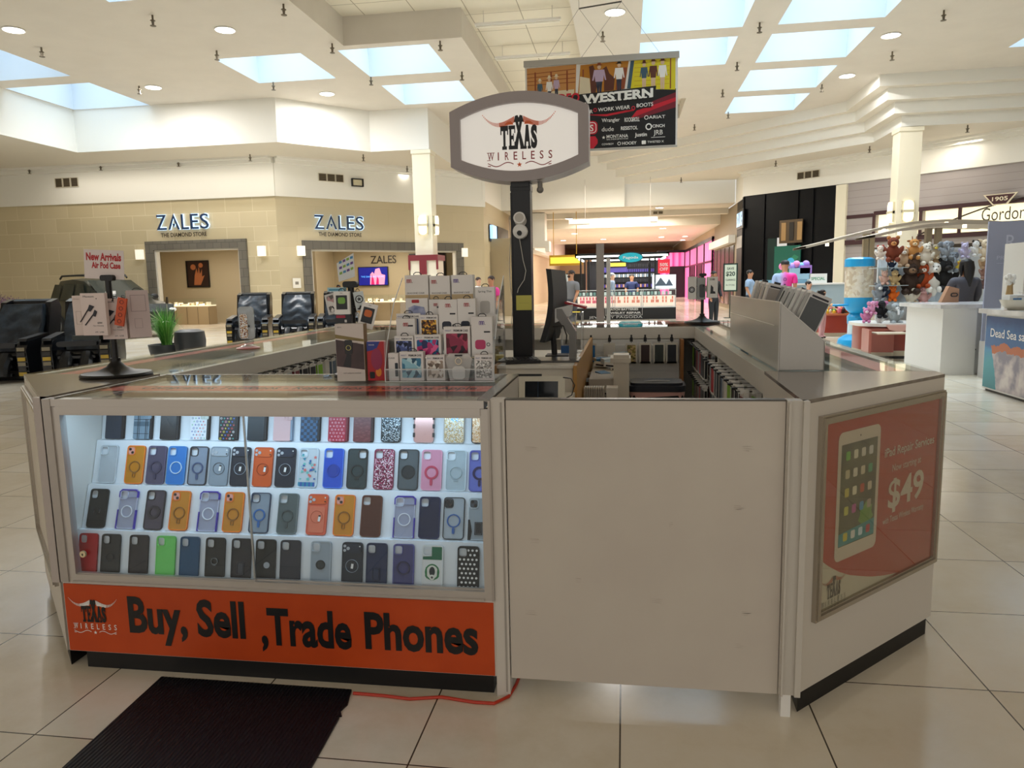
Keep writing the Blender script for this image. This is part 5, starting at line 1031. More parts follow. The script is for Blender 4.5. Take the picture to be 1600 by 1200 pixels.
for i, (dy, h_, nm) in enumerate(binb):
    z = .03; hh = .285+.004*i; q = thing('boxed_phone_case', '%s-fronted boxed phone case leaning in the acrylic bin, %s from the sloping front' % (nm.split()[-1], ordn[i]), 'boxed phone case', (.69, 3.06+dy, TZ+.035), group=GB, rot=(0, .42 if i < 6 else .25, 0))
    b = B(); b.box(-.05, .04, -.035, .035, 0, hh, 0); b.box(-.051, -.05, -.03, .03, .01, hh-.01, 1); b.obj('box_body', [mat('#dcdad8', .4), mat(h_, .35)], q, smooth=0)
    b = B(); b.box(-.045, .035, -.0365, -.035, .012, hh-.025, 0); b.box(-.04, .03, -.037, -.0365, hh-.02, hh-.012, 1); b.obj('window', [mat(h_, .2), INK], q, smooth=0)
    if i % 3 == 0: b = B(); b.box(-.02, .01, -.01, .01, hh, hh+.012); b.obj('hang_tab', BLACK, q, smooth=0)
# little blue box under the glass
b = B(); b.box(-.03, .03, -.02, .02, 0, .05); b.box(-.031, -.03, -.015, .015, .01, .04, 1); b.box(.01, .03, -.0205, -.02, .01, .045, 1); o = b.obj('small_box', [mat('#5aa6d8', .4), WHITE], loc=(.68, 4.3, TZ-.078), smooth=0); tag(o, 'small blue box lying under the glass of the right counter', 'box')
# ---- things on the desk
mo = thing('monitor', 'curved black computer monitor seen nearly edge-on on the cash desk', 'monitor', (-.475, 4.45, .95))
P = [(-.012+.03*math.sin(PI*i/12), .10+.43*i/12) for i in range(13)]
b = B(); b.add([(p[0]-.018, -.14, p[1]) for p in P]+[(p[0]+.012, -.14, p[1]) for p in P]+[(p[0]+.03, .3, p[1]) for p in P]+[(p[0]+.06, .3, p[1]) for p in P],
  [(i, i+1, 14+i, 13+i) for i in range(12)]+[(26+i, 39+i, 40+i, 27+i) for i in range(12)]+[(i, 26+i, 27+i, i+1) for i in range(12)]+[(13+i, 14+i, 40+i, 39+i) for i in range(12)]+[(0, 13, 39, 26), (12, 38, 51, 25)])
b.obj('screen_housing', BLK2, mo, rot=(0, .10, 0)); b = B(); b.box(.0, .14, -.02, .12, 0, .012); b.cyl((.05, .05, .01), (.03, .08, .3), .018); b.obj('stand', BLK2, mo)
pr = thing('receipt_printer', 'grey angled terminal stand behind the monitor, with a white paper tray', 'terminal', (-.385, 4.25, .95))
b = B(); b.prism([(0, .3), (.03, .3), (.11, .17), (.11, 0), (.07, 0), (.07, .15), (.0, .25)], -.03, .05); b.obj('stand_arm', mat('#7f7d7b', .35, .3), pr, smooth=0)
b = B(); b.prism([(-.01, .22), (.08, .26), (.085, .32), (-.01, .30)], -.02, .12); b.obj('head', mat('#c9c8c6', .4), pr, smooth=0); b = B(); b.box(-.14, .13, -.12, .1, 0, .012); b.obj('base', mat('#5d5d5c', .3, .4), pr, smooth=0)
b = B(); b.tube([(-.02, -.05, .2), (.04, -.06, .205), (.06, -.06, .15), (.055, -.06, .1)], .004); b.obj('cable', BLACK, pr)
rh = thing('red_topped_rack', 'clear acrylic holder with a sloping red top behind the terminal stand', 'holder', (-.33, 4.72, .95)); b = B(); b.box(-.07, .07, -.04, .08, .0, .26); b.obj('body', ACRYL, rh, smooth=0)
b = B(); [b.box(-.06+.04*i, -.055+.04*i, -.042, -.04, .02, .24) for i in range(4)]; b.box(-.07, .0, -.045, -.03, .0, .05, 1); b.obj('ribs', [WHITE, mat('#2a5c98', .4)], rh, smooth=0)
b = B(); b.add([(-.10, -.05, .33), (.09, -.05, .28), (.09, .1, .28), (-.10, .1, .33), (-.10, -.05, .345), (.09, -.05, .295), (.09, .1, .295), (-.10, .1, .345)], [(3, 2, 1, 0), (4, 5, 6, 7), (0, 1, 5, 4), (1, 2, 6, 5), (2, 3, 7, 6), (3, 0, 4, 7)]); b.obj('red_top', mat('#b8242c', .35), rh, smooth=0)
kb = thing('keyboard', 'black keyboard tilted in front of the sign post', 'keyboard', (-.64, 4.12, .953), rot=(.05, .0, .3)); b = B(); b.box(-.15, .16, -.07, .07, 0, .018); b.obj('body', BLK2, kb, smooth=0)
b = B(); [b.box(-.14+.022*i, -.122+.022*i, -.06+.024*j, -.04+.024*j, .018, .024) for i in range(13) for j in range(5)]; o = b.obj('keys', mat('#26272b', .4), kb, smooth=0); o['kind'] = 'stuff'
b = B(); b.box(-.1, .1, -.08, .08, 0, .03); b.box(-.08, .08, -.06, .06, .03, .06); o = b.obj('card_reader', mat('#e4e2dd', .4), loc=(-.83, 4.35, .951), smooth=0); tag(o, 'white card reader block left of the black post on the desk', 'card reader')
ta = thing('tablet', 'white framed tablet standing on the low shelf with a cable looping at its right', 'tablet', (-.42, 3.7, .811), rot=(-.2, 0, 0)); b = B(); b.prism(rr(0, .055, .24, .125, .012), 0, .01); b.obj('frame', mat('#e0dac9', .35), ta); b = B(); b.box(-.085, .085, -.001, 0, .008, .09); b.box(-.02, -.015, -.0013, -.001, .008, .09, 1); b.obj('screen', [mat('#141a22', .08), mat('#2a3a4a', .1)], ta, smooth=0)
b = B(); b.box(-.13, .0, -.004, .02, .117, .128); b.obj('cover_flap', BLACK, ta, smooth=0); b = B(); b.tube([(.11, .0, .11), (.15, -.0, .105), (.17, 0, .07), (.155, 0, .02), (.12, 0, .002)], .003); b.obj('cable', BLACK, ta)
nt_ = B(); nt_.box(-.045, .045, -.0025, 0, -.04, .045); nt_.box(-.03, .03, -.003, -.0025, .0, .001, 1); o = nt_.obj('sticky_note', [mat('#c8c25c', .5), mat('#8a8440', .5)], loc=(-.575, 4.247, 1.285), smooth=0); tag(o, 'yellow sticky note taped to the black post', 'note')
sc = thing('security_camera', 'round white indoor camera mounted on the black post', 'camera', (-.585, 4.245, 1.72)); b = B(); b.lathe([(.001, -.035), (.03, -.035), (.042, -.02), (.04, .02), (.02, .03), (.001, .03)], n=20); b.obj('base', WHITE, sc, rot=(PI/2, 0, 0), loc=(0, -.03, -.03)); b = B(); b.cyl((0, 0, .03), (0, -.06, .045), .034, .034, 24); b.obj('head', WHITE, sc); b = B(); b.cyl((0, -.06, .045), (0, -.063, .0457), .025, .025, 20); b.obj('lens_ring', mat('#c9c4bc', .4), sc); b = B(); b.cyl((0, -.02, -.045), (0, -.068, -.04), .014, .014, 12); b.obj('lens', BLACK, sc)
b = B(); b.tube([(-.59, 4.2, 1.66), (-.585, 4.24, 1.6), (-.575, 4.243, 1.53), (-.56, 4.243, 1.47), (-.57, 4.243, 1.42), (-.605, 4.243, 1.37), (-.612, 4.243, 1.345)], .0022, 6); o = b.obj('power_cord', mat('#d8d4cc', .5)); tag(o, 'thin white cord running down the front of the black post', 'cord')
b = B(); b.tube([(-.66, 4.3, 1.78), (-.655, 4.3, 1.65), (-.665, 4.3, 1.5), (-.66, 4.3, 1.38), (-.645, 4.3, 1.28), (-.66, 4.3, 1.18), (-.65, 4.3, 1.05)], .0022, 6); o = b.obj('power_cord', mat('#d8d4cc', .5)); tag(o, 'thin white cord hanging beside the left edge of the black post', 'cord')
# ---- stock seen through the kiosk opening
b = B(); b.box(-.275, -.255, 3.96, 6.0, .55, .952); o = b.obj('shelf_side_board', mat('#b98a4a', .5)); tag(o, 'raw-edged wooden board along the right side of the cash desk', 'board')
b = B(); b.box(-.25, .0, 4.4, 5.9, .0, .56); o = b.obj('stock_cabinet', mat('#cfc8bc', .5)); tag(o, 'low white cabinet right of the cash desk carrying stacks of stock', 'cabinet')
b = B(); b.box(-.07, .03, 4.75, 4.9, .56, .93); b.box(-.09, .04, 4.74, 4.95, .88, .91); o = b.obj('cardboard_bin', mat('#ddd5c6', .5)); tag(o, 'tall cream carton standing beside the trash can', 'box')
random.seed(11)
for i in range(9):
    x = -.245+i*.014; b = B(); b.box(0, .011, 0, .12, 0, .20); b.box(.001, .010, -.0006, 0, .01, .19, 1); o = b.obj('screen_protector_pack', [mat('#d8d2c6', .5), mat('#9a938a', .5)], loc=(x, 4.45, .562), rot=(-.05, 0, 0), smooth=0); tag(o, 'thin upright white pack in the row of packs by the wooden board', 'pack', 'upright packs beside the desk')
b = B(); b.box(0, .07, 0, .12, 0, .19); o = b.obj('stock_box', mat('#e3dcd2', .5), loc=(-.11, 4.5, .562), smooth=0); tag(o, 'plain white box between the row of upright packs and the tall carton', 'box')
cols = ['#e8e6e2', '#d8d4cc', '#f0f0ee', '#c8d4dc', '#e6e0d4', '#3a3c42', '#2c6c9c', '#d8c860']
for i in range(22):
    x = random.uniform(-.21, .0); y = 4.8+i*.052; z = .56+.012*(i % 4)+.22*(.5+.5*min(1, i/12)); wq, dq = random.uniform(.07, .12), random.uniform(.05, .1)
    b = B(); b.box(-wq/2, wq/2, -dq/2, dq/2, 0, .02+.02*random.random()); b.box(-wq/3, wq/3, -dq/2-.0006, -dq/2, .004, .016, 1)
    h_ = cols[i % len(cols)]; o = b.obj('accessory_pack', [mat(h_, .4), INK], loc=(x, y, z), rot=(random.uniform(-.15, .15), random.uniform(-.1, .1), random.uniform(-.6, .6)), smooth=0); tag(o, 'small flat accessory pack in the loose heap beside the desk', 'pack', 'heap of accessory packs')
b = B(); b.box(-.23, .02, 4.78, 5.9, .56, .77); o = b.obj('stock_box', mat('#bdb5a8', .5)); tag(o, 'long low carton under the heap of accessory packs', 'box')
tc_ = thing('trash_can', 'dark trash can with a closed rounded lid and pink liner showing', 'trash can', (.215, 5.1, 0))
b = B(); o_ = rr(0, 0, .36, .28, .05); i_ = rr(0, 0, .30, .22, .04)
n = len(o_); b.add([(p[0], p[1], 0) for p in i_]+[(p[0], p[1], .66) for p in o_], [(k, (k+1) % n, n+(k+1) % n, n+k) for k in range(n)]+[tuple(range(n))]); b.obj('body', BLK2, tc_)
b = B(); b.prism(rr(0, 0, .385, .30, .06), .66, .70, ax='z'); b.prism(rr(0, 0, .35, .27, .06), .70, .718, ax='z'); b.obj('lid', mat('#262a36', .3), tc_); b = B(); n = 40; ro = rr(0, 0, .372, .292, .055, 9)
b.add([(p[0], p[1], .66) for p in ro]+[(p[0]*.995, p[1]*.995, .628+.012*math.sin(i*1.7)) for i, p in enumerate(ro)], [(k, (k+1) % len(ro), len(ro)+(k+1) % len(ro), len(ro)+k) for k in range(len(ro))]); b.obj('liner', mat('#d8a8a0', .4), tc_)
b = B(); b.tube([(-.08, -.05, .72), (0, -.04, .724), (.09, -.03, .72)], .004); o = b.obj('wire_scrap', mat('#c8c6c2', .4), tc_)
# hanging packages on the far slatwall
hk = [(-.27, '#2f78b8', 'blue topped'), (-.12, '#d8d4cc', 'white topped'), (.055, '#c8b478', 'yellow floral'), (.165, '#3f2f30', 'dark maroon'), (.275, '#39413f', 'dark green'), (.375, '#262a34', 'dark navy')]
for i, (x, h_, nm) in enumerate(hk):
    q = thing('hanging_case_package', 'white package with a %s case hung on the far slatwall' % nm, 'case package', (x, 5.99, .925-.012)); b = B(); b.box(-.045, .045, 0, .015, -.175, -.01); b.box(-.04, .04, -.0, .03, -.175, -.16); b.obj('box_body', mat('#d8d4c8', .4), q, smooth=0)
    b = B(); b.prism(rr(0, -.092, .068, .135, .004), -.002, .001); b.obj('window', glitter_mat('floral_case', ['#c8b478', '#5a5c30', '#b89a80', '#8a7c40'], 70) if i == 2 else mat(h_, .25), q); b = B(); b.prism([(-.012, 0), (.012, 0), (.012, .03), (.007, .035), (.007, .055), (-.007, .055), (-.007, .035), (-.012, .03)], .03, .05); b.tube([(0, .0, -.005), (0, .108, .01)], .003); b.obj('hook', BLACK, q, smooth=0)
# hooks with packages on the inner side of the two side counters
def hook_row(x, sgn, y0, y1, n, z, lab, labp, grp):
    cn = ['lime green', 'dark red', 'slate', 'cream', 'near-black', 'bright red', 'blue-grey', 'charcoal', 'grey', 'black']
    cc = ['#8cc43c', '#7c2c38', '#3c4a58', '#e8e4dc', '#22262e', '#b8242c', '#6a7a8c', '#2c3038', '#8a949c', '#1c1e24']
    for i in range(n):
        y = y0+(y1-y0)*i/(n-1); q = thing('display_hook', lab, 'hook', (x, y, z), 0, grp[0]); b = B(); b.tube([(0, 0, 0), (sgn*.14, 0, 0), (sgn*.16, 0, .018)], .0028, 5); b.tube([(0, 0, .02), (sgn*.15, 0, .02)], .002, 4); b.box(sgn*.15-.012, sgn*.15+.012, -.014, .014, .012, .02); b.obj('wire', BLACK, q, smooth=0)
        for k in range(2):
            q = thing('hanging_package', labp.replace('boxed', 'boxed ' + cn[(i*3+k+n) % len(cc)]) + ('' if z > .8 else ', lower row'), 'case package', (x+sgn*(.05+.055*k), y, z-.004), random.uniform(-.1, .1), grp[1]); b = B(); b.box(-.011, .011, -.042, .042, -.185, 0, 0); b.box(-.02, .02, -.012, .012, -.006, .014, 1); b.obj('box_body', [mat('#e2dfd9', .4), WHITE], q, smooth=0)
            b = B(); b.box(-.0125, -.011, -.034, .034, -.17, -.02, 0); b.box(.011, .0125, -.034, .034, -.17, -.02, 0); b.box(-.008, .008, -.0435, -.042, -.175, -.02, 0); b.obj('window', mat(cc[(i*3+k+n) % len(cc)], .3), q, smooth=0)
HG = ('hooks under the right counter', 'packages hanging under the right counter'); HL = ('hooks under the left counter', 'packages hanging under the left counter')
for z, y0, y1, n in ((.90, 5.2, 5.95, 8), (.66, 5.2, 5.95, 8), (.88, 3.5, 4.8, 10)): hook_row(.655, -1, y0, y1, n, z, 'black wire hook on the inner side of the right counter', 'boxed phone case hanging inside the right counter', HG)
for z, y0, y1, n in ((.91, 3.6, 4.9, 12), (.90, 5.2, 6.0, 6)): hook_row(-2.135, 1, y0, y1, n, z, 'black wire hook on the inner side of the left counter', 'boxed phone case hanging inside the left counter', HL)
# ---- floor: mat and cable
RM, nt, bs = nodes('ribbed_rubber'); tc = N(nt, 'ShaderNodeTexCoord'); sp = N(nt, 'ShaderNodeSeparateXYZ'); nt.links.new(tc.outputs['Object'], sp.inputs[0])
wv = math_n(nt, 'SINE', math_n(nt, 'MULTIPLY', sp.outputs[0], 2*PI*75)); bp = N(nt, 'ShaderNodeBump'); bp.inputs['Strength'].default_value = 1; bp.inputs['Distance'].default_value = .003; nt.links.new(wv, bp.inputs['Height']); nt.links.new(bp.outputs[0], bs.inputs['Normal'])
bs.inputs['Base Color'].default_value = (*hexc('#070a13'), 1); bs.inputs['Roughness'].default_value = .42
pl_ = [at(255, 1057, Z=0), at(551, 1077, Z=0), at(545, 1100, Z=0), at(534, 1110, Z=0), at(536, 1118, Z=0), at(527, 1119, Z=0), at(532, 1121, Z=0), at(488, 1200, Z=0), at(440, 1290, Z=0), at(-30, 1290, Z=0), at(100, 1200, Z=0)]
b = B(); b.prism([(p.x, p.y-.01) for p in pl_], .001, .006, ax='z'); o = b.obj('rubber_mat', RM, smooth=0); tag(o, 'black ribbed rubber runner mat on the tile in front of the display case', 'mat')
P = [at(x, y, Z=.006) for x, y in ((552, 1083), (600, 1087), (640, 1092), (690, 1089), (740, 1097), (772, 1099), (795, 1088), (806, 1070), (812, 1056), (815, 1045))]
b = B(); b.tube([(p.x, p.y, .006) for p in P], .0055, 8); o = b.obj('extension_cord', mat('#c4381e', .4)); tag(o, 'orange extension cord lying along the kick plate and under the gate', 'cord')
# ================================================================ PEOPLE
def person(label, loc, rz, h, skin, shirt, pants, hair, sleeve='short', long_hair=False, arms=((.1, .04, -.02), (.05, .12, .0)), head=(0, 0), hairlen=.2, build=1.0, cap=None, extras=None, larm=None, rarm=None, skirt=False):
    """faces -y. larm / rarm: (elbow, wrist) as fractions of height"""
    t = thing('person', label, 'person', loc, rz); H = h; V = []; E = []; R = []
    def v(x, y, z, r, p=None, ry=None):
        V.append((x*H, y*H, z*H)); R.append((r*H, (ry or r)*H))
        if p is not None: E.append((p, len(V)-1))
        return len(V)-1
    k = build
    pel = v(0, 0, .52, .078*k, None, .062*k); wa = v(0, .0, .60, .072*k, pel, .055*k); ch = v(0, .003, .71, .088*k, wa, .062*k); nb = v(0, .008, .80, .05, ch, .045); nk = v(0, .0, .845, .032, nb); h1 = v(head[0]*.3, -.006+head[1]*.3, .885, .046, nk, .05); h2 = v(head[0], -.004+head[1], .935, .05, h1, .056); h3 = v(head[0], head[1], .972, .034, h2, .04)
    la = larm or ((.135, .01, .65), (.13, -.05, .53)); ra = rarm or ((-.135, .01, .65), (-.13, -.05, .53)); hands = []
    for sg, (el, wr) in ((1, la), (-1, ra)):
        s_ = v(sg*.105*k, .005, .785, .04, ch); e = v(el[0], el[1], el[2], .027, s_); w_ = v(wr[0], wr[1], wr[2], .019, e)
        d = Vector(wr)-Vector(el); d = d.normalized(); hd = v(*(Vector(wr)+d*.04), .021, w_, .012); hands.append((Vector(wr)+d*.045, d, sg))
        hp = v(sg*.05, 0, .49, .058*k, pel); kn = v(sg*.055, -.008, .28, .036, hp); an = v(sg*.055, .004, .05, .024, kn); v(sg*.058, -.06, .018, .022, an, .018)
    me = bpy.data.meshes.new('skel'); me.from_pydata(V, E, []); o = bpy.data.objects.new('skel', me); COL.objects.link(o)
    md = o.modifiers.new('s', 'SKIN'); md.use_smooth_shade = True; o.modifiers.new('u', 'SUBSURF').levels = 2
    for i, sv in enumerate(me.skin_vertices[0].data): sv.radius = R[i]; sv.use_root = (i == 0)
    bpy.context.view_layer.update(); ev = bpy.data.meshes.new_from_object(o.evaluated_get(bpy.context.evaluated_depsgraph_get()))
    vs = [v_.co.copy() for v_ in ev.vertices]; ns = [v_.normal.copy() for v_ in ev.vertices]; fs = [tuple(p.vertices) for p in ev.polygons]
    bpy.data.objects.remove(o); bpy.data.meshes.remove(ev)
    def near_arm(c):
        best = None
        for sg, (el, wr) in ((1, la), (-1, ra)):
            A = Vector((sg*.105*k, .005, .785))*H; B_ = Vector(el)*H; C = Vector(wr)*H
            for (P, Q, off) in ((A, B_, 0), (B_, C, 1)):
                u = (c-P).dot(Q-P)/max((Q-P).length_squared, 1e-9); u = max(0, min(1.4 if off else 1, u)); dd = (c-(P+(Q-P)*u)).length
                if best is None or dd < best[0]: best = (dd, off+u)
        return best
    def region(c):
        z = c.z/H; da, u = near_arm(c)
        if z < .035: return 'shoe'
        inarm = da < .045*H and (abs(c.x) > .085*k*H or u > .6) and u > .15
        if inarm: return 'sleeve' if (sleeve == 'long' and u < 1.95) or (sleeve == 'short' and u < .8) else 'skin'
        if z < .535: return 'pants'
        if z < .818: return 'sleeve'
        return 'skin'
    reg = [region(sum((vs[i] for i in f), Vector())/len(f)) for f in fs]
    b = B(); b.add(vs, fs, 0)
    # nose, ears, chin on the head; fingers on the hands
    hc = Vector((head[0]*H, (head[1]-.004)*H, .925*H)); 
    b.add([hc+Vector((x*H, y*H, z*H)) for x, y, z in ((0, -.064, -.012), (-.010, -.052, -.016), (.010, -.052, -.016), (0, -.05, .014), (0, -.05, -.02))], [(0, 1, 3), (0, 3, 2), (0, 4, 1), (0, 2, 4)], 0)
    for sg in (-1, 1): b.ball(hc+Vector((sg*.051*H, .002*H, -.002*H)), (.006*H, .012*H, .018*H), 0, 6, 5)
    for p, d, sg in hands:
        side = d.cross(Vector((0, -1, .2))).normalized()
        for j, L_ in enumerate((.036, .042, .04, .032)): q = (p+side*(j-1.5)*.0095)*H; b.tube([q, q+(d*L_*.55)*H, q+(d*L_+Vector((0, -.006, -.004)))*H], .0045*H, 5, 0, [.0048*H, .0045*H, .0032*H])
        q = (p-d*.02-side*.016)*H; b.tube([q, q+(d*.018-side*.012)*H, q+(d*.036-side*.012)*H], .005*H, 5, 0, [.0055*H, .005*H, .0035*H])
    b.fixn = False; sk = mat(skin, .5); body = b.obj('body', sk, t, smooth=60)
    def shellpart(name, kinds, off, m):
        sel = [f for f, r_ in zip(fs, reg) if r_ in kinds]
        if not sel: return
        idx = {}; B2 = B(); 
        for f in sel:
            for i in f: idx.setdefault(i, len(idx))
        B2.fixn = False; B2.add([vs[i]+ns[i]*off*H for i in idx], [tuple(idx[i] for i in f) for f in sel], 0)
        o = B2.obj(name, m, t, smooth=60); s_ = o.modifiers.new('thick', 'SOLIDIFY'); s_.thickness = .004*H; s_.offset = -1; return o
    shellpart('shirt', ('sleeve',), .008, shirt if not isinstance(shirt, str) else mat(shirt, .7)); shellpart('trousers', ('pants',), .007, mat(pants, .7)); shellpart('shoes', ('shoe',), .006, mat('#2a2a2c', .5))
    # face
    b = B()
    for sg in (-1, 1): b.ball(hc+Vector((sg*.019*H, -.0475*H, .004*H)), (.0075*H, .004*H, .004*H), 0, 6, 4)
    b.obj('eyes', mat('#1c1410', .3), t); b = B(); b.ball(hc+Vector((0, -.047*H, -.032*H)), (.014*H, .005*H, .004*H), 0, 8, 4); b.obj('mouth', mat('#8a4a40', .5), t)
    if hair:
        b = B(); b.ball(hc+Vector((0, .012*H, .018*H)), (.056*H, .058*H, .048*H), 0, 14, 8)
        if long_hair:
            n = 10; P = [hc+Vector((0, .040*H, .03*H)), hc+Vector((0, .052*H, -.03*H)), hc+Vector((0, .056*H, -.09*H)), hc+Vector((0, .058*H, -(hairlen)*H))]
            b.tube(P, .04*H, 10, 0, [.045*H, .05*H, .042*H, .018*H])
            for sg in (-1, 1): b.tube([hc+Vector((sg*.04*H, .01*H, .02*H)), hc+Vector((sg*.052*H, .012*H, -.04*H)), hc+Vector((sg*.05*H, .02*H, -.1*H))], .02*H, 8, 0, [.022*H, .02*H, .008*H])
        b.obj('hair', mat(hair, .5), t, smooth=60)
    if cap: b = B(); b.ball(hc+Vector((0, .0, .026*H)), (.058*H, .062*H, .04*H), 0, 14, 8); b.box(hc.x-.03*H, hc.x+.03*H, hc.y-.105*H, hc.y-.05*H, hc.z+.022*H, hc.z+.028*H); b.obj('cap', mat(cap, .6), t, smooth=60)
    if extras: extras(t, H, hc)
    return t
SK1, SK2, SK3 = '#c08a68', '#b07a58', '#d8a88c'
def shades(t, H, hc):
    b = B(); b.box(hc.x-.045*H, hc.x+.045*H, hc.y-.056*H, hc.y-.048*H, hc.z-.002*H, hc.z+.014*H); b.obj('sunglasses', BLACK, t); b = B(); b.ball(hc+Vector((0, -.04*H, -.035*H)), (.032*H, .018*H, .022*H), 0, 8, 6); b.obj('beard', mat('#3a2418', .8), t)
person('man with short dark hair, beard and sunglasses in a grey polo shirt walking past', (-1.42, 20, 0), -.75, 1.74, SK1, '#77787c', '#3a3c44', '#2a1c14', build=1.15, extras=shades)
def logojersey(t, H, hc):
    b = B(); b.annulus(0, .73*H, .022*H, .005*H, 0, .004, 0, 12)
    for i in range(6): b.box(-.01*H, .012*H, 0, .004, (.655-.025*i)*H, (.67-.025*i)*H, 0)
    b.obj('jersey_print', mat('#2c2440', .5), t, loc=(.0, .078*H, 0)); 
JER, nt, bs = nodes('pink_blue_jersey'); tc = N(nt, 'ShaderNodeTexCoord'); sp = N(nt, 'ShaderNodeSeparateXYZ'); nt.links.new(tc.outputs['Object'], sp.inputs[0]); nt.links.new(ramp(nt, math_n(nt, 'ADD', math_n(nt, 'MULTIPLY', sp.outputs[0], -1.6), .5), [(.3, '#9fb4da'), (.5, '#d86ac0'), (.62, '#f0359a')]), bs.inputs['Base Color']); bs.inputs['Roughness'].default_value = .6
person('man in black cap and pink and blue jersey, seen from behind', (3.98, 19.5, 0), PI-.15, 1.86, SK1, JER, '#2c2e36', None, cap='#17181c', build=1.15, extras=logojersey)
person('woman with tied dark hair in a light blue t-shirt, looking right', (3.78, 23.5, 0), 1.1, 1.68, SK1, '#8fa8c4', '#3a4250', '#17120f', larm=((.11, -.06, .68), (.06, -.16, .66)))
person('person in dark clothing passing behind the far spinner rack', (2.6, 22.5, 0), .6, 1.66, SK2, '#17181c', '#1c1d22', '#0f0c0a', sleeve='long')
person('woman with long black hair in a grey hoodie, seen from behind at the white counter', (5.28, 12.6, 0), PI+.25, 1.66, SK1, '#4c4a52', '#1f2026', '#120d0c', sleeve='long', long_hair=True, hairlen=.2, build=1.1, larm=((.135, -.04, .66), (.08, -.13, .6)))
person('small black-haired girl in a pink and white shirt reaching right', (4.48, 17.8, 0), .9, 1.13, SK3, '#e6cfcc', '#d8a8b0', '#1a1210', long_hair=True, hairlen=.22, larm=((.1, -.08, .68), (.12, -.18, .62)))
person('taller girl with a black bun and a light top just behind the small girl', (4.42, 18.9, 0), .9, 1.33, SK3, '#dfe4ea', '#5a6a80', '#1a1210', long_hair=False)
person('woman with brown hair in a white shirt near the jewelry shop corner', (-4.45, 22.5, 0), .8, 1.63, SK3, '#e8e4e0', '#4a4a50', '#3a261a')
person('woman in a bright pink shirt partly hidden behind the black sign post', (-3.3, 18.3, 0), -.5, 1.62, SK1, '#e23a98', '#1c1c20', '#2a1a14')
person('clerk with dark hair sitting behind the counter of the jewelry shop', (-13.1, 29.6, 0) if 0 else (-10.9, 27.3, 0), .3, 1.5, SK2, '#1b1c20', '#1b1c20', '#0d0b0a', sleeve='long')
person('grey-haired customer in a blue-grey shirt standing at the jewelry kiosk', (-.45, 28.3, 0), PI/2, 1.74, SK3, '#7c8a9c', '#44506a', '#8a8a8c', sleeve='long')
person('attendant in dark blue standing inside the jewelry kiosk', (.28, 29.2, 0), 0, 1.68, SK1, '#24305a', '#1c2030', '#1c140f')
# ================================================================ ZALES FRONTS
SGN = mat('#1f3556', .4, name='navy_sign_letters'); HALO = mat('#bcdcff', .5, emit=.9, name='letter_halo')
def zsign(loc, rz, w, lab):
    t = thing('shop_sign', lab, 'sign', loc, rz); b = B()
    def letters(b, y, m, bold, g=0):
        x = -w/2
        for ch, ww in (('Z', .19), ('A', .22), ('L', .14), ('E', .15), ('S', .16)):
            W_ = w*ww; 
            if ch == 'A':
                t_ = w*.022
                b.prism([(x, -.001), (x+W_*.5, w*.27), (x+W_, 0), (x+W_-t_*1.6, 0), (x+W_*.5, w*.27-t_*3), (x+t_*1.6, 0)], y-.02, y, m); b.prism([(x+W_*.5-.05, w*.1), (x+W_*.5+.05, w*.1), (x+W_*.5, w*.04)], y-.02, y, m)
            else: b.text(ch, x, 0, W_, w*.26, y-.02, m, bold)
            x += W_+w*.035
    letters(b, 0, 0, .0); 
    for dx, dz in ((.03, -.02), (.03, .02), (-.02, -.02), (-.02, .02), (.0, .03)):
        pass
    o = b.obj('letters', SGN, t, smooth=0); s_ = o.modifiers.new('thick', 'SOLIDIFY'); s_.thickness = .03
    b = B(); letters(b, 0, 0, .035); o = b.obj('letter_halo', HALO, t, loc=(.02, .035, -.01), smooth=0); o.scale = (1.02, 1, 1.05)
    b = B(); b.text('THE DIAMOND STORE', -w*.43, -w*.13, w*.88, w*.075, -.01, 0, .02); b.obj('tagline', mat('#2c2018', .4), t, smooth=0); return t
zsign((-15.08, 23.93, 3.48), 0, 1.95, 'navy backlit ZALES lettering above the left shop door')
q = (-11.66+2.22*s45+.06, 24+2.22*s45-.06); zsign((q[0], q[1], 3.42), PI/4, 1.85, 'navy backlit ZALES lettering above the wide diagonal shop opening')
t = thing('shop_sign', 'edge-on lit blue ZALES sign on the corridor side of the corner', 'sign', (-5.6, 31.6, 3.3)); b = B(); b.box(0, .12, -.5, .5, 0, .55); b.text('ZALES', 0, 0, 1, .4, 0) if 0 else None; b.obj('letters', mat('#9cc8f0', .4, emit=.9), t, smooth=0); b = B(); b.box(-.02, .0, -.55, .55, -.12, .6); b.obj('backing', mat('#1c2c44', .4), t, smooth=0)
b = B(); b.text('ZALES', 0, 0, 1.15, .33, 0, 0, .0); o = b.obj('shop_sign', mat('#2a1e16', .4), loc=(-10.98, 31.35, 2.38), smooth=0); tag(o, 'dark ZALES lettering on the inner wall above the television', 'sign'); s_ = o.modifiers.new('thick', 'SOLIDIFY'); s_.thickness = .03
tv = thing('television', 'wall television showing a pink hand on a blue screen, inside the jewelry shop', 'television', (-10.88, 31.3, 1.42)); b = B(); b.box(-.68, .68, 0, .07, 0, .82); b.obj('housing', BLACK, tv, smooth=0)
b = B(); b.flat([(-.65, .03), (.65, .03), (.65, .79), (-.65, .79)], -.003, 0); b.prism([(-.15, .05), (-.12, .5), (-.02, .6), (.05, .5), (.12, .72), (.3, .76), (.38, .5), (.55, .45), (.5, .05)], -.012, -.004, 1); b.flat([(-.1, .05), (-.05, .5), (.02, .3), (.05, .05)], -.014, 2); b.flat([(.12, .05), (.18, .4), (.25, .3), (.25, .05)], -.014, 2); b.text('THE DIAMOND STORE', -.55, .36, 1.05, .07, -.016, 3)
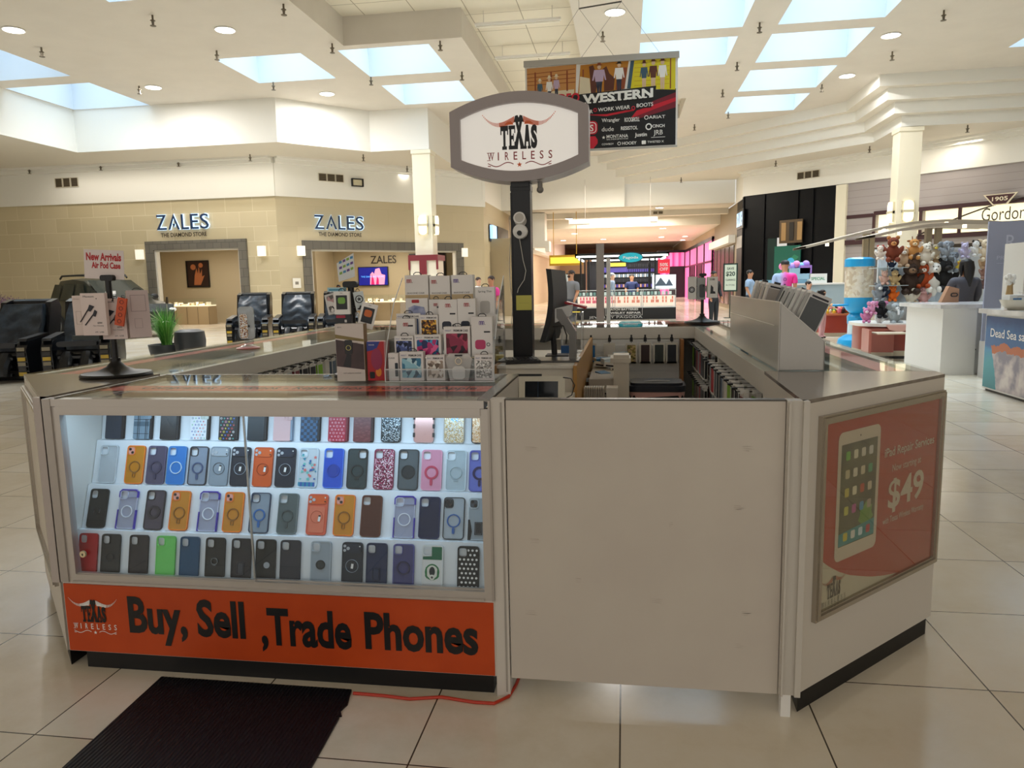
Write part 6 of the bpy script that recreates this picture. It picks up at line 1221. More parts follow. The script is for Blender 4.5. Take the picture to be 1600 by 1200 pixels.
b.obj('screen', [mat('#141a78', .3, emit=.6), mat('#e88aa8', .3, emit=.6), mat('#c01a5c', .3, emit=.5), mat('#5aa8f0', .3, emit=.8)], tv, smooth=0)
pf = thing('picture_frame', 'dark framed picture of a hand on the shop wall, left opening', 'picture', (-17.85, 29.18, 1.5)); b = B(); b.frame(-.52, .52, 0, 1.12, .05, -.05, 0); b.obj('frame', BLACK, pf, smooth=0)
b = B(); b.box(-.48, .48, -.02, 0, .04, 1.08, 0); b.prism([(-.2, .1), (-.15, .5), (-.05, .8), (0, .55), (.06, .85), (.1, .55), (.2, .75), (.18, .45), (.3, .5), (.15, .2), (.1, .1)], -.03, -.02, 1); b.flat(circ(-.2, .85, .12), -.022, 1); b.flat(circ(.15, .92, .1), -.022, 1); b.obj('print', [mat('#2a1410', .4), mat('#a8643c', .5)], pf, smooth=0)
def jewel(lab, loc, rz, w):
    t = thing('jewelry_counter', lab, 'display case', loc, rz); b = B(); b.box(-w/2, w/2, 0, .6, 0, .72); [b.box(x-.01, x+.01, -.006, 0, .02, .7, 1) for x in [(-w/2)+w*k/4 for k in range(5)]]; b.obj('cabinet', [mat('#a89474', .5), mat('#6c5c44', .5)], t, smooth=0)
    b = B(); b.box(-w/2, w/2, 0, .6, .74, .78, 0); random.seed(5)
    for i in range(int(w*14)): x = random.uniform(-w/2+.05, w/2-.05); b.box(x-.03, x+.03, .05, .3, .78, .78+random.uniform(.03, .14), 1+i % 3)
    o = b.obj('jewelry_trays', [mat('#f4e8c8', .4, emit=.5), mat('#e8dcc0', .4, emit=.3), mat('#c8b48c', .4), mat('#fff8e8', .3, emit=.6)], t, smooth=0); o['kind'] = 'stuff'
    b = B(); b.box(-w/2, w/2, -.01, .6, .78, 1.04); b.obj('glass_top', GLASS, t, smooth=0); return t
jewel('lit jewelry counter seen through the left shop opening', (-17.5, 27.6, 0), 0, 1.9); jewel('long lit jewelry counter seen through the diagonal shop opening', (-9.4, 29.0, 0), 0, 3.2)
b = B(); b.box(-.3, .3, 0, .5, 0, 1.0); b.box(-.25, .25, -.02, .3, .8, 1.02, 1); o = b.obj('jewelry_pedestal', [mat('#8a7454', .5), mat('#f0e4c4', .4, emit=.3)], loc=(-14.9, 27.6, 0), smooth=0); tag(o, 'small pedestal with a white display box inside the left shop opening', 'pedestal')
b = B(); b.prism([(0, 0), (.55, .05), (.5, 1.0), (.1, 1.02)], 0, .04, 0); b.prism([(.1, .1), (.42, .12), (.35, .6), (.25, .9), (.12, .5)], -.01, 0, 1); b.box(-.05, .0, 0, .05, -.9, 1.2, 2); o = b.obj('poster_stand', [BLK2, mat('#c89078', .5), BLACK], loc=(-13.7, 25.4, 1.0), smooth=0); tag(o, 'freestanding poster of an arm with rings inside the right edge of the left opening', 'poster')
LAMPW = mat('#f6f0e0', .4, emit=.35)
for (x, y, rz, lab) in ((-16.75, 23.9, 0, 'white box wall lamp left of the left shop door'), (-12.18, 23.4, PI/4, 'white box wall lamp right of the left shop door'), (-11.08, 24.48, PI/4, 'white box wall lamp left of the diagonal opening'), (-6.35, 29.25, PI/4, 'white box wall lamp right of the diagonal opening')):
    if rz == PI/4 and x < -12: x, y, rz = -12.2, 23.9, 0
    b = B(); b.box(-.13, .13, -.1, .02, -.17, .17); o = b.obj('wall_lamp', LAMPW, loc=(x, y, 2.66), rot=(0, 0, rz)); tag(o, lab, 'wall lamp', 'wall lamps beside the shop openings')
b = B(); b.box(-.14, .14, -.03, 0, -.17, .17); b.box(-.06, .06, -.035, -.03, -.05, .05, 1); o = b.obj('notice', [mat('#ece8dc', .5), mat('#8a8478', .5)], loc=(-11.27+.03, 24.39-.03, 1.56), rot=(0, 0, PI/4), smooth=0); tag(o, 'white paper notice on the stone wall between the shop openings', 'notice')
# ================================================================ MASSAGE CHAIRS
LEA = noise_mat('slate_blue_leather', '#36424e', '#1e2630', 7, .3, bump=.5); LEB = mat('#101216', .32, name='black_leather'); GLS = mat('#14161b', .2, name='black_gloss_plastic'); YEL = mat('#c8a83a', .4)
def massage():
    t = thing('massage_chair', '', 'massage chair', group='massage chairs left of the kiosk')
    b = B(); b.prism([(-.35, .02), (.45, .02), (.5, .3), (.35, .42), (-.3, .42), (-.42, .2)], -.30, .30, ax='x'); b.obj('base', GLS, t)
    b = B(); P = [(-.42, .40), (-.36, .47), (.2, .43), (.24, .36), (-.3, .33)]; b.prism(P, -.27, .27, ax='x'); b.obj('seat', LEB, t)
    # reclining back, quilted in ridges
    b = B(); n = 10
    def sec(u, v): # u across, v up
        x = (u-.5)*.56*(1+.12*math.sin(v*PI)); z = .42+.75*v; y = .12+.34*v-.05*math.sin(v*PI)-.05*abs(2*u-1)**2+.012*math.sin(v*22+2*math.sin(u*9))
        return (x, y, z)
    G_ = 14; vs = [sec(i/G_, j/G_) for j in range(G_+1) for i in range(G_+1)]; vb = [(x, y+.14, z) for x, y, z in vs]; m_ = (G_+1)**2
    fs = [(j*(G_+1)+i, j*(G_+1)+i+1, (j+1)*(G_+1)+i+1, (j+1)*(G_+1)+i) for j in range(G_) for i in range(G_)]
    b.add(vs, fs, 0); b.add(vb, [tuple(reversed(f)) for f in fs], 0)
    rim = [i for i in range(G_+1)]+[(j+1)*(G_+1)-1+0 for j in range(1, G_+1)]+[G_*(G_+1)+G_-i for i in range(1, G_+1)]+[(G_-j)*(G_+1) for j in range(1, G_)]
    b.add(vs+vb, [(rim[i], rim[(i+1) % len(rim)], m_+rim[(i+1) % len(rim)], m_+rim[i]) for i in range(len(rim))], 0); b.obj('backrest', LEA, t, smooth=60)
    b = B(); b.prism(rr(0, 1.08, .46, .2, .08), -.05, .04); b.obj('headrest', LEA, t, loc=(0, .40, 0), rot=(-.4, 0, 0)) if 0 else None
    b = B(); b.prism([(.30, .3), (.62, .42), (.80, 1.1), (.72, 1.25), (.5, 1.2), (.3, .6)], -.36, -.28, ax='x'); b.prism([(.30, .3), (.62, .42), (.80, 1.1), (.72, 1.25), (.5, 1.2), (.3, .6)], .28, .36, ax='x'); b.prism([(.40, .3), (.66, .42), (.82, 1.1), (.72, 1.25), (.66, 1.22), (.42, .6)], -.28, .28, ax='x'); b.obj('back_shell', GLS, t)
    b = B()
    for sg in (-1, 1): b.prism([(-.04+.1*sg, .95), (.02+.1*sg, .95), (.02+.1*sg, .5), (-.04+.1*sg, .5)], 0, .02) if 0 else None
    for sg in (-1, 1):
        b = B(); b.prism([(-.44, .06), (.3, .06), (.42, .3), (.42, .6), (.2, .68), (-.38, .62), (-.48, .5)], sg*.30 if sg > 0 else -.44, .44 if sg > 0 else -.30, ax='x'); a_ = b.obj('arm', GLS, t, smooth=50)
        c = B(); x = sg*.37
        for k in range(6): c.box(x-.05, x+.05, -.49, -.475+.004*0, .10+.075*k, .155+.075*k, k % 3)
        c.obj('sticker_panel', [YEL, mat('#2a2620', .3), mat('#8c8470', .4)], a_, smooth=0)
        c = B(); c.prism([(-.44, .62), (.2, .68), (.2, .72), (-.40, .66)], x-.06, x+.06, ax='x'); c.obj('arm_pad', LEB, a_)
    b = B(); b.prism(rr(0, .56, .52, .08, .035), -.40, -.3); b.obj('lap_bar', GLS, t)
    b = B()
    for sg in (-1, 1):
        b.tube([(sg*.13, -.38, .40), (sg*.13, -.52, .24), (sg*.13, -.55, .1)], .08, 10, 0, [.085, .095, .08]); 
    for k in range(3): b.box(-.24, .24, -.46-.03*k, -.4-.03*k, .34-.12*k, .38-.12*k)
    b.obj('leg_rest', LEB, t); return t
mc = massage()
CH = [(-9.9, 10.6, -.25, 'nearest black massage chair at the left edge of the photo'), (-8.55, 10.9, .35, 'black massage chair just behind the front left spinner rack'), (-9.35, 17.0, 0, 'black massage chair left of the upright glitter case'), (-8.45, 17.1, .1, 'black massage chair right of the upright glitter case'), (-7.55, 17.2, 0, 'rightmost black massage chair, close to the rear spinner rack')]
CH = [(-9.95, 10.7, .25, CH[0][3]), (-8.85, 11.0, .4, CH[1][3]), (-9.2, 17.2, .3, CH[2][3]), (-8.05, 17.3, .3, CH[3][3]), (-7.05, 17.6, .3, CH[4][3])]
for i, (x, y, r, lab) in enumerate(CH):
    c = mc if i == 0 else copy_tree(mc); c.location = (x, y, 0); c.rotation_euler = (0, 0, r); c['label'] = lab; c.scale = (1.12, 1.12, 1.04)
# planters
def grass(b, cx, cy, z0, h, n, spread, w=.006, m=0):
    for i in range(n):
        a = random.uniform(0, 2*PI); r = random.uniform(0, .09); l = h*random.uniform(.5, 1.1); sp_ = random.uniform(.05, spread); p0 = Vector((cx+r*math.cos(a), cy+r*math.sin(a), z0)); pts = []
        for k in range(5): u = k/4; pts.append(p0+Vector((math.cos(a)*sp_*u*u, math.sin(a)*sp_*u*u, l*(u-.18*u*u*sp_*3))))
        s_ = Vector((-math.sin(a), math.cos(a), 0))
        for k in range(4): w0, w1 = w*(1-k/4.3), w*(1-(k+1)/4.3); b.add([pts[k]-s_*w0, pts[k]+s_*w0, pts[k+1]+s_*w1, pts[k+1]-s_*w1], [(0, 1, 2, 3)], m+(i % 3))
gp = thing('grass_planter', 'dark round pot of bright green ornamental grass behind the left counter', 'potted plant', (-8.35, 12.45, 0)); b = B(); b.lathe([(.001, 0), (.24, 0), (.30, .3), (.32, .42), (.28, .42), (.26, .34), (.001, .34)], n=28); b.obj('pot', mat('#3c4045', .45), gp)
b = B(); b.fixn = False; grass(b, 0, 0, .33, .78, 620, .34, .009); o = b.obj('grass_blades', [mat('#5cae3c', .5), mat('#8cc860', .5), mat('#3f8a2c', .5)], gp); o['kind'] = 'stuff'
b = B(); b.fixn = False
for i in range(12): a = random.uniform(0, 2*PI); b.tube([(0, 0, .35), (.12*math.cos(a), .12*math.sin(a), .85), (.45*math.cos(a), .45*math.sin(a), random.uniform(.6, 1.1))], .004, 4)
b.tube([(.05, 0, .7), (.07, 0, 1.2)], .005, 5); b.obj('pale_stems', mat('#d8dcc0', .5), gp)
b = B(); b.cyl((.07, 0, 1.16), (.08, 0, 1.28), .025, .018); b.obj('seed_head', mat('#4a3c2a', .7), gp)
b = B(); b.lathe([(.001, 0), (.22, 0), (.27, .5), (.25, .66), (.16, .7), (.001, .7)], n=28); o = b.obj('round_bin', mat('#34383d', .4), loc=(-7.72, 12.2, 0)); tag(o, 'dark grey rounded bin just right of the green grass pot', 'bin')
pp = thing('flower_planter', 'box planter of small purple flowers by the stone wall at the far left', 'potted plant', (-12.2, 13.0, 0)); b = B(); b.box(-.9, .5, -.3, .3, 0, 1.12); b.obj('planter_box', mat('#3a352e', .5), pp)
b = B(); b.fixn = False; random.seed(2); grass(b, -.2, 0, 1.1, .3, 60, .3, .008)
for i in range(900):
    x, y = random.uniform(-.85, .45), random.uniform(-.25, .25); z = 1.12+random.uniform(0, .26)*(1-abs(x+.2)/1.2); b.add([(x, y, z), (x+.02, y, z+.01), (x+.01, y+.01, z+.035)], [(0, 1, 2)], 3+i % 2)
o = b.obj('flowers', [mat('#56603c', .6), mat('#6a7048', .6), mat('#4a5434', .6), mat('#8a5a94', .6), mat('#5c3c64', .6)], pp); o['kind'] = 'stuff'
# ================================================================ CAR behind the chairs
car = thing('car', 'dark grey sport utility car parked by the stone wall with roof rails', 'car', (-16.1, 21.3, 0), 1.08); W2 = .95
def sect(y, pts): return [(x*W2, y, z) for x, z in pts]
prof = [(-2.4, .35, .75, .75, .8), (-2.3, .3, .98, .98, .85), (-1.2, .28, 1.1, 1.1, .95), (-.55, .28, 1.12, 1.42, .97), (.0, .28, 1.1, 1.72, 1), (.8, .28, 1.1, 1.80, 1), (1.7, .28, 1.1, 1.76, 1), (2.2, .3, 1.08, 1.45, .95), (2.35, .35, 1.0, 1.02, .9)]
vs = []
for (y, z0, zb, zr, k) in prof:
    g = zr > zb+.02; tw = .76 if g else .9
    vs += [(-W2*k, y, z0), (-W2*k, y, zb), (-W2*k*tw, y, zr), (-W2*k*tw*.6, y, zr+.03), (W2*k*tw*.6, y, zr+.03), (W2*k*tw, y, zr), (W2*k, y, zb), (W2*k, y, z0)]
b = B(); n = 8; fs = []; ms = []
for i in range(len(prof)-1):
    for j in range(8): fs.append((i*n+j, i*n+(j+1) % n, (i+1)*n+(j+1) % n, (i+1)*n+j))
b.add(vs, fs, 0); b.add(vs[:8], [tuple(range(7, -1, -1))], 0); b.add(vs[-8:], [tuple(range(8))], 0)
CP = mat('#262a25', .3, .2, name='olive_grey_car_paint', coat=.3); b.obj('body_shell', CP, car, smooth=40)
def lerp(a, c, u): return tuple(a[i]+(c[i]-a[i])*u for i in range(3))
CG = mat('#1c2422', .12, name='car_glass', spec=.5); b = B()
b.add([(-.80, -1.16, 1.15), (.80, -1.16, 1.15), (.66, -.04, 1.73), (-.66, -.04, 1.73)], [(0, 1, 2, 3)]); b.v = [v+Vector((0, -.03, .03)) for v in b.v]; b.obj('windshield', CG, car, smooth=0)
b = B(); b.box(-.55, -.25, -.93, -.92, 1.32, 1.42); b.box(-.52, -.3, -.99, -.98, 1.2, 1.3); b.obj('window_sticker', WHITE, car, rot=(0, 0, 0), smooth=0)
for sg in (-1, 1):
    for (ya, yb) in ((-.5, .35), (.42, 1.3), (1.36, 2.0)):
        b = B(); x0, x1 = sg*.965, sg*.765; b.add([(x0*.99, ya, 1.15), (x0*.99, yb, 1.15), (x1*1.02, yb-.05, 1.66), (x1*1.02, max(ya+.12, -.05), 1.64)], [(0, 1, 2, 3)]); b.v = [v+Vector((sg*.012, 0, 0)) for v in b.v]; b.obj('side_window', CG, car, smooth=0)
    b = B(); b.tube([(sg*.62, .1, 1.84), (sg*.62, .2, 1.92), (sg*.62, 1.8, 1.92), (sg*.62, 1.95, 1.83)], .03, 8); b.obj('roof_rail', BLK2, car)
    b = B(); b.ball((sg*1.08, -.65, 1.22), (.14, .08, .1)); b.box(min(sg*.9, sg*1.0), max(sg*.9, sg*1.0), -.68, -.6, 1.15, 1.2); b.obj('side_mirror', BLK2, car)
    for y in (-1.5, 1.5):
        b = B(); b.cyl((sg*.76, y, .36), (sg*.98, y, .36), .36, n=24); w_ = b.obj('wheel', mat('#141414', .7), car); b = B(); b.cyl((sg*.97, y, .36), (sg*.99, y, .36), .22, n=20); b.obj('hubcap', mat('#8c8f92', .3, .8), w_)
    b = B(); b.ball((sg*.7, -2.28, .82), (.2, .1, .08)); b.obj('headlight', mat('#dfe4e6', .1), car)
b = B(); b.box(-.62, .62, .5, .56, 1.90, 1.94); b.box(-.62, .62, 1.3, 1.36, 1.9, 1.94); b.obj('roof_crossbar', BLK2, car)
# ================================================================ HANGING BANNER
bn = thing('hanging_banner', 'large printed western wear banner hung from the ceiling behind the kiosk sign', 'banner', (-.40, 13.0, 3.62))
BX = 1.27; BH = 1.46; b = B(); b.box(-BX, BX, 0, .012, .0, BH); b.obj('sheet', mat('#e8e4dc', .6), bn, smooth=0)
b = B(); b.box(-BX, BX, -.01, .02, -.02, .01); b.obj('rail', mat('#b8b4ac', .4, .4), bn, smooth=0); b = B(); b.box(-BX-.02, BX+.02, -.03, .04, BH-.06, BH+.04); b.obj('rail', mat('#b8b4ac', .4, .4), bn, smooth=0)
BM = [mat('#0d0d10', .5), mat('#c88c4c', .6), mat('#e2d4b4', .6), mat('#8c4420', .6), mat('#dccb1c', .6), mat('#c4122a', .5), mat('#efece6', .5), mat('#3c5868', .6), mat('#d8b898', .6), mat('#5c2c18', .6), mat('#2a3246', .6), mat('#c0a8c0', .6), mat('#b87818', .6), mat('#781024', .5)]
b = B(); y = -.002
def Bz(px): return px
b.flat([(-BX+.02, .02), (BX-.03, .02), (BX-.03, .92), (-BX+.02, .92)], y, 0)
b.flat([(.55, .45), (BX-.03, .62), (BX-.03, .86), (.75, .70)], y-.001, 13); b.flat([(.5, .48), (BX-.03, .72), (BX-.03, .78), (.6, .60)], y-.0015, 5); b.flat([(-.3, .58), (.1, .535), (.55, .6), (.6, .64), (.1, .57)], y-.0016, 5)
# three photographs along the top
T0, T1 = .86, 1.40
b.flat([(-BX+.03, T0-.06), (-.42, T0+.02), (-.40, T1-.0), (-BX+.03, T1-.02)], y-.002, 1); b.flat([(-BX+.03, T0-.06), (-.45, T0+.0), (-.44, T0+.14), (-BX+.03, T0+.12)], y-.0025, 2)
for i in range(4): b.flat([(-BX+.03, T0+.24+i*.06), (-.42, T0+.25+i*.07), (-.42, T0+.262+i*.07), (-BX+.03, T0+.25+i*.06)], y-.0026, 3)
for i in range(4): x = -BX+.16+i*.27; b.flat([(x, T0+.12), (x+.025, T0+.12), (x+.025, T0+.45), (x, T0+.45)], y-.0027, 3)
def fig(x, z, s, top, bot, hat, w=1):
    b.flat([(x-.03*s, z), (x-.005*s, z), (x, z+.14*s), (x+.005*s, z), (x+.03*s, z), (x+.035*s*w, z+.2*s), (x-.035*s*w, z+.2*s)], y-.004, bot); b.flat([(x-.04*s*w, z+.18*s), (x+.04*s*w, z+.18*s), (x+.055*s*w, z+.36*s), (x-.055*s*w, z+.36*s)], y-.0045, top)
    b.flat([(x-.055*s*w, z+.35*s), (x-.075*s*w, z+.2*s), (x-.06*s*w, z+.2*s), (x-.04*s*w, z+.33*s)], y-.0044, top); b.flat([(x+.055*s*w, z+.35*s), (x+.075*s*w, z+.2*s), (x+.06*s*w, z+.2*s), (x+.04*s*w, z+.33*s)], y-.0044, top)
    b.flat(circ(x, z+.40*s, .03*s, 10), y-.005, 8); b.flat([(x-.06*s, z+.425*s), (x+.06*s, z+.425*s), (x+.03*s, z+.44*s), (x+.02*s, z+.48*s), (x-.02*s, z+.48*s), (x-.03*s, z+.44*s)], y-.0055, hat)
fig(-1.02, T0+.0, .72, 7, 10, 2); fig(-.86, T0-.02, .85, 6, 10, 2); fig(-.74, T0+.02, .8, 11, 10, 2)
b.flat([(-.38, T0+.03), (.40, T0+.10), (.47, T1+.01), (-.33, T1-.02)], y-.002, 12); b.flat([(-.36, T0+.05), (-.16, T0+.06), (-.18, T0+.3), (-.34, T0+.34)], y-.003, 2); b.flat([(.25, T0+.09), (.40, T0+.10), (.44, T1-.1), (.28, T1-.1)], y-.003, 3)
b.flat([(-.16, T0+.06), (-.08, T0+.06), (-.04, T0+.3), (-.12, T1-.03), (-.19, T1-.05), (-.17, T0+.3)], y-.0035, 9); b.flat([(.06, T0+.08), (.22, T0+.09), (.24, T0+.28), (.15, T0+.36), (.1, T1-.06), (.04, T1-.1), (.06, T0+.3)], y-.0035, 9)
fig(-.02, T0+.05, 1.05, 11, 10, 3, 1.5); fig(.31, T0+.08, 1.0, 6, 10, 0, 1.2)
b.flat([(.50, T0+.10), (BX-.04, T0+.04), (BX-.04, T1+.02), (.56, T1+.0)], y-.002, 4); b.flat([(.44, T0+.1), (.5, T0+.1), (.56, T1), (.5, T1)], y-.003, 7); b.flat([(1.14, T0+.06), (1.16, T0+.06), (1.16, T1), (1.14, T1)], y-.003, 3)
for i in range(6): b.flat([(.56, T0+.14+.07*i), (1.13, T0+.14+.07*i), (1.13, T0+.145+.07*i), (.56, T0+.145+.07*i)], y-.0031, 12)
fig(.72, T0+.08, .95, 7, 8, 9, 1.0); fig(.87, T0+.06, 1.05, 9, 8, 9, 1.0); fig(1.02, T0+.06, 1.05, 6, 8, 9, 1.0)
b.obj('photo_panels', BM, bn, smooth=0); b = B(); y = -.010
b.flat([(-.98, .70), (.90, .80), (.92, .98), (-.96, .88)], y, 0); b.flat([(-.45, .56), (.84, .64), (.85, .75), (-.45, .68)], y, 0)
def slant(bb, f, sl):  # shear lettering upwards to the right as printed
    k = len(bb.v); f(); 
    for v in bb.v[k:]: v.z += v.x*sl
slant(b, lambda: b.text('WESTERN', -.30, .765, 1.17, .15, y-.002, 1, .045), .04); slant(b, lambda: b.text('RODEO', -.95, .80, .60, .15, y-.002, 2, .03), .02)
for i in range(7): x = -.29+i*.168; [slant(b, lambda: b.box(x+o_, x+o_+.05, y-.003, y-.002, .763, .785, 1), .04) for o_ in (0, .085)]
slant(b, lambda: b.text('WORK WEAR', -.04, .615, .53, .06, y-.002, 1, .012), .04); slant(b, lambda: b.text('BOOTS', .60, .625, .27, .06, y-.002, 1, .012), .04); slant(b, lambda: b.text('WESTERN WEAR', -.75, .60, .62, .06, y-.002, 1, .012), .04)
for x in (-.09, .545): b.annulus(x, .645, .032, .012, y-.002, y, 2, 12)
b.flat(rr(-.36, .36, .62, .22, .07), y, 2); b.frame(-.66, -.07, .27, .45, .012, y-.002, y-.001, 1, r=.06); b.text('BRANDS', -.62, .30, .5, .11, y-.002, 1, .02)
b.flat([(-.95, .02), (-.12, .02), (-.05, .1), (-.05, .16), (-.09, .22), (-.95, .22)], y, 2); b.text('western.com', -.62, .05, .44, .07, y-.002, 1, .01)
for (s_, x0, z, w_, h_, bo) in (('Wrangler', .02, .42, .30, .08, .01), ('ROCK&ROLL', .40, .425, .25, .07, .02), ('ARIAT', .80, .455, .27, .05, .01), ('dude', .02, .29, .2, .07, 0), ('RESISTOL', .34, .295, .28, .06, .02), ('CINCH', .86, .31, .2, .05, .02), ('MONTANA', .10, .175, .36, .055, .01), ('SILVERSMITHS', .10, .145, .36, .02, 0), ('Justin', .57, .16, .2, .08, .02), ('JRB', .88, .17, .15, .10, 0), ('COWBOY', .02, .065, .2, .03, .01), ('HOOEY', .36, .055, .24, .05, .02), ('TWISTED X', .78, .065, .27, .035, .01)):
    b.text(s_, x0, z, w_, h_, y-.002, 1, bo)
b.annulus(.76, .48, .035, .01, y-.002, y, 1, 12); b.annulus(.80, .33, .055, .02, y-.002, y, 1, 14); b.flat(star(.05, .19, .03), y-.002, 1); b.annulus(.31, .08, .03, .01, y-.002, y, 1, 12); b.flat(rr(.72, .08, .07, .06, .01), y-.002, 1); b.flat([(.84, .15), (1.07, .15), (1.07, .157), (.84, .157)], y-.002, 1)
b.obj('lettering', [mat('#0d0d10', .5), mat('#f2f0ea', .5), mat('#cc1430', .5)], bn, smooth=0)
b = B(); sB = []
p, q = (-.35, 2.28), (.35, 2.34)
b.tube([(p[0], 0, p[1]), (q[0], 0, q[1])], .012, 6, 0)
for a_, c_ in (((-.95, BH), p), ((.25, BH), p), ((-.35, BH), q), ((1.0, BH), q)): b.tube([(a_[0], 0, a_[1]), (c_[0], 0, c_[1])], .003, 4, 0)
for s_ in (p, q): b.tube([(s_[0], 0, s_[1]), (s_[0], 0, 3.4 if s_ == p else 3.4)], .004, 4)
b.obj('hanging_cable', mat('#4a4640', .5), bn)
# ================================================================ RIGHT-HAND STALLS
PLB = {}
def plush(lab, x, y, z, s, col, muz=None, ear=None, kind='bear', rz=0):
    """s: height in metres; hangs or sits, faces -y"""
    t = thing('plush_toy', lab, 'plush toy', (x, y, z), rz, 'plush toys on the toy stand'); u = s/1.0; ear = ear or col; muz = muz or col
    f1 = noise_mat('plush_'+col.strip('#'), col, col, 60, .95, bump=.4) if col not in PLB else PLB[col]; PLB[col] = f1
    b = B(); b.ball((0, 0, .38*u), (.25*u, .2*u, .3*u), 0, 12, 8); b.ball((0, -.04*u, .76*u), (.2*u, .18*u, .19*u), 0, 12, 8)
    for sg in (-1, 1): b.ball((sg*.25*u, -.07*u, .45*u), (.09*u, .1*u, .2*u), 0, 8, 6, Matrix.Rotation(sg*.5, 3, 'Y')); b.ball((sg*.15*u, -.16*u, .12*u), (.1*u, .18*u, .1*u), 0, 8, 6)
    if kind == 'long': b.ball((0, 0, .2*u), (.16*u, .12*u, .32*u), 0, 10, 6)
    b.fixn = False; b.obj('body', f1, t, smooth=80)
    b = B()
    for sg in (-1, 1):
        if kind == 'bunny': b.ball((sg*.14*u, -.02*u, .86*u), (.06*u, .04*u, .2*u), 0, 8, 6, Matrix.Rotation(sg*1.1, 3, 'Y'))
        elif kind == 'elephant': b.ball((sg*.25*u, .0, .78*u), (.15*u, .04*u, .15*u), 0, 8, 6)
        elif kind == 'giraffe': b.cyl((sg*.07*u, 0, .9*u), (sg*.09*u, 0, 1.06*u), .02*u); b.ball((sg*.2*u, 0, .86*u), (.1*u, .04*u, .05*u), 0, 8, 6)
        else: b.ball((sg*.15*u, 0, .93*u), (.075*u, .05*u, .075*u), 0, 8, 6)
    b.obj('ears', mat(ear, .9), t, smooth=80)
    b = B(); b.ball((0, -.2*u, .71*u), (.1*u, .08*u, .075*u), 0, 8, 6)
    if kind == 'elephant': b.tube([(0, -.2*u, .72*u), (0, -.3*u, .6*u), (0, -.3*u, .45*u)], .05*u, 7)
    b.obj('muzzle', mat(muz, .9), t, smooth=80); b = B(); b.ball((0, -.28*u, .73*u), .022*u, 0, 6, 4)
    for sg in (-1, 1): b.ball((sg*.07*u, -.205*u, .82*u), .02*u, 0, 6, 4)
    b.obj('eyes', BLACK, t); return t
ty = thing('toy_stand', 'tall white stand with glass shelves carrying the plush toys', 'display stand', (5.36, 14.55, 0))
b = B(); b.box(-.75, 1.15, .0, .06, 0, 1.86); b.box(-.8, 1.2, -.02, .08, 1.84, 1.88); [b.box(-.7+.12*i, -.69+.12*i, -.01, 0, .1, 1.84) for i in range(15)]; b.obj('back_panel', mat('#dfe3e6', .4), ty, smooth=0)
b = B()
for z in (1.543, 1.227, .932): b.prism(rr(-.62, -.22, .66, .5, .22, 6), z-.012, z, ax='z')
b.box(-.3, 1.1, -.35, 0, .91, .93); b.obj('glass_shelf', mat('#d4e2e6', .1, alpha=.75), ty, smooth=0)
b = B(); b.cyl((-.62, -.1, .6), (-.62, -.1, 1.85), .012); b.obj('shelf_rod', CHROME, ty)
MAH = mat('#8c3424', .3, name='mahogany_veneer'); MAH2 = mat('#a45a4c', .35, name='faded_mahogany')
tb = thing('toy_cabinet', 'rounded mahogany cabinet with an open drawer under the plush toy shelves', 'cabinet', (4.68, 13.75, 0))
b = B(); b.prism(rr(.15, 0, 1.5, .95, .35, 6), .0, .05, ax='z'); b.obj('kick_plate', BLACK, tb); b = B(); b.prism(rr(.15, 0, 1.6, 1.05, .38, 6), .05, .14, ax='z'); b.obj('base_band', mat('#c8bca4', .4), tb); b = B(); b.prism(rr(.15, 0, 1.6, 1.05, .38, 6), .14, .55, ax='z'); b.obj('body', MAH, tb)
b = B(); b.prism(rr(.15, 0, 1.72, 1.18, .42, 6), .55, .60, ax='z'); b.obj('worktop', mat('#e4e0d8', .3), tb); b = B(); b.box(-.62, -.58, -1.02, -.45, .12, .52, 0); b.box(-.62, -.15, -.62, -.58, .12, .52); b.v = [Matrix.Rotation(-.1, 3, 'Z') @ v for v in b.v]; b.box(-.6, -.1, -1.0, -.62, .45, .47, 1); dr = b.obj('drawer', [MAH2, mat('#c8b8a0', .5)], tb, smooth=0)
b = B(); b.prism([(-.35, .58), (-.3, .50), (-.15, .46), (0, .5), (.05, .58)], -.64, -.60); b.obj('cloth', mat('#e0b0a4', .8), tb)
def P3(px, py, Y): p = at(px, py, Y=Y); return p
YT = 14.25
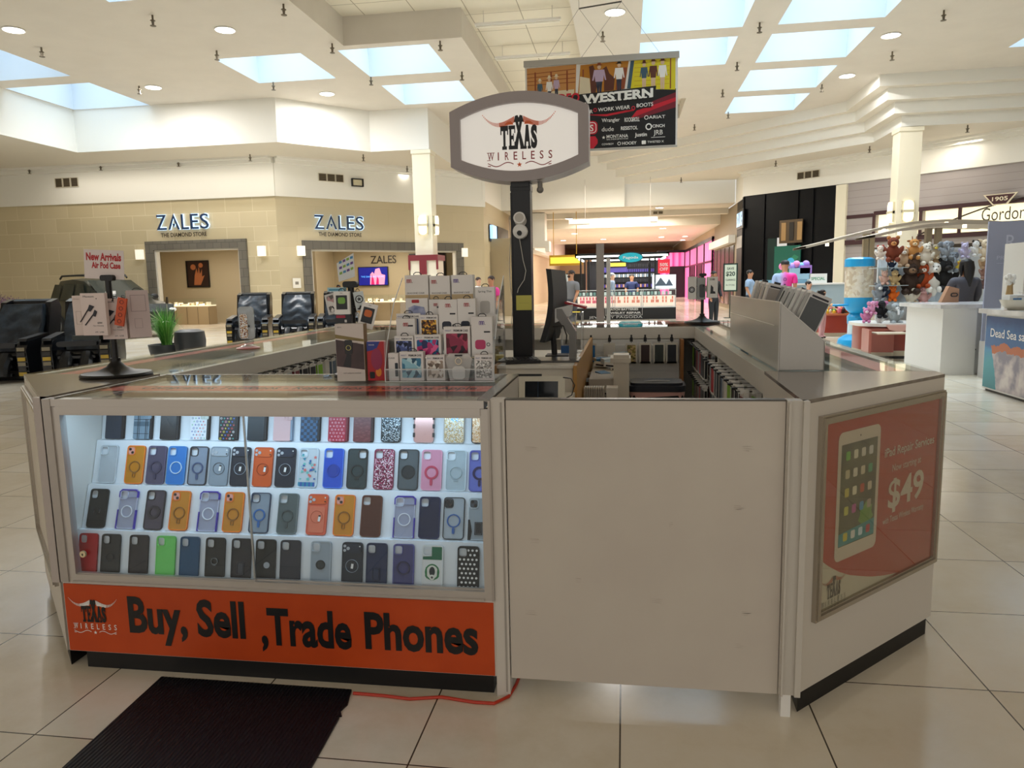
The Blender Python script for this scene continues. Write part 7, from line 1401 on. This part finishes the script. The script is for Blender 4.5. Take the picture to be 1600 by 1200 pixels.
PL = [(1375, 407, 22, '#e2d2c4', 'cream bear with a red scarf on the top shelf, leftmost', 'bear', '#b85a4c', None), (1394, 411, 38, '#7c3a24', 'reddish brown shaggy lion with an orange mane on the top shelf', 'bear', '#b8743c', '#c88a50'), (1393, 421, 16, '#24324e', 'small navy doll-like plush in front of the shaggy lion', 'bear', '#24324e', '#d8a888'), (1411, 420, 32, '#c8a888', 'tan and white plush hanging left of the giraffe', 'bear', '#e8e0d4', '#ece4d8'),
 (1427, 407, 32, '#c88c4c', 'orange giraffe plush at the top of the wall', 'giraffe', '#8c5424', '#e8d0a8'), (1429, 428, 34, '#5c4434', 'dark brown and cream plush below the giraffe', 'long', '#e0d4c4', '#e0d4c4'), (1445, 416, 34, '#e6dccb', 'cream bear hanging right of the giraffe', 'bear', '#e6dccb', None), (1460, 405, 22, '#b0a088', 'yellow-nosed grey plush on the top row', 'bear', '#8c8880', '#e0c84c'), (1461, 422, 24, '#a88c68', 'tan plush under the yellow-nosed one', 'bear', '#a88c68', '#d8c8a8'),
 (1477, 406, 28, '#9aa0a8', 'grey elephant plush on the top row', 'elephant', '#8a9098', None), (1484, 427, 32, '#8c949c', 'blue-grey plush elephant in the second row', 'elephant', '#7a828c', None), (1496, 424, 16, '#e0c84c', 'small yellow plush chick', 'bear', '#e0c84c', '#e89a3c'), (1506, 405, 24, '#c4bcd8', 'lavender bear on the top row', 'bear', '#c4bcd8', None), (1523, 402, 24, '#e4e2de', 'black and white panda plush on the top row', 'bear', '#1c1c1e', None), (1539, 410, 34, '#e2d0b4', 'cream long-haired plush at the right end of the wall', 'bunny', '#e2d0b4', None),
 (1535, 421, 22, '#c4a484', 'tan plush under the long-haired one', 'bear', '#c4a484', None), (1538, 437, 24, '#a88478', 'brownish pink plush beside the woman', 'bear', '#a88478', None), (1539, 452, 22, '#8c6c68', 'mauve plush at the lower right of the wall', 'bear', '#8c6c68', None), (1420, 462, 50, '#3c2a20', 'long dark brown ape plush with white eyes', 'long', '#3c2a20', '#8c6c50'), (1441, 452, 38, '#b04a1e', 'rust orange plush in the middle of the wall', 'bear', '#b04a1e', '#e8dcd0'),
 (1457, 458, 46, '#e8e4dc', 'white shaggy dog plush beside the gorilla', 'long', '#e8e4dc', None), (1474, 458, 50, '#1a1818', 'large black gorilla plush', 'bear', '#1a1818', '#2c2828'), (1487, 452, 22, '#e6e4e0', 'white penguin plush with a yellow beak', 'bear', '#1c1c1e', '#e8d030'), (1423, 477, 32, '#e6dcc8', 'cream long-eared rabbit plush on the counter end', 'bunny', '#e6dcc8', None), (1442, 477, 28, '#d0a09c', 'pink plush beside the cream rabbit', 'bunny', '#d0a09c', None),
 (1397, 447, 24, '#c4a878', 'tan plush with a navy shirt on the second shelf', 'bear', '#24324e', None), (1381, 446, 22, '#d0a898', 'pinkish plush at the left of the second shelf', 'bear', '#e4ccbc', None), (1372, 472, 28, '#8a8f94', 'grey and white plush wolf on the third shelf', 'bear', '#6c7278', '#ecebe8'), (1382, 466, 20, '#2a3244', 'dark navy plush behind the grey wolf', 'bear', '#2a3244', None), (1394, 472, 24, '#dd6a1c', 'bright orange plush on the third shelf', 'bear', '#dd6a1c', None),
 (1363, 492, 20, '#d898b8', 'pink-eared plush at the left of the lowest shelf', 'elephant', '#e0a0c0', None), (1353, 505, 22, '#c87ca4', 'pink plush in navy clothes, lowest and leftmost', 'bear', '#e8b8cc', '#ecd8e0'), (1376, 498, 26, '#1a181c', 'black and pink plush on the lowest shelf', 'elephant', '#d884ac', None), (1397, 508, 32, '#a4a8a8', 'grey and white koala plush on the lowest shelf', 'elephant', '#8c9090', '#e8e8e8'), (1374, 508, 15, '#eceae8', 'small white plush in front of the black and pink one', 'bear', '#eceae8', None)]
for (px, pyb, s, c, lab, k, e, mz) in PL:
    low = px < 1410; Y = YT if not low else 14.15
    if pyb > 485: Y = 13.45
    p = P3(px, pyb, Y); plush(lab, p.x, p.y, p.z, s/80*1.0, c, mz, e, k, random.uniform(-.3, .3))
# blue gumball tower
tw = thing('candy_tower', 'tall bright blue and cream candy dispenser tower on a round base', 'candy dispenser', (4.42, 15.0, 0)); SKY = mat('#1f9fd8', .3, name='bright_blue_plastic')
b = B(); b.lathe([(.001, 0), (.34, 0), (.36, .08), (.33, .2), (.24, .27), (.18, .3), (.001, .3)], n=32); b.obj('base', SKY, tw); b = B(); b.lathe([(.001, .3), (.17, .3), (.17, .5), (.001, .5)], n=28); b.obj('lower_drum', mat('#d8e8ec', .4), tw)
b = B(); [b.ball((.1*math.cos(i), -.15, .36+.03*(i % 4)), .035, 0, 6, 4) for i in range(8)]; b.obj('lemon_print', mat('#c8d83c', .5), tw)
b = B(); b.lathe([(.001, .5), (.18, .5), (.19, .64), (.14, .7), (.22, .78), (.25, .84), (.25, 1.0), (.001, 1.0)], n=32); b.tube([(-.02, -.1, .86), (-.5, -.15, .86)], .02, 8); b.obj('funnel', SKY, tw)
b = B(); b.lathe([(.001, 1.0), (.25, 1.0), (.25, 1.58), (.001, 1.58)], n=32); b.obj('drum', glitter_mat('cream_candy', ['#e8dcc4', '#f0e8d8', '#d8c8b0', '#ece2d0'], 18), tw); b = B(); b.lathe([(.001, 1.58), (.27, 1.58), (.265, 1.72), (.2, 1.75), (.001, 1.76)], n=32); b.obj('lid', SKY, tw)
# round red cart behind the girls, plus the low red counters
rc_ = thing('toy_cart', 'low mahogany octagonal cart heaped with small toys, next to the girls', 'cart', (5.05, 18.7, 0)); b = B(); b.prism(rr(0, 0, .95, .8, .25, 2), .0, .09, ax='z'); b.obj('base', mat('#c8bca4', .4), rc_); b = B(); b.prism(rr(0, 0, 1.0, .85, .25, 2), .09, .5, ax='z'); b.obj('body', mat('#93301e', .35), rc_); b = B(); b.prism(rr(0, 0, 1.05, .9, .25, 2), .5, .54, ax='z'); b.obj('rim', mat('#b86a44', .4), rc_)
b = B(); random.seed(9); tcols = ['#d8442c', '#e8c83c', '#4a9a4c', '#3c70c0', '#e8e4dc', '#2a2224', '#d87ca0', '#8c5c3c', '#ef9a3c']
for i in range(130): x, y_, r_ = random.uniform(-.45, .45), random.uniform(-.36, .36), random.uniform(.02, .05); b.ball((x, y_, .55+random.uniform(0, .14)), (r_, r_, r_*random.uniform(.8, 1.8)), i % 9, 6, 4)
o = b.obj('small_toys', [mat(c, .5) for c in tcols], rc_); o['kind'] = 'stuff'; b = B(); b.frame(.05, .5, .55, .78, .015, -.42, -.4); b.obj('wire_frame', BLACK, rc_)
fc = thing('food_counter', 'glass-fronted stall counter behind the girls with a mahogany base', 'counter', (5.45, 20.6, 0)); b = B(); b.box(-1.2, .9, 0, .7, 0, .62); b.obj('base', mat('#9a3a26', .35), fc, smooth=0); b = B(); b.box(-1.0, .9, 0, .7, .62, 1.2); b.obj('glass_display', mat('#9fb2ba', .1, .1), fc, smooth=0); b = B(); b.box(-1.02, .92, -.02, .72, 1.2, 1.24); b.box(-1.02, .92, -.02, .72, .6, .64); b.box(-1.4, -1.0, -.02, .2, .55, 1.25); b.obj('frame', mat('#e4e2dc', .4), fc, smooth=0)
b = B(); b.box(-.9, .85, .15, .45, .86, .94, 0); b.obj('goods', mat('#20242a', .4), fc)
b = B(); b.box(-1.38, -1.02, -.04, -.02, .6, 1.2, 0); b.text('SALE', -1.35, 1.0, .3, .08, -.045, 1, .02); b.box(-1.35, -1.05, -.045, -.04, .68, .85, 2); b.obj('poster', [mat('#e0dcd8', .5), mat('#b03830', .5), mat('#c86a5c', .5)], fc, smooth=0)
for (x, z, w_, h_, c, lab) in ((4.38, 1.35, .5, .3, '#9cc4d8', 'pale blue candy jar box on the stall behind the jersey man'), (4.62, 1.5, .3, .22, '#a07cd0', 'purple toy bag heap on the stall behind the jersey man'), (4.86, 1.2, .45, .25, '#eceeea', 'white price board with green lettering on the stall counter'), (5.85, 1.24, .42, .26, '#e8e6e8', 'blank white box standing on the stall counter')):
    b = B(); b.box(0, w_, 0, .2, 0, h_, 0); 
    if 'green' in lab: b.text('SPECIAL', .05, .08, .35, .08, -.003, 1, .02)
    o = b.obj('stall_box', [mat(c, .5), mat('#3c9a6c', .5)], loc=(x, 20.75, z if z > 1.25 else 1.24), smooth=0); tag(o, lab, 'box')
b = B(); [b.ball((.12*i, 0, .08+.05*(i % 2)), (.1, .1, .1), i % 3, 10, 6) for i in range(6)]; o = b.obj('cotton_candy_bags', [mat('#f08cc0', .6), mat('#7cc0e8', .6), mat('#b090e0', .6)], loc=(4.2, 20.9, 1.62)); tag(o, 'row of pastel candy bags on top of the stall', 'candy bags'); o['kind'] = 'stuff'
b = B(); b.box(-.3, 1.0, 0, .4, 0, 1.34); o = b.obj('stall_tower', mat('#7ca8c0', .4), loc=(4.1, 21.6, 0), smooth=0); tag(o, 'pale blue stall cabinet behind the man in the jersey', 'cabinet')
# arched canopies on posts
def canopy(lab, pts, Y, depth, posts, zoff=0):
    t = thing('canopy', lab, 'canopy', (pts[0][0], Y, 0)); x0 = pts[0][0]; b = B(); n = len(pts)
    b.add([(p[0]-x0, 0, p[1]) for p in pts]+[(p[0]-x0, depth, p[1]-.0) for p in pts]+[(p[0]-x0, 0, p[1]+.05) for p in pts]+[(p[0]-x0, depth, p[1]+.05) for p in pts], [(i, i+1, n+i+1, n+i) for i in range(n-1)]+[(2*n+i, 3*n+i, 3*n+i+1, 2*n+i+1) for i in range(n-1)]+[(i, 2*n+i, 2*n+i+1, i+1) for i in range(n-1)]+[(n+i, n+i+1, 3*n+i+1, 3*n+i) for i in range(n-1)])
    b.obj('roof_panel', mat('#b8aa98', .5), t, smooth=40)
    for (x, z) in posts: b = B(); b.box(x-x0-.05, x-x0+.05, .2, .3, 0, z); b.obj('post', mat('#a8987c', .5), t, smooth=0)
    b = B(); [b.cyl((p[0]-x0, .1, p[1]-.06), (p[0]-x0, .1, p[1]), .035) for p in pts[1::2]]; b.obj('lamp', mat('#fff0d0', .4, emit=2), t)
canopy('long arched beige canopy roof over the toy and food stalls', [(3.75, 2.0), (4.2, 2.1), (4.7, 2.22), (5.3, 2.36), (5.9, 2.44), (6.5, 2.46), (7.2, 2.42), (7.9, 2.34)], 16.4, 1.2, [(5.0, 2.28), (5.12, 2.28)])
canopy('second arched canopy over the plush toy wall', [(4.55, 2.10), (5.0, 2.2), (5.5, 2.27), (6.1, 2.29), (6.8, 2.26)], 14.6, 1.2, [(5.55, 2.25), (5.72, 2.25)])
# white cabinet and marble counter
wc = thing('white_cabinet', 'tall plain white cabinet block at the end of the marble counter', 'cabinet', (4.6, 11.05, 0)); b = B(); b.prism([(-.22, 0), (.22, 0), (.22, .95), (-.36, .95)], 0, .93, ax='z') ; b.v = [Vector((v.x, v.y, v.z)) for v in b.v]; b.obj('body', mat('#e6e4e0', .3), wc, smooth=0); b = B(); b.prism([(-.2, .02), (.2, .02), (.2, .9), (-.3, .9)], -.03, .0, ax='z'); 
MARB = noise_mat('white_marble', '#e8e6e4', '#c8c6c6', 3.5, .15, 8); b = B(); b.prism([(-.28, -.06), (1.3, -.06), (1.3, 1.1), (-.42, 1.1)], .93, .985, ax='z'); b.obj('marble_top', MARB, wc, smooth=0)
b = B(); b.box(.225, .32, .1, .9, .0, .92); b.ball((.26, .09, .35), .012, 1, 6, 4); b.obj('side_door', [mat('#dddbd8', .35), BLACK], wc, smooth=0)
b = B(); b.box(.34, 1.3, .0, .9, 0, .93); b.obj('rear_panel', mat('#d8d6d2', .4), wc, smooth=0)
DSP, nt, bs = nodes('sea_and_shore_poster'); g = N(nt, 'ShaderNodeNewGeometry'); sp = N(nt, 'ShaderNodeSeparateXYZ'); nt.links.new(g.outputs['Position'], sp.inputs[0]); no = N(nt, 'ShaderNodeTexNoise'); no.inputs['Scale'].default_value = 5; no.inputs['Detail'].default_value = 8; nt.links.new(g.outputs['Position'], no.inputs[0])
zz = math_n(nt, 'ADD', sp.outputs[2], math_n(nt, 'MULTIPLY', math_n(nt, 'SUBTRACT', no.outputs[0], .5), .22)); sky = ramp(nt, zz, [(.0, '#2f7c84'), (.35, '#3c98a4'), (.5, '#3a88b0'), (.56, '#2a5f96'), (.72, '#34689c'), (.85, '#16457c')])
shore = ramp(nt, no.outputs[0], [(.35, '#8a8490'), (.5, '#c0b4b4'), (.62, '#d8cfc8')]); s1 = math_n(nt, 'SUBTRACT', math_n(nt, 'MULTIPLY', math_n(nt, 'SUBTRACT', 9.52, sp.outputs[1]), 1.0), 0)
diag_ = math_n(nt, 'SUBTRACT', math_n(nt, 'ADD', math_n(nt, 'SUBTRACT', 9.45, sp.outputs[1]), math_n(nt, 'MULTIPLY', math_n(nt, 'SUBTRACT', no.outputs[0], .5), .15)), math_n(nt, 'MULTIPLY', math_n(nt, 'SUBTRACT', .58, sp.outputs[2]), .35)); land = math_n(nt, 'MULTIPLY', math_n(nt, 'GREATER_THAN', diag_, .0), math_n(nt, 'LESS_THAN', zz, .57))
mx = N(nt, 'ShaderNodeMix', data_type='RGBA'); nt.links.new(land, mx.inputs['Factor']); nt.links.new(sky, mx.inputs['A']); nt.links.new(shore, mx.inputs['B'])
red = math_n(nt, 'MULTIPLY', land, math_n(nt, 'GREATER_THAN', zz, .47)); mx2 = N(nt, 'ShaderNodeMix', data_type='RGBA'); nt.links.new(red, mx2.inputs['Factor']); nt.links.new(mx.outputs['Result'], mx2.inputs['A']); mx2.inputs['B'].default_value = (*hexc('#b8643c'), 1); nt.links.new(mx2.outputs['Result'], bs.inputs['Base Color']); bs.inputs['Roughness'].default_value = .35
ds = thing('beauty_stall_counter', 'white marble-topped stall counter with a blue sea poster on its side', 'counter', (4.3, 8.2, 0)); b = B(); b.box(.002, 1.6, -1.0, 1.43, .03, .93); b.obj('body', mat('#e4e2de', .35), ds, smooth=0); b = B(); b.box(-.06, 1.7, -1.05, 1.5, .93, .985); b.obj('marble_top', MARB, ds, smooth=0)
b = B(); b.box(-.008, .002, -.95, 1.40, .05, .90); b.obj('sea_poster', DSP, ds, smooth=0); b = B(); b.text('Dead Sea salt', 0, 0, .85, .10, 0, 0, .008); o = b.obj('lettering', WHITE, ds, loc=(-.012, 1.27, .66), rot=(0, 0, -PI/2), smooth=0)
b = B(); b.box(.03, 1.6, -.98, 1.4, 0, .03); b.obj('kick_plate', BLACK, ds, smooth=0)
# roll-up banner, vase, bottle, bowl
rb = thing('rollup_banner', 'tall lavender roll-up banner with a pale monogram standing by the marble counter', 'banner', (5.18, 10.75, 0)); b = B(); b.box(-.42, .6, 0, .03, .5, 2.08); b.obj('sheet', mat('#a3a9c2', .5), rb, smooth=0); b = B(); b.text('R', -.2, 1.72, .12, .18, -.004, 0); b.text('PREMIER', -.3, 1.58, .33, .05, -.004, 0); b.flat([(-.3, 1.53), (.03, 1.53), (.03, 1.535), (-.3, 1.535)], -.004); b.obj('lettering', mat('#c8cde0', .5), rb, smooth=0); b = B(); b.box(-.4, .6, -.1, .1, 0, .5); b.obj('stand', mat('#c8c6c4', .4), rb)
sb = thing('shelf_tower', 'white square tower at the right edge above the marble counter', 'display stand', (5.0, 9.77, .985)); b = B(); b.box(-.25, .4, 0, .5, -.985, .78); b.obj('body', mat('#d9d6d0', .4), sb); b = B(); b.box(-.08, .4, -.01, 0, .15, .5); b.obj('dark_niche', BLK2, sb); b = B(); b.frame(.08, .35, .2, .62, .02, -.03, -.01); b.obj('frame', mat('#b8c8b8', .4), sb)
vz = thing('vase', 'gold vase holding white flowers on the marble counter', 'vase', (4.50, 9.55, .985)); b = B(); b.lathe([(.001, 0), (.04, 0), (.05, .1), (.035, .2), (.03, .27), (.038, .29), (.001, .29)], n=18); b.obj('body', mat('#b09468', .3, .4), vz); b = B(); [b.ball((random.uniform(-.05, .05), random.uniform(-.04, .04), .33+random.uniform(-.03, .06)), .03, 0, 7, 5) for i in range(14)]; b.obj('flowers', mat('#eceae4', .8), vz)
sbt = thing('pump_bottle', 'clear pump bottle beside the gold vase', 'bottle', (4.58, 9.45, .985)); b = B(); b.lathe([(.001, 0), (.033, 0), (.035, .1), (.02, .135), (.001, .135)], n=16); b.obj('body', mat('#9aa4ac', .1, alpha=.7), sbt); b = B(); b.lathe([(.001, .135), (.014, .135), (.012, .16), (.004, .165), (.004, .19), (.001, .19)], n=12); b.box(-.03, .006, -.005, .005, .185, .195); b.obj('pump', WHITE, sbt)
bw = thing('basin', 'cream oval basin standing on the beauty stall counter', 'basin', (4.42, 9.15, .985)); bw.scale = (.72, .72, .9); b = B(); b.lathe([(.001, 0), (.12, 0), (.2, .06), (.23, .13), (.215, .13), (.18, .06), (.001, .03)], n=32, sx=1.2); b.obj('bowl', mat('#d8d3c4', .25), bw)
b = B(); b.box(-.2, .2, -.12, .12, .1, .19); b.box(-.15, -.03, -.13, -.12, .11, .15, 1); o = b.obj('soap_packs', [mat('#e4e8ea', .4), mat('#3c78b0', .4)], bw)
b = B(); b.tube([(-.1, -.15, .12), (-.1, -.15, .17), (.12, -.15, .17), (.12, -.15, .12)], .004); b.obj('handle', CHROME, bw)
b = B(); b.prism([(0, 0), (.24, 0), (.24, .2), (.1, .24)], 0, .12); b.frame(.12, .22, .08, .14, .012, -.02, -.005, 1, r=.03); o = b.obj('wooden_crate', [mat('#a87c5c', .5), BLACK], loc=(4.70, 11.95, .985), smooth=0); tag(o, 'tilted light wooden box on the marble counter left of the woman', 'box')
b = B(); b.cyl((0, 0, 0), (0, 0, .16), .04); b.cyl((.09, 0, 0), (.09, 0, .11), .035, m=0); o = b.obj('dark_jars', BLACK, loc=(5.5, 11.9, .985)); tag(o, 'pair of dark jars at the right of the woman on the counter', 'jars')
b = B(); b.cyl((0, 0, 0), (0, 0, .1), .06, .07); b.cyl((.14, 0, 0), (.14, 0, .1), .05, .06); o = b.obj('white_cups', WHITE, loc=(5.55, 11.4, .985)); tag(o, 'two white cups on the marble counter', 'cups')
# Gordon's lettering, badge and arch
t = thing('shop_sign', 'dark serif Gordon\'s Jewelers lettering on the lit cream transom', 'sign', (G0[0]+4.6*s45-.09, G0[1]-4.6*s45-.09, 3.05), -PI/4)
b = B(); b.text("Gordon's", 0, 0, 1.45, .42, -.02, 0, .0); b.flat([(0, -.06), (1.4, -.06), (1.4, -.045), (0, -.045)], -.02); b.obj('letters', mat('#3a3430', .4), t, smooth=0); b = B(); b.text('JEWELERS', .15, -.22, 1.05, .1, -.02, 0, .01); b.obj('tagline', mat('#a8945c', .4), t, smooth=0)
t = thing('badge', 'maroon triangular badge reading 1905 above the serif lettering', 'sign', (G0[0]+5.12*s45-.12, G0[1]-5.12*s45-.12, 3.52), -PI/4); b = B(); b.prism([(-.2, 0), (.2, 0), (.48, .34), (-.48, .34)], -.05, 0); b.obj('plate', mat('#efe4c8', .4), t, smooth=0); b = B(); b.prism([(-.17, .03), (.17, .03), (.41, .31), (-.41, .31)], -.06, -.05); b.obj('field', mat('#4a2428', .4), t, smooth=0); b = B(); b.text('1905', -.22, .12, .44, .13, -.062, 0, .02); b.obj('numerals', mat('#efe4c8', .4), t, smooth=0)
b = B(); b.tube([(1.2*i/10*3.2+2.6, -.12, 2.72+1.0*math.sin(i/10*PI*.5)) for i in range(11)], .025, 6); o = b.obj('sign_arch', mat('#2c1c1c', .4), loc=(*G0, 0), rot=(0, 0, -PI/4)); tag(o, 'thin dark arch rising to the badge over the cream transom', 'arch')
# black shop's lit sign, green screen, clearance stand
t = thing('shop_sign', 'vertical-letter lit white-blue sign on the black corridor shopfront', 'sign', (4.86, 33.9, 3.5), -PI/2); b = B(); b.box(-.1, 1.6, 0, .04, 0, .8); b.obj('backing', BLACK, t, smooth=0); b = B(); b.text('BOX LUNCH', 0, .1, 1.5, .6, -.02, 0, .02); b.obj('letters', mat('#bfe4ff', .4, emit=1.1), t, smooth=0)
b = B(); b.box(0, 1.15, 0, .05, 0, 1.25, 0); b.flat([(.1, .2), (.9, .9), (1.1, .8), (.5, .2)], -.01, 1); b.flat(circ(.75, .6, .18, 12), -.012, 2); o = b.obj('window_screen', [mat('#1d5c4c', .3, emit=.15), mat('#2f7c5c', .3, emit=.15), mat('#3fa0c8', .3, emit=.3)], loc=(G0[0]-2.9*s45-.1, G0[1]+2.9*s45-.1, 1.4), rot=(0, 0, -PI/4), smooth=0); tag(o, 'green and blue lit picture in the black shop window', 'screen')
b = B(); b.box(0, 1.0, 0, .05, 0, .9, 0); [b.box(.1+.35*i, .3+.35*i, -.02, 0, .1, .8, 1+i % 2) for i in range(3)]; o = b.obj('window_display', [mat('#5c4a34', .4), mat('#b08c5c', .4), mat('#2a2420', .4)], loc=(G0[0]-2.7*s45-.1, G0[1]+2.7*s45-.1, 2.75), rot=(0, 0, -PI/4), smooth=0); tag(o, 'warm lit shelf display above the green picture in the black shop window', 'window display')
t = thing('sale_stand', 'small dark framed stand advertising 20 dollars in the corridor', 'sign', (3.75, 27.5, 0)); b = B(); b.box(-.25, .25, 0, .04, .95, 1.95); b.cyl((0, .02, 0), (0, .02, .95), .02); b.box(-.2, .2, -.1, .15, 0, .02); b.obj('frame', mat('#14302a', .4), t, smooth=0); b = B(); b.flat([(-.2, 1.0), (.2, 1.0), (.2, 1.9), (-.2, 1.9)], -.004, 0); b.text('SAVE', -.12, 1.72, .24, .09, -.006, 1, .02); b.text('$20', -.16, 1.48, .32, .18, -.006, 1, .03); b.text('CLEARANCE', -.17, 1.33, .34, .07, -.006, 1, .02); b.text('IN STORE', -.15, 1.15, .3, .06, -.006, 1); b.obj('poster', [mat('#c8d4c4', .5), mat('#1c3c34', .5)], t, smooth=0)
# ================================================================ JEWELRY KIOSK IN THE CORRIDOR
pk = thing('jewelry_kiosk', 'brightly lit corridor kiosk with glass cases and an oval teal sign', 'kiosk', (.0, 27.5, 0)); LIT = mat('#fdfdf8', .4, emit=2.2, name='kiosk_light_tube')
b = B(); b.box(-1.75, 1.85, 0, .6, 0, .42); b.box(1.3, 1.85, .6, 3.2, 0, .42); b.box(-1.75, -1.2, .6, 3.2, 0, .42); b.obj('black_base', BLK2, pk, smooth=0)
b = B()
for x0, x1 in ((-1.75, -.42), (-.36, .62), (.66, 1.85)): b.frame(x0, x1, .42, .88, .025, -.01, .02); b.frame(x0, x1, .86, 1.08, .02, -.01, .02)
b.box(-1.75, 1.85, 0, .6, 1.06, 1.08); b.obj('case_frame', mat('#cfd8d8', .3, .3), pk, smooth=0)
b = B(); b.box(-1.73, 1.83, .3, .32, .44, .86, 0); b.box(-1.73, 1.83, .02, .6, .86, .87, 0); random.seed(4)
for i in range(60):
    x = -1.7+i*.058; c = 1 if i < 22 else (2 if i % 3 else 3)
    for k in range(3): b.box(x, x+.045, .25, .29, .48+.12*k, .58+.12*k, c if (i*k) % 4 else 3)
for i in range(26): x = -1.68+i*.132; b.box(x, x+.09, .3, .4, .88, 1.0, 4+i % 2)
o = b.obj('jewelry_cards', [mat('#e8dcd4', .4, emit=.35), mat('#e05070', .4, emit=.25), mat('#e07a5c', .4, emit=.25), mat('#f4e0d0', .4, emit=.4), mat('#8cb4b0', .4, emit=.1), mat('#d8e4e0', .4, emit=.3)], pk, smooth=0); o['kind'] = 'stuff'
b = B(); b.box(-1.75, 1.85, -.005, 0, .44, 1.06); b.obj('case_glass', GLASS, pk, smooth=0)
b = B(); b.text('WATCH BATTERIES SOLD HERE', -.35, .30, 1.1, .07, 0, 0, .02) if 0 else None; b.text('WATCH BATTERIES', -.65, .33, 1.15, .08, -.012, 0, .03); b.text('JEWELRY REPAIR', -.65, .18, 1.25, .10, -.012, 0, .03); b.text('JEWELRY PAGODA', -1.3, .02, 1.95, .11, -.012, 0, 0); b.frame(-.7, .65, .15, .44, .012, -.012, -.008); b.obj('lettering', mat('#d8d8d6', .4), pk, smooth=0)
b = B()
for x, y_ in ((-1.6, .1), (1.1, .1), (-1.6, 3.0), (1.1, 3.0), (-.1, 3.0), (-1.3, .1), (.9, .1)): b.box(x-.03, x+.03, y_, y_+.06, 1.08, 2.3)
b.box(-1.8, 1.6, 0, .1, 2.28, 2.42); b.box(-1.8, 1.6, 3.0, 3.1, 2.28, 2.42); b.box(-1.8, -1.7, 0, 3.1, 2.28, 2.42); b.box(1.5, 1.6, 0, 3.1, 2.28, 2.42); b.obj('black_framework', BLACK, pk, smooth=0)
b = B(); b.box(-1.75, 1.55, -.03, .0, 2.28, 2.34); b.box(-1.2, 1.2, .5, .56, 2.15, 2.2); b.box(-1.68, -1.62, .1, 3, 2.2, 2.26); b.box(1.42, 1.48, .1, 3, 2.2, 2.26); b.obj('light_tube', LIT, pk, smooth=0)
b = B(); b.prism(circ(.22, 2.24, .45, 28, .2), -.12, -.05, 1); b.prism(circ(.22, 2.24, .42, 28, .17), -.13, -.12, 0); b.text('Pagoda', -.05, 2.17, .54, .12, -.135, 2, .01); b.obj('oval_sign', [mat('#1fa0b0', .4, emit=.3), mat('#0c3c46', .4), WHITE], pk, smooth=0)
b = B(); b.box(1.0, 1.85, .1, .14, 1.1, 1.6, 0); b.text('AAA', 0, 0, 1, 1, 0) if 0 else None; b.flat([(1.1, 1.2), (1.3, 1.5), (1.5, 1.25), (1.6, 1.45), (1.75, 1.2)], .09, 1); b.obj('lit_poster', [mat('#dfe8ee', .4, emit=.5), mat('#5c6c80', .4)], pk, smooth=0)
b = B(); b.box(1.2, 1.62, -.02, 0, 1.65, 2.15, 0); b.text('50%', 1.26, 1.9, .3, .12, -.022, 1, .03); b.text('OFF', 1.26, 1.74, .3, .12, -.022, 1, .03); b.obj('red_sale_sign', [mat('#e02c40', .4, emit=.25), mat('#f4d8d8', .4)], pk, smooth=0)
b = B()
for k in range(5):
    for i in range(26): x = -1.0+i*.085; b.box(x, x+.06, 2.6, 2.66, 1.15+.2*k, 1.27+.2*k, (i*3+k*5) % 6 if k != 3 else 0)
b.box(-1.5, 1.4, 2.7, 2.75, .4, 2.2, 6); b.box(-.95, .1, 2.5, 2.55, 1.75, 1.95, 0); b.box(-.6, .05, 2.3, 2.35, 1.98, 2.12, 7)
o = b.obj('hanging_stock', [mat('#4a3c98', .4), mat('#e8e4dc', .4, emit=.2), mat('#2a2830', .4), mat('#c89a8c', .4), mat('#8ca0b0', .4), mat('#1c1c22', .4), mat('#1c1a20', .5), mat('#e0c83c', .4, emit=.2)], pk, smooth=0); o['kind'] = 'stuff'
area('kiosk_tube_light', (-.1, 28.6, 2.2), 2.6, 1.5, 60, (1, .98, .95))
# lit ceiling bars and boxes further down the corridor
t = thing('ceiling_light_bar', 'long white lit bar hanging under the corridor ceiling above the jewelry kiosk', 'light fixture', (-.2, 33.0, 3.9)); b = B(); b.box(-2.2, 1.6, -.3, .3, 0, .2); b.obj('housing', BULK, t); b = B(); b.box(-1.3, 1.3, -.12, .12, -.02, 0); b.box(-1.3, 1.3, -.32, -.3, .02, .12); b.obj('tube', mat('#f4f8ff', .4, emit=1.2), t); b = B(); b.cyl((-1.5, 0, .2), (-1.5, 0, 1.9), .01); b.cyl((1.3, 0, .2), (1.3, 0, 1.9), .01); b.obj('hanger', ALU, t)
b = B(); b.box(0, .8, 0, .98, 0, 1.62); b.box(.8, 1.0, 0, .98, -.2, .3); o = b.obj('dropped_bulkhead_box', BULK, loc=(-4.6, 36, 3.1), smooth=0); tag(o, 'white boxed-out bulkhead over the left corridor shops', 'bulkhead')
b = B(); b.box(0, 1.6, 0, .1, 0, .5, 0); b.box(.05, 1.5, -.01, 0, .1, .4, 1); b.box(.2, .23, .03, .06, .5, 2.54); b.box(1.3, 1.33, .03, .06, .5, 2.54); o = b.obj('shop_sign', [mat('#c89c24', .4), mat('#f0d84c', .4, emit=.5)], loc=(-3.6, 36, 2.2), smooth=0); tag(o, 'yellow lit shop board beyond the man in the grey polo', 'sign')
for i, (x, z, h_, lab) in enumerate(((-3.4, .9, .9, 'pale lit display column in the shop behind the man in grey'), (-2.5, .7, 1.1, 'dark display column in the shop behind the man in grey'))):
    b = B(); b.box(0, .6, 0, .3, 0, h_+z); o = b.obj('display_column', mat('#b8c8cc', .4, emit=.2) if i == 0 else BLK2, loc=(x, 37, 0), smooth=0); tag(o, lab, 'display column')
